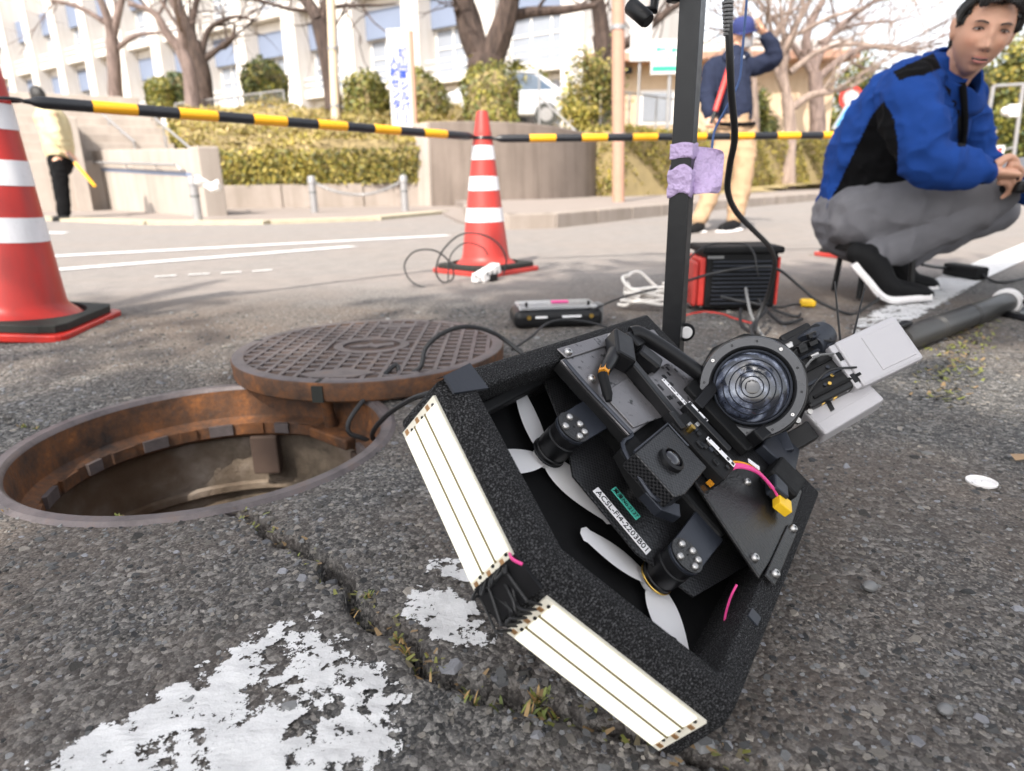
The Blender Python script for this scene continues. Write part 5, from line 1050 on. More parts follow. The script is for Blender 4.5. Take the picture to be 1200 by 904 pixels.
def small_person(root, HMargs, S, hairkeep, parts):
    pass
def man_in_cap():
    t = thing('person', 'man in a navy jacket and blue cap holding a red baton', 'person', (1.66, 5.5, 0)); D = 5.42; A = lambda x, y, dd=0.: AD(x, y, D+dd)
    HM = frame_at(871, 42, D-.02, -3, 30, 6); B = mb(); sx, sy, sz, P = head_points(48, 36); B.add([tuple(HM @ Vector(v)) for v in P], head_faces(48, 36), True)
    e = mb(); e.ball((-.076, -.006, 0), (.010, .019, .031), 10, 6); e.ball((.076, -.006, 0), (.010, .019, .031), 10, 6); B.add([tuple(HM @ Vector(v)) for v in e.v], e.f, True)
    chain(B, [(A(868, 52), .055), (A(863, 68), .058), (A(858, 90), .11), (A(858, 130), .11), (A(860, 150), .12)])
    chain(B, [(A(834, 78, .05), .05), (A(828, 112, .0), .042), (A(833, 138, -.12), .03)]); hand(B, A(832, 137, -.12), A(831, 146, -.14)-A(832, 137, -.12), rgt, -fwd*.9, 1., 1.1)
    chain(B, [(A(882, 80), .05), (A(908, 68, -.1), .042), (A(897, 40, -.15), .03)]); hand(B, A(898, 42, -.15), A(889, 31, -.2)-A(898, 42, -.15), upv-rgt*.3, -fwd+rgt*-.3, 1., .6)
    chain(B, [(A(850, 150), .08), (A(838, 208), .05), (A(817, 262, -.1), .035)]); chain(B, [(A(872, 150), .08), (A(868, 212), .05), (A(858, 262), .035)])
    o = blob(B, .007, 'body', M['skin'], t, 2); skin_tint(o, HM, False); face_parts(HM, 1., t, .8)
    hair_mesh(HM, 1., 'hair', M['hair'], t, lambda x, y, z, w: (y < .10) & (z > -.35) & (z < .5), 1.03)
    # cap
    b = mb(); K = 32; vs = []
    prof = [(1.10, .030), (1.11, .05), (1.07, .085), (.90, .118), (.55, .138), (.05, .143)]
    for r, z in prof:
        for k in range(K): a = 2*PI*k/K; vs.append(tuple(HM @ Vector((.078*r*math.cos(a), .098*r*math.sin(a)-.004, z))))
    b.add(vs, [(i*K+k, i*K+(k+1) % K, (i+1)*K+(k+1) % K, (i+1)*K+k) for i in range(5) for k in range(K)], True).build('cap', M['cap'], t)
    br = [(.082*math.cos(a), .080+.075*math.sin(a)**.8*(1 if math.sin(a) > 0 else 0), .032-.010*(math.cos(a)**2)) for a in np.linspace(.02, PI-.02, 16)]
    b = mb().add([tuple(HM @ Vector(p)) for p in br]+[tuple(HM @ Vector((.084*math.cos(a), .070*math.sin(a)+.005, .034))) for a in np.linspace(PI-.02, .02, 16)], [tuple(range(32))]); o = b.build('cap_brim', M['cap'], t); sd = o.modifiers.new('thick', 'SOLIDIFY'); sd.thickness = .004
    b = mb(); b.add([tuple(HM @ Vector(p)) for p in [(-.012,.099,.06), (.012,.099,.06), (.010,.096,.082), (-.010,.096,.082)]], [(0,1,2,3)]); o = b.build('cap_badge', M['label_white'], t)
    # mask
    b = mb(); vs = []; nx, nz = 13, 9
    for j in range(nz):
        for i in range(nx):
            u = -1+2*i/(nx-1); v = j/(nz-1); x = .064*u; z = -.085+.085*v; y = .100*math.sqrt(max(.02, 1-(u*.93)**2))*(.88+.14*math.sin(PI*min(1, v*1.1)))+.004; vs.append(tuple(HM @ Vector((x*(1-.25*(1-v)), y, z))))
    b.add(vs, [(j*nx+i, j*nx+i+1, (j+1)*nx+i+1, (j+1)*nx+i) for j in range(nz-1) for i in range(nx-1)], True); o = b.build('face_mask', M['mask'], t); sd = o.modifiers.new('thick', 'SOLIDIFY'); sd.thickness = .002
    # jacket
    B = mb(); chain(B, [(A(861, 137), (.165, .125)), (A(860, 115), (.172, .13)), (A(858, 88), (.178, .13)), (A(860, 72), (.10, .09)), (A(862, 64), (.075, .075))], 20)
    chain(B, [(A(848, 76), .07), (A(836, 80, .03), .076), (A(829, 110, 0), .066), (A(832, 134, -.11), .050)], 14); chain(B, [(A(872, 76), .07), (A(884, 78), .078), (A(908, 67, -.1), .066), (A(899, 44, -.15), .048)], 14)
    blob(B, .012, 'jacket', M['navy_cloth'], t, 4, .010, 12.)
    mb().tube([A(848, 66, -.05), A(852, 60, .05), A(868, 58, .05), A(877, 65, -.05), A(866, 72, -.13), A(852, 71, -.12), A(848, 66, -.05)], .018, 10).build('collar', M['navy_cloth'], t)
    mb().tube([A(864, 72, -.135), A(866, 100, -.15), A(866, 140, -.14)], .006, 6).build('zip', M['cable_g'], t)
    mb().tube(smooth_path([A(858, 66, -.12), A(866, 82, -.150), A(872, 66, -.12)], 5), .004, 6).build('lanyard', M['label_white'], t); mb().obox(A(868, 87, -.155), rgt, upv, fwd, (.045, .095, .004)).build('name_card', M['label_white'], t)
    B = mb(); chain(B, [(A(861, 140), (.150, .115)), (A(861, 152), (.150, .12))], 18); chain(B, [(A(849, 158), .095), (A(840, 205, -.02), .075), (A(822, 252, -.08), .060), (A(818, 258, -.1), .055)], 14); chain(B, [(A(873, 158), .095), (A(870, 208), .076), (A(862, 252), .062), (A(860, 258), .056)], 14)
    blob(B, .012, 'trousers', M['tan_cloth'], t, 4, .012, 11.); mb().tube([A(838, 145, -.09), A(850, 146, -.14), A(872, 146, -.14), A(884, 145, -.09)], .016, 8).build('belt', M['black_cloth'], t)
    for (x0, y0), (x1, y1), dd in (((862, 263), (846, 268), 0.), ((820, 266), (806, 273), -.1)):
        B = mb(); chain(B, [(A(x0, y0, dd), .045), (A((x0+x1)/2, (y0+y1)/2, dd-.08), .045), (A(x1, y1, dd-.16), .036)], 12); u = blob(B, .009, 'shoe', M['shoe'], t, 3); mb().tube([A(x0+3, y0+6, dd), A((x0+x1)/2, (y0+y1)/2+6, dd-.08), A(x1-2, y1+4, dd-.18)], [(.045, .014)]*3, 10).build('sole', M['sole'], u)
    rebase(t)
    k = thing('signal_baton', 'red signal baton held by the man in the cap', 'baton', tuple(A(836, 138, -.15))); c = A(836, 138, -.15); q = lambda x, y: A(x, y, -.17)-c
    mb().tube([q(832, 147), q(838, 131)], .014, 12).build('baton_grip', M['plastic'], k); mb().tube([q(838, 131), q(839, 128), q(854, 81), q(855, 77)], [.019, .021, .021, .012], 14).build('baton_tube', M['red'], k)
man_in_cap()
def man_in_cream():
    t = thing('person', 'person in a cream sweater and black trousers seen from behind', 'person', tuple(G(72, 259))); D = 8.6; A = lambda x, y, dd=0.: AD(x, y, D+dd)
    HM = frame_at(44, 113, D, -8, 215, 12); B = mb(); sx, sy, sz, P = head_points(40, 30); B.add([tuple(HM @ Vector(v)) for v in P], head_faces(40, 30), True)
    chain(B, [(A(46, 118), .055), (A(52, 128), .06), (A(62, 150), .11), (A(68, 182), .11), (A(70, 190), .11)])
    for dd, hx in ((-.12, 78), (.12, 80)): chain(B, [(A(62, 135, dd*1.6), .045), (A(66, 162, dd*2.), .04), (A(hx, 178, -.12), .03)])
    hand(B, A(77, 178, -.14), rgt*.6-upv*.7, fwd*-.9, rgt*.3-upv*.2, 1., .7); hand(B, A(79, 177, -.05), rgt*.6-upv*.7, fwd, rgt*.3-upv*.2, 1., .8)
    for dd in (-.1, .1): chain(B, [(A(68, 190, dd), .07), (A(72, 222, dd), .05), (A(75, 252, dd), .035)])
    o = blob(B, .010, 'body', M['skin'], t, 2); skin_tint(o, HM, False); hair_mesh(HM, 1., 'hair', M['hair'], t, lambda x, y, z, w: (y < .25+.2*w) & (z > -.45) | (z > .45), 1.06)
    B = mb(); chain(B, [(A(70, 180), (.17, .15)), (A(67, 160), (.20, .16)), (A(60, 140), (.21, .17)), (A(54, 129), (.13, .12)), (A(50, 124), .07)], 18)
    for dd in (-.16, .16): chain(B, [(A(58, 134, dd), .085), (A(66, 158, dd*1.4), .078), (A(76, 176, -.10+dd*.2), .05)], 12)
    blob(B, .014, 'sweater', M['cream_cloth'], t, 4, .014, 9.); mb().tube([A(47, 120), A(51, 126)], .068, 14).build('collar', M['cream_cloth'], t)
    B = mb(); chain(B, [(A(70, 187), (.155, .13)), (A(71, 194), (.15, .13))], 16)
    for dd, x in ((-.09, 0), (.10, -2)): chain(B, [(A(70+x, 196, dd), .095), (A(73+x, 222, dd), .080), (A(76+x, 250, dd), .060)], 12)
    blob(B, .014, 'trousers', M['black_cloth'], t, 4, .012, 9.)
    for dd, x in ((-.12, 0), (.12, -5)): 
        B = mb(); chain(B, [(A(78+x, 256, dd), .042), (A(70+x, 257, dd-.03), .042), (A(64+x, 258, dd-.05), .032)], 10); u = blob(B, .012, 'shoe', M['shoe'], t, 3); mb().tube([A(81+x, 260, dd), A(63+x, 261, dd-.04)], [(.045, .014)]*2, 10).build('sole', M['sole'], u)
    rebase(t)
    c = A(84, 186, -.2); k = thing('signal_baton', 'yellow signal baton held behind the back of the person in cream', 'baton', tuple(c)); q = lambda x, y: A(x, y, -.2)-c
    mb().tube([q(78, 179), q(88, 191)], .013, 10).build('baton_grip', M['plastic'], k); mb().tube([q(88, 191), q(111, 218), q(112, 219)], [.021, .021, .012], 12).build('baton_tube', M['bar_yellow'], k)
man_in_cream()
# ---------------------------------------------------------------- land behind the road
def ss(x, a, b): t = np.clip((np.asarray(x, float)-a)/(b-a), 0, 1); return t*t*(3-2*t)
def land_z(x, y):
    x = np.asarray(x, float); y = np.asarray(y, float)
    left = 1-ss(x, 1.3, 2.7); ya = 12.3+.25*np.clip(-x-5, 0, 20)
    z = .10+left*(1.05*ss(y, ya, ya+.3)+1.45*ss(y, ya+.5, ya+14)) + (1-left)*(.15*ss(y, 14, 18)+1.3*ss(y, 22, 45)); return z
def land():
    xs = np.arange(-60, 70, .7); ys = np.concatenate([np.arange(9, 34, .35), np.arange(34, 110, 3.)])
    X, Y = np.meshgrid(xs, ys); x, y = X.ravel(), Y.ravel(); z = land_z(x, y)+.03*fbm2(x, y, 1.3, 3, 5)
    lim = np.where(x < -1.2, 12.0+.72*np.clip(-x-4.2, 0, 60), np.where(x < 2.5, np.interp(x, [-1.3, -.4, .55, 1.3, 1.9, 2.5], [11.9, 11.8, 12.05, 12.9, 14.2, 16.]), 10.9+1.06*np.clip(x-2, 0, 100)))
    nx, ny = len(xs), len(ys); i, j = np.meshgrid(np.arange(nx-1), np.arange(ny-1)); a = (j*nx+i).ravel(); f = np.stack([a, a+1, a+nx+1, a+nx], 1)
    ok = (y > lim)[f].all(1); me = bpy.data.meshes.new('verge'); me.from_pydata(np.stack([x, y, z], 1).tolist(), [], f[ok].tolist()); me.polygons.foreach_set('use_smooth', [True]*len(me.polygons))
    tag(obj('verge', me, M['soil']), kind='structure')
land()
def sheet(name, poly, z, m, th=None):
    b = mb(); 
    if th: b.prism(poly, z-th, z)
    else: b.add([(x, y, z) for x, y in poly], [tuple(range(len(poly)))])
    return tag(b.build(name, M[m]), kind='structure')
sheet('pavement', [(-40, 33), (-10.5, 12.0), (-4.0, 7.75), (-2.6, 7.45), (-1.6, 7.9), (-.95, 9.4), (-.55, 7.2), (-.30, 6.2), (1.0, 12.6), (-1.4, 12.4), (-5.4, 12.6), (-13, 19.5), (-40, 45)], .030, 'paving', .05)
for k, (a, b) in enumerate((((-10.5, 12.0), (-4.0, 7.75)), ((-4.0, 7.75), (-2.6, 7.45)), ((-2.6, 7.45), (-1.6, 7.9)), ((-1.6, 7.9), (-.95, 9.4)))):
    a, b = np.array(a), np.array(b); d = (b-a)/np.linalg.norm(b-a); n = np.array([-d[1], d[0]])*.14; sheet('kerb_line', [tuple(a-n), tuple(b-n), tuple(b+n), tuple(a+n)], .036+.001*k, 'yellow_line', .05)
# island kerb built of separate stones
kp = [np.array(p) for p in [(-.62, 9.2), (-.46, 7.4), (-.28, 6.35), (-.02, 6.0), (.42, 6.12), (2.2, 8.55), (6.5, 13.65), (20., 29.)]]
def island():
    t = thing('kerb_island', 'pale concrete kerb edging the planted strip right of the middle cone', 'kerb', (0, 8, 0)); P = [kp[0]]
    for a, b in zip(kp[:-1], kp[1:]):
        L = np.linalg.norm(b-a); n = max(1, int(L/.62)); P += [a+(b-a)*k/n for k in range(1, n+1)]
    for a, b in zip(P[:-1], P[1:]):
        d = (b-a)/np.linalg.norm(b-a); L = np.linalg.norm(b-a); c = (a+b)/2+np.array([-d[1], d[0]])*.08
        mb().obox((c[0], c[1]-8, .055), (d[0], d[1], 0), (-d[1], d[0], 0), (0, 0, 1), (L-.012, .16, .15)).build('kerb_stone', M['conc_kerb'], t, .012)
    return t
island()
sheet('planted_strip', [(-.45, 9.2), (-.30, 7.5), (-.12, 6.5), (.05, 6.22), (.35, 6.3), (2.05, 8.68), (6.35, 13.8), (19.8, 29.1), (15, 33), (2.0, 17.), (-1., 12.0)], .115, 'paving', .1)
# retaining wall, curved, of three poured panels
def retaining():
    pl = smooth_path([np.array(p) for p in [(-1.30, 11.62), (-.4, 11.52), (.55, 11.80), (1.30, 12.6), (1.9, 13.9), (2.4, 15.6)]], 6); t = thing('retaining_wall', 'curved brown stained concrete retaining wall behind the middle cone', 'wall', (0, 11.5, .1)); n = len(pl); cut = [0, n//3+2, 2*n//3+2, n-1]
    hz = lambda i: 1.26-.30*(i/(n-1))**2
    for c in range(3):
        i0, i1 = cut[c], cut[c+1]; vs = []; m = 0
        for i in range(i0, i1+1):
            d = pl[min(i+1, n-1)]-pl[max(i-1, 0)]; d = d/np.linalg.norm(d); w = np.array([-d[1], d[0]]); p = pl[i]+(d*.006 if i == i0 and c else 0); h = hz(i)-.004*c
            for q, z in ((0, -.1), (.03, h-.02), (.06, h), (.30, h), (.32, -.1)): vs.append((*(p+w*q), z)); 
            m += 1
        fs = [(i*5+k, i*5+k+1, (i+1)*5+k+1, (i+1)*5+k) for i in range(m-1) for k in range(4)]+[(0, 1, 2, 3, 4), tuple((m-1)*5+k for k in (4, 3, 2, 1, 0))]
        mb().add([(x, y-11.5, z) for x, y, z in vs], fs).build('wall_panel', M['conc_brown'], t)
    o = pl[0]; mb().obox((o[0]-.09, o[1]+.19-11.5, .55), (.75, .6, 0), (-.6, .75, 0), (0, 0, 1), (.18, .40, 1.40)).build('wall_end', M['conc_pale'], t, .02)
retaining()
def low_wall():
    t = thing('low_wall', 'low concrete edging wall under the clipped hedge', 'wall', (-3.2, 12, 0)); L = 4.2
    for k in range(3): mb().box((-L/2+L*(k+.5)/3, 0, .20), (L/3-.012, .22, .42)).build('wall_block', M['conc_kerb'], t, .012)
low_wall()
def ramp():
    a, b = np.array([-4.02, 8.95]), np.array([-15.5, 21.0]); d = (b-a)/np.linalg.norm(b-a); n_ = np.array([-d[1], d[0]]); n_ = n_ if n_[1] > 0 else -n_; L = np.linalg.norm(b-a)
    t = thing('ramp_wall', 'long pale concrete ramp wall with a steel handrail behind the person in cream', 'wall', (a[0], a[1], 0)); q = lambda s, w, z: (d[0]*s+n_[0]*w, d[1]*s+n_[1]*w, z); h = lambda s: .86+.036*s
    for k in range(4):
        s0, s1 = (L*k/4+(.006 if k else 0)), L*(k+1)/4; mb().add([q(s0,0,-.05), q(s1,0,-.05), q(s1,0,h(s1)), q(s0,0,h(s0)), q(s0,.22,-.05), q(s1,.22,-.05), q(s1,.22,h(s1)), q(s0,.22,h(s0))], [(0,1,2,3), (7,6,5,4), (3,2,6,7), (0,3,7,4), (1,5,6,2)]).build('wall_panel', M['conc_pale'], t, .012)
    mb().add([q(-.24,-.015,-.05), q(.0,-.015,-.05), q(.0,-.015,h(0)+.02), q(-.24,-.015,h(0)+.02), q(-.24,.26,-.05), q(.0,.26,-.05), q(.0,.26,h(0)+.02), q(-.24,.26,h(0)+.02)], [(0,1,2,3), (7,6,5,4), (3,2,6,7), (0,3,7,4), (1,5,6,2)]).build('end_pillar', M['conc_pale'], t, .02)
    mb().tube([q(s, -.09, h(s)-.20) for s in (.35, 4, 8, 12)], .019, 10).build('handrail', M['galv'], t); mb().tube([q(.35,-.09,h(.35)-.20), q(.30,-.06,h(.3)-.26), q(.32,-.0,h(.3)-.28)], .016, 8).build('handrail_end', M['galv'], t)
    for s in (1.2, 2.6, 4, 5.4, 6.8, 8.2): mb().tube([q(s,-.09,h(s)-.21), q(s,-.07,h(s)-.27), q(s,-.0,h(s)-.29)], .010, 6).build('rail_bracket', M['galv'], t)
    mb().add([q(.1,-.004,h(0)-.34), q(10,-.004,h(10)-.34), q(10,-.004,h(10)-.29), q(.1,-.004,h(0)-.29), q(.1,.0,h(0)-.34), q(10,.0,h(10)-.34), q(10,.0,h(10)-.29), q(.1,.0,h(0)-.29)], [(0,1,2,3), (3,2,6,7), (0,4,5,1)]).build('wall_groove', M['bluepanel'], t)
ramp()
def steps():
    t = thing('staircase', 'pale concrete staircase climbing behind the ramp wall', 'stairs', (-6.6, 12.4, 0))
    for k in range(9): mb().box((-.36*k*.65-.4, .36*k*.8, .42+.085*k), (2.4, .40, .84+.17*k), rz=.55).build('step', M['conc_pale'], t, .008)
    mb().box((-1.2, .3, .75), (.22, 2.6, 1.5), rz=.55).build('stair_cheek', M['conc_pale'], t, .01)
steps()
def rail(label, P, posts, Y0, Y1):
    a = AY(*P[0], Y0); b = AY(*P[1], Y1); t = thing('handrail', label, 'handrail', (b[0], b[1], 0), 0, 'steel handrails by the stairs'); o = np.array([b[0], b[1], 0]); mb().tube([a-o, a-o+(b-a)*.5, b-o], .020, 8).build('rail', M['galv'], t)
    for s, drop in posts: p = a+(b-a)*s-o; mb().tube([p, p-np.array([0, 0, drop])], .016, 8).build('post', M['galv'], t)
rail('steel stair handrail farthest to the left behind the ramp wall', ((117, 131), (158, 167)), ((.25, .8), (.62, .75), (.97, .5)), 14., 13.)
rail('steel stair handrail in the middle behind the ramp wall', ((182, 139), (228, 178)), ((.2, .75), (.95, .5)), 12.6, 11.6)
rail('short steel handrail in front of the hedge by the white pillar', ((238, 184), (259, 206)), ((.05, .7), (.85, .55)), 10.4, 9.7)
def bollards():
    pr = None; tops = []
    for k, (px, top, lb) in enumerate((((233, 262), 206, 'grey steel bollard with a white sheet tied to its head'), ((369, 252), 206, 'grey steel bollard before the hedge with a chain to its right'), ((475, 250), 205, 'grey steel bollard beside the retaining wall with a chain to its left'))):
        g = G(*px); h = AY(px[0], top, g[1])[2]; t = thing('bollard', lb, 'bollard', tuple(g), 0, 'steel bollards along the pavement edge')
        mb().lathe([(.075, 0), (.075, .02), (.05, .03), (.048, h-.10)], 20).build('post', M['galv'], t); mb().lathe([(.058, h-.10), (.058, h-.05), (.050, h-.01), (.02, h), (.001, h)], 20).build('cap', M['galv'], t); mb().lathe([(.049, h*.55), (.052, h*.56), (.052, h*.60), (.049, h*.61)], 20).build('collar', M['cable_g'], t); tops.append(g+np.array([0, 0, h-.07]))
    a, b = tops[1], tops[2]; t = thing('chain', 'pale chain hanging between two bollards before the hedge', 'chain', tuple(a)); P = [a+(b-a)*s+np.array([0, 0, -.75*s*(1-s)])-a for s in np.linspace(0, 1, 49)]
    for i in range(48):
        c = (P[i]+P[i+1])/2; d = P[i+1]-P[i]; d /= np.linalg.norm(d); e = np.cross(d, (0, 1, 0)) if i % 2 else np.array([0, 1., 0]); mb().tube([c+d*.034*math.cos(q)+e*.018*math.sin(q) for q in np.linspace(0, 2*PI, 11)], .006, 5, False).build('link', M['galv'], t)
    c = tops[0]; t = thing('white_sheet', 'white plastic sheet tied to the nearest bollard', 'sheet', tuple(c)); vs = []
    for i in range(12):
        for j in range(6): vs.append((-.02+.32*i/11, .03*math.sin(i*.9+j), .02-.10*j/5+.035*math.sin(i*.55)+.02*random.random()))
    o = mb().add(vs, [(i*6+j, i*6+j+1, (i+1)*6+j+1, (i+1)*6+j) for i in range(11) for j in range(5)], True).build('sheet', M['white_pl'], t); sd = o.modifiers.new('thick', 'SOLIDIFY'); sd.thickness = .02
bollards()

# ---------------------------------------------------------------- foliage
OLIVE = [(.33,.26,.040), (.25,.21,.030), (.16,.155,.025), (.40,.31,.065), (.09,.098,.02)]; GREEN = [(.19,.19,.030), (.13,.145,.025), (.27,.245,.045), (.065,.082,.018), (.33,.28,.06)]
DARKG = [(.05,.075,.022), (.08,.10,.03), (.035,.055,.018), (.13,.14,.04)]; DRY = [(.42,.32,.11), (.34,.27,.08), (.25,.20,.06), (.46,.34,.16)]
def leaves(name, pos, size, pal, parent=None, loc=None, out=None, flat=.0, kind=True):
    pos = np.asarray(pos, float); n = len(pos); a = RNG.normal(size=(n, 3))
    if out is not None: a = a*.8+np.asarray(out)*1.0
    a /= np.linalg.norm(a, axis=1)[:, None]; r = RNG.normal(size=(n, 3)); u = np.cross(a, r); u /= np.linalg.norm(u, axis=1)[:, None]; v = np.cross(a, u)
    s = size*(.6+.8*RNG.random(n))[:, None]; V = np.stack([pos-u*s*.5, pos+v*s*.24+a*s*.05, pos+u*s*.5, pos-v*s*.24+a*s*.05], 1).reshape(-1, 3); f = (np.arange(n)[:, None]*4+np.arange(4)[None])
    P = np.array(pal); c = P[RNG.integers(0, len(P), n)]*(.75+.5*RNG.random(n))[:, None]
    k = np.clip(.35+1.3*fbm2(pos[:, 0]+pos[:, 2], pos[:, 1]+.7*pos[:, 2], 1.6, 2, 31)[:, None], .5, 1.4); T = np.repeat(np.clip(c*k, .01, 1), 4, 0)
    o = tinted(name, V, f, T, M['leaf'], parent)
    if loc is not None: o.location = loc
    if kind: o['kind'] = 'stuff'
    return o
def grid_leaves(P00, P10, P11, P01, n, bulge=.06, sc=2.):
    s, t = RNG.random(n)[:, None], RNG.random(n)[:, None]; P = [np.array(p, float) for p in (P00, P10, P11, P01)]; q = P[0]*(1-s)*(1-t)+P[1]*s*(1-t)+P[2]*s*t+P[3]*(1-s)*t
    nn = np.cross(P[1]-P[0], P[3]-P[0]); nn /= np.linalg.norm(nn); nn = nn if (nn[2] > .3 or nn[1] < 0) else -nn
    w = fbm2(q[:, 0]+q[:, 2]*.7, q[:, 1]+q[:, 2], sc, 3, 17)-.45; return q+nn*(w[:, None]*bulge*4+RNG.normal(0, .03, n)[:, None]), np.tile(nn, (n, 1))
def hedges():
    t = thing('azalea_hedge', 'broad clipped olive hedge on the bank above the low edging wall', 'hedge', (-3.4, 12, 0)); o = np.array([-3.4, 12, 0])
    A = [(-5.5, 12.0, .40), (-1.35, 11.85, .40), (-1.35, 11.85, .98), (-5.5, 12.0, .98)]; Bq = [(-5.5, 12.0, .98), (-1.35, 11.85, .98), (-1.1, 18.5, 2.30), (-8.8, 18.5, 2.45)]; Cq = [(-5.5, 12.0, .4), (-5.5, 12.0, .98), (-8.8, 18.5, 2.45), (-8.8, 18.5, 1.3)]
    mb().add([np.array(v)-o+np.array([0, .12, -.08]) for v in A+Bq[2:]]+[np.array(v)-o for v in ((-1.1, 18.5, .2), (-8.8, 18.5, .2))], [(0,1,2,3), (3,2,4,5), (0,3,5,7), (1,6,4,2)]).build('hedge_core', M['soil'], t)
    p1, n1 = grid_leaves(*A, 4600, .13, 1.7); p2, n2 = grid_leaves(*Bq, 13000, .20, .9); p3, n3 = grid_leaves(*Cq, 2500, .05)
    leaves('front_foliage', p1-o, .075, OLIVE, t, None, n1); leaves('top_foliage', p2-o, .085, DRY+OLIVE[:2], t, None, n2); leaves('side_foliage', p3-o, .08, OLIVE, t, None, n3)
    t = thing('long_hedge', 'long clipped yellow green hedge behind the kerb right of the mast', 'hedge', (5, 16, 0)); o = np.array([5, 16, 0])
    a, b = np.array([2.15, 12.9]), np.array([13.5, 24.2]); d = (b-a)/np.linalg.norm(b-a); w = np.array([-d[1], d[0]])*1.1; f = lambda p, z: np.array([p[0], p[1], z])
    mb().add([f(a, .1)-o, f(b, .1)-o, f(b+w, .1)-o, f(a+w, .1)-o, f(a+w*.1, 1.28)-o, f(b+w*.1, 1.34)-o, f(b+w, 1.34)-o, f(a+w, 1.28)-o], [(0,1,5,4), (4,5,6,7), (0,4,7,3), (1,2,6,5), (2,3,7,6)]).build('hedge_core', M['soil'], t)
    p1, n1 = grid_leaves(f(a, .15), f(b, .15), f(b, 1.38), f(a, 1.34), 10500, .13, 1.6); p2, n2 = grid_leaves(f(a, 1.34), f(b, 1.38), f(b+w, 1.38), f(a+w, 1.34), 4500, .05); p3, n3 = grid_leaves(f(a, .15), f(a, 1.34), f(a+w, 1.34), f(a+w, .15), 900, .05)
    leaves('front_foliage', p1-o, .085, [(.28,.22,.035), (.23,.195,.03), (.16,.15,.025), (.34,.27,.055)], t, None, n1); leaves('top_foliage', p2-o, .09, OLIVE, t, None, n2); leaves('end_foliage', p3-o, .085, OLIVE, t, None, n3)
hedges()
def topiary(label, x0, x1, y0, y1, Y, pal=GREEN, n=2600):
    a, b = AY(x0, y1, Y), AY(x1, y0, Y); r = (b[0]-a[0])/2; h = b[2]-a[2]; c = np.array([(a[0]+b[0])/2, Y+r, a[2]-.1]); h += .1
    t = thing('topiary_bush', label, 'bush', tuple(c), 0, 'clipped dome bushes before the white building')
    th = RNG.random(n)*2*PI; u = RNG.random(n); z = np.where(u < .6, u/.6*(h-r*.9), 0.); k = u >= .6; ph = np.arccos(1-RNG.random(n)); rr = np.where(k, np.sin(ph)*r, r*(1-.06*(1-z/h))); z = np.where(k, (h-r*.9)+r*.9*np.cos(ph), z)
    q = np.stack([rr*np.cos(th), rr*np.sin(th), z], 1)*(1+.30*(fbm2(th*2, z*2, 1.5, 3, int(x0))-.45)+.05*RNG.normal(size=n)*(RNG.random(n) < .3))[:, None]; out = np.stack([np.cos(th), np.sin(th), .5*k], 1)
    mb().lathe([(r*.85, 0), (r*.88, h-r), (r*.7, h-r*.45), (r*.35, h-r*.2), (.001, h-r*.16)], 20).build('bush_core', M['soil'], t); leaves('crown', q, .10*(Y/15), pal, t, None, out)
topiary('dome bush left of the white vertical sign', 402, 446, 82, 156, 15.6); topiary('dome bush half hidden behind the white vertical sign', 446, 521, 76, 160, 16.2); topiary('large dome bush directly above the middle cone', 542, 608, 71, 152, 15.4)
topiary('dome bush against the white columns far behind the bar', 278, 324, 66, 114, 23., DARKG+GREEN, 2000); topiary('dome bush at the foot of the bare tree pair, left one', 166, 192, 90, 124, 25., GREEN, 1200); topiary('dome bush at the foot of the bare tree pair, darker right one', 186, 218, 84, 124, 25.5, DARKG, 1200)
def shrub(label, cx, cy, rx, ry, Y, n, pal, size=.12, nm='shrub', cat='shrub', stem=True, dens=1., grp=None, depth=None):
    c = AY(cx, cy, Y); s = Y/FPX*1.02; R = np.array([rx*s, (depth or rx*s), ry*s]); z0 = float(land_z(c[0], Y)); t = thing(nm, label, cat, (c[0], Y, z0), 0, grp); P = []
    K = max(5, int(n/220)); cl = RNG.normal(size=(K, 3)); cl /= np.linalg.norm(cl, axis=1)[:, None]; cl *= (RNG.random(K)**.45)[:, None]
    w = RNG.integers(0, K, n); q = (cl[w]*.80+RNG.normal(size=(n, 3))*.17/dens)*R+np.array([0, 0, c[2]-z0])
    leaves('crown', q, size, pal, t)
    if stem:
        for k in range(4 if stem is True else stem):
            e = cl[k]*R*.7+np.array([0, 0, c[2]-z0]); mb().tube(smooth_path([(.05*k-.1, 0, -.1), (e[0]*.3, e[1]*.3, e[2]*.5), tuple(e)], 5), [.05]*5+[.03]*5+[.012], 7).build('trunk' if k == 0 else 'stem', M['bark_dark'], t)
shrub('loose yellow green shrub left of the brown pole', 690, 105, 34, 52, 18., 3200, GREEN+DRY[:2], .12, dens=.8); shrub('ragged hedge shrub behind the large dome bush', 622, 96, 28, 24, 20., 2000, GREEN, .13); shrub('olive shrub at the foot of the wire fence by the brown pole', 680, 140, 28, 20, 17., 1400, OLIVE, .10)
shrub('dark green shrub beside the man in the cap', 893, 140, 24, 34, 24., 2400, DARKG+GREEN, .16); shrub('evergreen bush behind the round road sign', 1000, 110, 40, 46, 34., 2400, GREEN+DARKG, .2)
shrub('tall yellow green evergreen tree behind the crouching man', 1150, 120, 52, 62, 36., 6000, OLIVE+GREEN+DARKG, .26, 'evergreen_tree', 'tree'); shrub('dark evergreen tree behind the road sign frame', 1185, 165, 50, 40, 31., 4200, DARKG+GREEN, .22, 'evergreen_tree', 'tree'); shrub('tall evergreen tree at the right edge of the photo', 1225, 90, 45, 90, 38., 5200, OLIVE+GREEN, .26, 'evergreen_tree', 'tree'); shrub('mid green bushy tree behind the shoulder of the crouching man', 1080, 150, 45, 40, 33., 3600, OLIVE+GREEN, .22, 'evergreen_tree', 'tree')
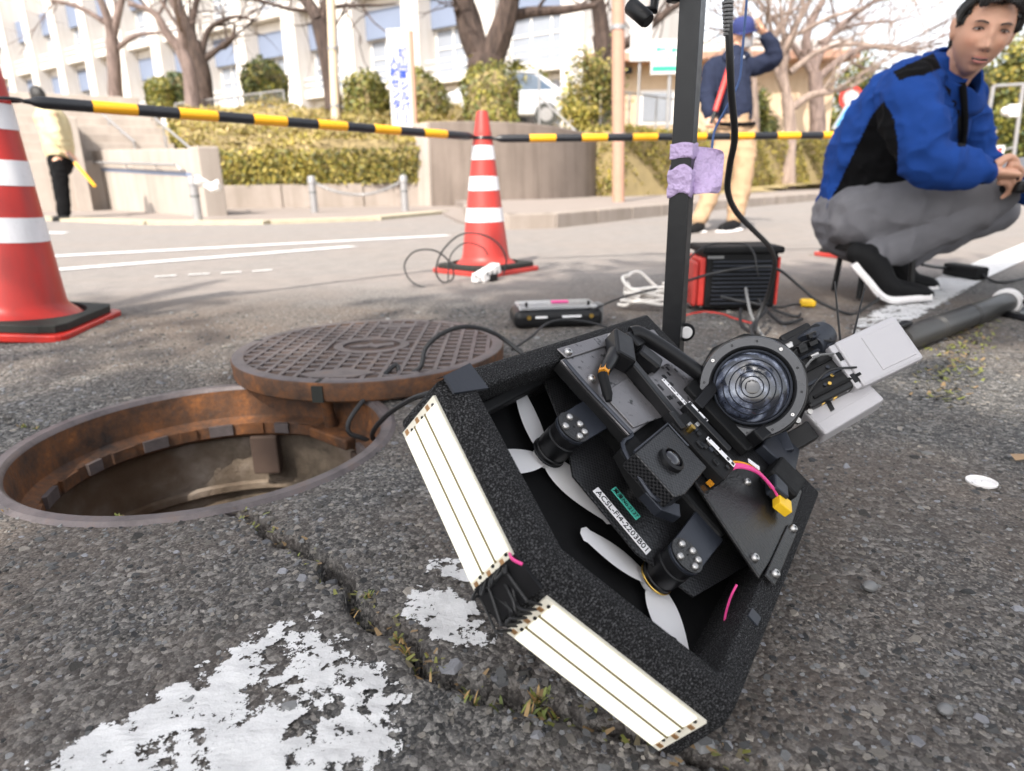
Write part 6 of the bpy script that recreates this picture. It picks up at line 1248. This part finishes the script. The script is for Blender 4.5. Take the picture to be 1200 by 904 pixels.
def woods():
    n = 26000; x = RNG.random(n)*120-10; y = 62+RNG.random(n)*18; hgt = 3.+7.*fbm2(x, y, .09, 3, 3); z = 1.0+hgt*RNG.random(n)**.8; q = np.stack([x, y, z], 1)
    o = leaves('far_woods', q, .75, GREEN+OLIVE+[(.30,.22,.15), (.36,.28,.2)]); tag(o, 'far brown and green wood beyond the road', kind='stuff')
woods()

# ---------------------------------------------------------------- bare trees
def bare_tree(label, trunk, limbs, bark, Y, seed, twig=150, reach=2.2, grp='bare trees beyond the road'):
    """trunk and limbs: picture polylines [(x, y, radius)] standing at distance Y"""
    rr = random.Random(seed); w = lambda p, dy=0.: AY(p[0], p[1], Y+dy); b0 = w(trunk[0]); z0 = min(float(land_z(b0[0], b0[1])), b0[2]); t = thing('bare_tree', label, 'tree', (b0[0], b0[1], z0), 0, grp); o = np.array([b0[0], b0[1], z0])
    P = [np.array([b0[0], b0[1], z0-.1])]+[w(p) for p in trunk]; R = [trunk[0][2]*1.15]+[p[2] for p in trunk]; k = 5; Q = smooth_path(P, k); RR = list(np.interp(np.linspace(0, len(P)-1, len(Q)), range(len(P)), R))
    mb().tube([q-o for q in Q], RR, 14).build('trunk', M[bark], t); tips = []
    allp = [(Q, RR)]
    for L in limbs:
        dy = rr.uniform(-.8, .8); P = [w(L[0])]+[w(p, dy*(i+1)/len(L)) for i, p in enumerate(L[1:])]; Q = smooth_path(P, 5); RR = list(np.interp(np.linspace(0, len(P)-1, len(Q)), range(len(P)), [p[2] for p in L])); mb().tube([q-o for q in Q], RR, 9).build('limb', M[bark], t); allp.append((Q, RR))
    B = mb(); cnt = [0]
    def grow(p, d, L, r, lev):
        pts = [p]; n = 4; dd = d.copy()
        for i in range(n): dd = dd+np.array([rr.gauss(0, .20), rr.gauss(0, .20), rr.gauss(.05, .16)]); dd /= np.linalg.norm(dd); pts.append(pts[-1]+dd*L/n)
        B.tube([q-o for q in pts], [r, r*.85, r*.7, r*.55, r*.35], 4, False); cnt[0] += 1
        if lev > 0:
            for k in range(rr.choice((2, 3, 3))): i = rr.randint(1, n); e = dd+np.array([rr.gauss(0, .75), rr.gauss(0, .75), rr.gauss(.1, .6)]); e /= np.linalg.norm(e); grow(pts[i], e, L*rr.uniform(.5, .8), r*.55, lev-1)
    src = allp[1:] or allp; nb = max(3, twig//14)
    for k in range(nb):
        Q, RR = rr.choice(src); i = rr.randint(len(Q)//3, len(Q)-1); d = Q[min(i+1, len(Q)-1)]-Q[max(i-1, 0)]; d = d/np.linalg.norm(d)+np.array([rr.gauss(0, .8), rr.gauss(0, .8), rr.gauss(.2, .5)]); d /= np.linalg.norm(d); grow(Q[i], d, reach*rr.uniform(.6, 1.1), min(RR[i]*.5, .05), 2)
    x = B.build('twigs', M[bark], t); x['kind'] = 'stuff'
bare_tree('bare grey tree leftmost before the white building', [(136,116,.20), (134,80,.18), (131,45,.17)], [[(131,45,.14), (124,15,.11), (110,-10,.08), (80,-30,.05)], [(131,48,.13), (140,10,.10), (150,-25,.07)], [(128,30,.09), (95,10,.06), (60,0,.04)], [(134,60,.08), (160,42,.06), (200,38,.03)]], 'bark_grey', 21, 3)
bare_tree('bare grey tree with leaning trunk, left of a close pair', [(226,122,.20), (222,85,.18), (213,60,.17)], [[(213,60,.15), (196,40,.12), (180,15,.08), (150,5,.05)], [(215,62,.13), (210,20,.10), (190,-20,.08)]], 'bark_grey', 19.5, 4)
bare_tree('darker bare tree with upright trunk, right of a close pair', [(240,118,.26), (237,85,.24), (226,50,.22)], [[(226,50,.18), (210,10,.14), (195,-25,.1)], [(232,65,.14), (225,30,.10), (235,-15,.07)], [(238,72,.10), (255,58,.08), (272,45,.07), (275,30,.04)], [(236,70,.10), (245,35,.08), (275,20,.05), (300,25,.03)]], 'bark_dark', 21.5, 5)
bare_tree('dark leaning bare tree behind the pale wooden pole', [(391,140,.20), (389,105,.19), (382,60,.19), (374,25,.19)], [[(374,25,.16), (362,5,.14), (345,-15,.1)], [(376,30,.13), (385,-5,.10), (400,-25,.06)], [(386,80,.08), (374,40,.05), (366,20,.03)]], 'bark_dark', 17, 6)
bare_tree('massive dark forked bare tree above the middle cone', [(569,86,.50), (570,66,.48)], [[(566,70,.37), (553,45,.32), (545,15,.27), (540,-20,.25)], [(576,66,.37), (588,35,.32), (596,5,.27), (600,-30,.22)], [(590,22,.16), (620,15,.14), (660,12,.11), (700,6,.07)], [(552,42,.12), (538,18,.09), (534,10,.06)], [(570,66,.10), (560,20,.07), (548,-10,.05)]], 'bark_dark', 19.5, 7, 130, 1.8)
bare_tree('dark bare tree behind the brown pole', [(716,130,.36), (712,80,.34), (706,40,.3)], [[(706,40,.24), (700,0,.2), (690,-30,.15)], [(712,60,.18), (745,45,.14), (780,15,.10), (805,0,.07)], [(710,70,.15), (735,50,.11), (760,42,.06)]], 'bark_dark', 21, 8)
bare_tree('pale trunked bare tree standing in the long hedge', [(922,229,.22), (924,190,.17), (926,150,.15), (922,115,.14)], [[(922,115,.12), (918,80,.10), (928,40,.08), (950,0,.06)], [(924,130,.11), (950,112,.09), (975,108,.07)], [(921,110,.09), (905,70,.07), (890,20,.05)], [(926,85,.08), (960,60,.06), (1000,52,.05), (1050,58,.03)], [(924,70,.07), (905,40,.05), (900,0,.04)], [(935,40,.06), (975,20,.05), (1010,10,.03)]], 'bark_pale', 17.8, 9, 420, 2.0)
bare_tree('spreading brown bare tree behind the pale trunked one', [(958,160,.28), (957,120,.25), (955,85,.22)], [[(955,85,.17), (945,45,.14), (965,0,.1)], [(956,95,.15), (985,70,.12), (1020,55,.09), (1075,62,.05)], [(955,80,.12), (975,40,.10), (1020,5,.07), (1060,-15,.04)], [(954,90,.12), (930,55,.10), (905,20,.08)], [(960,50,.08), (1000,30,.06), (1050,25,.04)]], 'bark_grey', 25, 10, 460, 3.2)
bare_tree('thin pale bare tree between the cap and the mast', [(886,190,.14), (884,120,.12), (880,70,.10)], [[(880,70,.08), (870,20,.06), (880,-20,.04)], [(882,85,.07), (905,50,.05), (920,10,.03)]], 'bark_pale', 22, 12, 260, 2.4)

# ---------------------------------------------------------------- the white building
def building():
    t = thing('school_building', 'long white building with blue grey panels and deep columns behind the trees', 'building', (-6.5, 34, 0), math.radians(-34.3)); ST = 3.9; zb = AY(450, 6, 33.9)[2]-1.0; levels = [zb-2*ST, zb-ST, zb, zb+ST]; x0, x1 = -64., 12.0; base = 2.0
    mb().box(((x0+x1)/2, 5.6, (base+zb+2*ST)/2+.2), (x1-x0, 10, zb+2*ST-base)).build('wall', M['wall_white'], t)
    xs = [3.28+3.95*k for k in range(-17, 3)]
    col = mb().box((0, .05, (base+zb+2*ST)/2), (.95, 1.35, zb+2*ST-base-.02)).mesh('column'); pane = mb().box((0, 0, 0), (.92, .04, 1.75)).mesh('pane'); fr = mb(); 
    for q in (-1.42, -.47, .47, 1.42): fr.box((q, 0, 0), (.07, .10, 1.9))
    for q in (-.98, .98, .2): fr.box((0, 0.001*q, q), (2.95, .09, .07))
    frm = fr.mesh('window_frame'); pan = mb().box((0, 0, 0), (2.98, .30, 1.35)).mesh('blue_panel'); sill = mb().box((0, 0, 0), (2.99, .85, .28)).mesh('sill'); band = mb().box((0, 0, 0), (2.985, .34, .42)).mesh('band')
    rl = mb(); 
    for z in (0, .28, .56): rl.box((0, 0, z), (2.97, .05, .05))
    rlm = rl.mesh('balcony_rail')
    for x in xs: obj('column', col, M['wall_white'], t, (x, 0, 0))
    for x in xs[:-1]:
        c = x+3.95/2
        for li, z in enumerate(levels):
            obj('blue_panel', pan, M['bluepanel'], t, (c, .36, z+.3)); w = obj('window', frm, M['frame_w'], t, (c, .48, z-1.36))
            for k, q in enumerate((-.95, 0, .95)): obj('pane', pane, M['curtain' if (k+li) % 3 else 'pane_dark'], w, (q, .02, 0))
            obj('sill', sill, M['wall_white'], t, (c, .1, z-2.5)); obj('band', band, M['wall_white'], t, (c, .38, z-2.9)); obj('balcony_rail', rlm, M['frame_w'], t, (c, -.28, z-2.3))
building()
def beige_house():
    a = AY(700, 150, 27.); t = thing('beige_house', 'low beige building with a flat brown roof behind the wire fence', 'building', (5.2, 27, 1.2)); mb().box((2.5, 2.5, 1.55), (9., 5, 3.5)).build('wall', M['beige_wall'], t); mb().box((2.5, 2.2, 3.42), (9.8, 6.2, .28)).build('roof', M['brown_pole'], t, .02); mb().box((2.5, 2.2, 3.75), (9.4, 5.8, .4)).build('roof_edge', M['wall_white'], t, .02)
    for x in (.4, 3.4): w = mb().box((x, -.02, 1.8), (1.3, .06, 1.2)).build('window', M['frame_w'], t); mb().box((x, -.06, 1.8), (1.1, .03, 1.0)).build('pane', M['pane_dark'], w)
    mb().box((5.4, -.02, 1.2), (1.0, .06, 2.1)).build('door', M['beige_wall'], t); mb().obox((-.9, -.3, 3.05), (1, 0, 0), (0, 1, 0), (0, 0, 1), (.5, .3, .2)).build('wall_lamp', M['plastic'], t)
beige_house()

# ---------------------------------------------------------------- poles, signs, fences
def pole(nm, label, px, top, r, m, Y=None, cat='pole'):
    g = G(*px, .1) if Y is None else AY(*px, Y); b = AY(px[0]+(top[0]-px[0]), top[1], g[1]); t = thing(nm, label, cat, (g[0], g[1], min(g[2], float(land_z(g[0], g[1]))))); o = np.array(t.location); L = b-o; mb().tube([(0, 0, -.1), L*.5, L], [r, r, r*.96], 14).build('shaft', M[m], t)
    for s in (.22, .55): mb().lathe([(r*1.0, -.03), (r*1.12, -.025), (r*1.12, .025), (r*1.0, .03)], 16, Matrix.Translation(Vector(L*s))).build('band', M['galv'], t)
    return t
pole('utility_pole', 'brown painted steel pole behind the right end of the retaining wall', (725, 238), (724, -160), .085, 'brown_pole'); pole('wooden_pole', 'slim pale wooden pole before the leaning dark tree', (394, 162), (386, -40), .085, 'wood_pole', 14.5)
def flat_text(body, size, m, parent, loc, M4): 
    o = obj('lettering', text_mesh(body, size, .004), M[m], parent); o.matrix_local = M4 @ Matrix.Translation(Vector(loc)); return o
def vertical_sign():
    Y = 13.6; a, b = AY(486, 152, Y), AY(456, 34, Y); w = AY(481, 90, Y)[0]-AY(456, 90, Y)[0]+.02; h = b[2]-a[2]; cx = (AY(456, 90, Y)[0]+AY(482, 90, Y)[0])/2; z0 = float(land_z(cx, Y)); t = thing('vertical_sign', 'tall white signboard with two columns of blue characters before the bushes', 'sign', (cx, Y, z0), math.radians(-6)); zc = a[2]+h/2-z0; tilt = Matrix.Rotation(math.radians(-2.2), 4, 'Y')
    mb().box((0, 0, zc), (w, .07, h)).build('board', M['sign_white'], t, .006); mb().box((w/2+.035, .02, zc-.03), (.06, .11, h-.02)).build('side_frame', M['brown_pole'], t, .006)
    for s in (-1, 1): mb().tube([(s*w*.3, .05, -.1), (s*w*.3, .05, zc-h*.45)], .035, 8).build('leg', M['brown_pole'], t)
    R = Matrix.Rotation(PI/2, 4, 'X')
    for col, (x, top, s) in enumerate(((w*.20, .70, '城山町シルバー'), (-w*.22, .62, '人材センター'))):
        for k, ch in enumerate(s):
            o = obj('lettering', text_mesh('|' if ch == 'ー' else ch, .185, .003, 1., .006), M['ink_blue'], t); o.location = (x, -.040, zc+h*(top-.5)+.10-.185*k); o.rotation_euler = (PI/2, 0, 0)
vertical_sign()
def green_sign():
    Y = 16.; a, b = AY(762, 88, Y), AY(806, 46, Y); w, h = b[0]-a[0], b[2]-a[2]; c = (a+b)/2; z0 = float(land_z(c[0], Y)); t = thing('direction_sign', 'white direction sign with green arrows and a green band beside the mast', 'sign', (c[0], Y, z0), math.radians(-3)); zc = c[2]-z0; mb().box((0, 0, zc), (w, .04, h)).build('board', M['sign_white'], t, .012)
    q = lambda x, z: (x*w, -.024, zc+z*h)
    def flat(pts, nm='green_mark', m='ink_green'): n = len(pts); mb().add([q(x, z) for x, z in pts]+[(q(x, z)[0], -.019, q(x, z)[2]) for x, z in pts], [tuple(range(n))]+[(i, (i+1) % n, n+(i+1) % n, n+i) for i in range(n)]).build(nm, M[m], t)
    flat([(-.45,-.40), (.45,-.40), (.45,-.26), (-.45,-.26)], 'green_band'); flat([(-.38,.22), (-.28,.31), (-.28,.25), (-.10,.25), (-.10,.19), (-.28,.19), (-.28,.13)], 'arrow'); flat([(.02,.22), (.12,.13), (.12,.19), (.26,.19), (.26,.40), (.32,.40), (.32,.13), (.12,.25+.05-.0), (.12,.31)][:0] or [(.04,.19), (.14,.10), (.14,.16), (.30,.16), (.30,.38), (.24,.38), (.24,.22), (.14,.22), (.14,.28)], 'arrow')
    for x in (-.22, .0, .22): flat([(x-.035,-.08), (x+.035,-.08), (x+.0,.04), (x-.02,.03)], 'green_mark')
    mb().tube([(.05, .06, -.1), (.05, .06, zc+h*.5)], .04, 10).build('post', M['galv'], t)
    c = AY(751, 49, 17.5); t = thing('white_board', 'plain pale board behind the green and white direction sign', 'sign', (c[0], 17.5, float(land_z(c[0], 17.5)))); z = c[2]-t.location[2]; mb().box((0, 0, z), (.50, .05, .86)).build('board', M['sign_white'], t, .01); mb().tube([(0, .05, -.1), (0, .05, z)], .03, 8).build('post', M['galv'], t)
green_sign()
def road_sign():
    Y = 21.; c = AY(997, 115, Y); z0 = float(land_z(c[0], Y)); t = thing('road_sign', 'round red rimmed road sign over a blue and white triangle by the man', 'road sign', (c[0], Y, z0)); z = c[2]-z0; Rx = Matrix.Rotation(PI/2, 4, 'X'); r = .34; mb().lathe([(.001, .02), (r, .02), (r, -.02), (.001, -.02)], 32, Matrix.Translation((0, 0, z)) @ Rx).build('red_rim', M['red'], t); mb().lathe([(.001, .026), (r*.66, .026), (r*.66, .021), (.001, .021)], 28, Matrix.Translation((0, 0, z)) @ Rx).build('white_disc', M['sign_white'], t)
    zt = AY(997, 137, Y)[2]-z0
    for k, (s, yy, m) in enumerate(((.42, -.02, 'sign_white'), (.33, -.035, 'sign_blue'), (.12, -.05, 'sign_white'))): mb().prism([(-s, -s*.78), (s, -s*.78), (s*.12, s*.9), (-s*.12, s*.9)], 0, .012, Matrix.Translation((-.05, yy, zt)) @ Rx).build('triangle', M[m], t)
    mb().tube([(0, .05, -.1), (0, .05, z+.3)], .04, 10).build('post', M['galv'], t)
    Y = 24.; c = AY(1157, 161, Y); z0 = float(land_z(c[0], Y)); t = thing('road_sign', 'small orange inverted triangle sign over a blue one near the right edge', 'road sign', (c[0], Y, z0)); z = c[2]-z0; s = .30; mb().prism([(-s, s*.7), (0, -s*.9), (s, s*.7)], 0, .02, Matrix.Translation((0, 0, z)) @ Rx).build('triangle', M['wood_pole'], t); zt = AY(1154, 180, Y)[2]-z0; mb().prism([(-s, -s*.7), (s, -s*.7), (s*.2, s*.8), (-s*.2, s*.8)], 0, .02, Matrix.Translation((-.06, 0, zt)) @ Rx).build('triangle', M['sign_blue'], t); mb().prism([(-s*.6, -s*.45), (s*.6, -s*.45), (0, s*.4)], .02, .03, Matrix.Translation((-.06, 0, zt)) @ Rx).build('triangle', M['sign_white'], t); mb().tube([(0, .04, -.1), (0, .04, z)], .035, 8).build('post', M['galv'], t)
    Y = 26.; a, b = AY(1150, 190, Y), AY(1188, 190, Y); za = AY(1164, 101, Y)[2]; t = thing('sign_frame', 'tall grey steel frame of two posts and a beam at the right edge', 'frame', (a[0], Y, float(land_z(a[0], Y)))); o = np.array(t.location); p0, p1 = AY(1164, 101, Y)-o, AY(1199, 99, Y)-o
    mb().tube([(0, 0, -.1), p0], .07, 10).build('post', M['galv'], t); q = b-o; mb().tube([(q[0], 0, -.1), p1], .07, 10).build('post', M['galv'], t); mb().tube([p0, p1+(p1-p0)*.4], .055, 10).build('beam', M['galv'], t); c = AY(1187, 130, Y)-o; mb().obox(c, (1, 0, 0), (0, 1, 0), (0, 0, 1), (.36, .2, .42)).build('camera_box', M['frame_w'], t, .03); mb().ball(tuple(c+np.array([-.3, -.05, -.02])), .16, 12, 8).build('camera_dome', M['frame_w'], t)
    c = AY(1170, 178, Y)-o; mb().obox(c, (1, 0, 0), (0, 1, 0), (0, 0, 1), (.34, .15, .42)).build('signal_box', M['frame_w'], t, .03); mb().obox(c+np.array([0, -.08, .08]), (1, 0, 0), (0, 1, 0), (0, 0, 1), (.16, .02, .14)).build('red_lamp', M['red'], t); mb().tube([c, AY(1190, 172, Y)-o], .03, 8).build('signal_arm', M['galv'], t)
road_sign()
def fence(label, P, Y0, Y1, h, npost, mesh=True):
    a, b = AY(*P[0], Y0), AY(*P[1], Y1); t = thing('wire_fence', label, 'fence', (a[0], a[1], a[2]-h), 0, 'galvanised wire fences above the bank'); o = np.array(t.location); a = a-o; b = b-o; mb().tube([a, b], .022, 6).build('top_rail', M['galv'], t)
    for k in range(npost): s = k/(npost-1); p = a+(b-a)*s; mb().tube([p, p-np.array([0, 0, h+.1])], .024, 6).build('post', M['galv'], t)
    if mesh: d = np.array([0, 0, h]); mb().add([a, b, b-d, a-d], [(0, 1, 2, 3)]).build('wire_mesh', M['mesh'], t)
fence('wire fence on the bank below the white columns', ((205, 122), (332, 106)), 20., 19., .75, 6); fence('wire fence panel right of the large dome bush', ((596, 84), (632, 86)), 17., 17., 1.4, 2); fence('sloping rail fence running down to the retaining wall', ((632, 113), (677, 156)), 16., 15., .9, 2); fence('tall wire fence before the beige building', ((704, 104), (800, 118)), 17.5, 19., 1.1, 4)
def car(label, px, Y, L=4.0, m='car_paint', rz=0.):
    c = AY(*px, Y); z = min(float(land_z(c[0], Y)), c[2]); t = thing('parked_car', label, 'car', (c[0], Y, z), rz); W2 = .84
    body = [(-L/2, .35), (-L/2+.05, .75), (-L*.30, .92), (L*.42, .95), (L/2, .80), (L/2, .30), (-L/2, .30)]; roof = [(-L*.30, .90), (-L*.14, 1.42), (L*.24, 1.46), (L*.42, .93)]
    Rx = Matrix.Rotation(PI/2, 4, 'X'); mb().prism(body, -W2, W2, Rx).build('body', M[m], t, .08, seg=3); mb().prism(roof, -W2*.9, W2*.9, Rx).build('cabin', M[m], t, .06, seg=3)
    mb().prism([(-L*.265, .95), (-L*.13, 1.36), (L*.03, 1.38), (L*.03, .95)], -W2*.93, W2*.93, Rx).build('side_window', M['glass_car'], t, .01); mb().prism([(L*.06, .95), (L*.06, 1.38), (L*.22, 1.38), (L*.36, .95)], -W2*.93, W2*.93, Rx).build('side_window', M['glass_car'], t, .01); mb().obox((-L*.225, 0, 1.15), (.28*L*.5, 0, .5), (0, 1, 0), (-.6, 0, .5), (.60, W2*1.6, .03)).build('windscreen', M['glass_car'], t)
    for x in (-L*.31, L*.31):
        for y in (-W2, W2): w = mb().cyl((x, y-.08, .31), (x, y+.08, .31), .31, 20).build('wheel', M['rubber'], t, .03); mb().cyl((x, y-.095, .31), (x, y+.095, .31), .18, 16).build('rim', M['galv'], w)
    for y in (-.6, .6): mb().obox((-L/2+.04, y, .70), (.3, 0, 1), (0, 1, 0), (1, 0, -.3), (.14, .3, .04)).build('headlight', M['label_white'], t)
car('pale car parked behind the large dome bush', (585, 152), 20.5, 4.2)
car('white car parked beyond the long hedge', (948, 165), 27., 4.4, 'sign_white', .35)
# ---------------------------------------------------------------- unseen tree behind the viewpoint, crown shaped to shade near road, man and case
def shade_tree():
    t = thing('shade_tree', 'tall evergreen street tree whose crown dapples the near road with shade', 'tree', (-3.6, -4.6, 0)); P = []
    mb().tube(smooth_path([(0, 0, -.1), (.1, .1, 2.2), (.3, .5, 4.), (.8, 1.2, 5.6)], 6), [.24]*7+[.2]*6+[.14]*6, 12).build('trunk', M['bark_dark'], t)
    for e in ((2.2, 1.6, 5.6), (3.4, 2.4, 5.4), (.2, 2.6, 5.8), (1.6, -.4, 6.0), (4.6, 1.2, 5.8)): mb().tube(smooth_path([(.3, .5, 4.), (e[0]*.5, e[1]*.5, 4.9), e], 5), [.10]*5+[.06]*5+[.03], 7).build('limb', M['bark_dark'], t)
    n = 15000; K = 145; cl = np.stack([-1.4+8.*RNG.random(K), -2.6+4.2*RNG.random(K), 5.2+1.6*RNG.random(K)], 1); cl[-34:, 0] = 1.5+2.6*RNG.random(34); cl[-34:, 1] = 1.3+1.2*RNG.random(34); cl[-34:, 2] = 5.2+.9*RNG.random(34); cl[:14, 0] = 1.45+.5*RNG.random(14); cl[:14, 1] = .4+.6*RNG.random(14); cl[:14, 2] = 5.2+.5*RNG.random(14); sun_gap = ((cl[:, 0] > 2.15) & (cl[:, 0] < 3.3) & (cl[:, 1] > .2) & (cl[:, 1] < 1.75)) | ((np.abs(cl[:, 0]-.9) < .45) & (np.abs(cl[:, 1]-.1) < .4)); cl = cl[~sun_gap]; K = len(cl); w = RNG.integers(0, K, n); q = cl[w]+RNG.normal(size=(n, 3))*np.array([.27, .27, .22]); leaves('crown', q, .17, DARKG, t)
shade_tree()
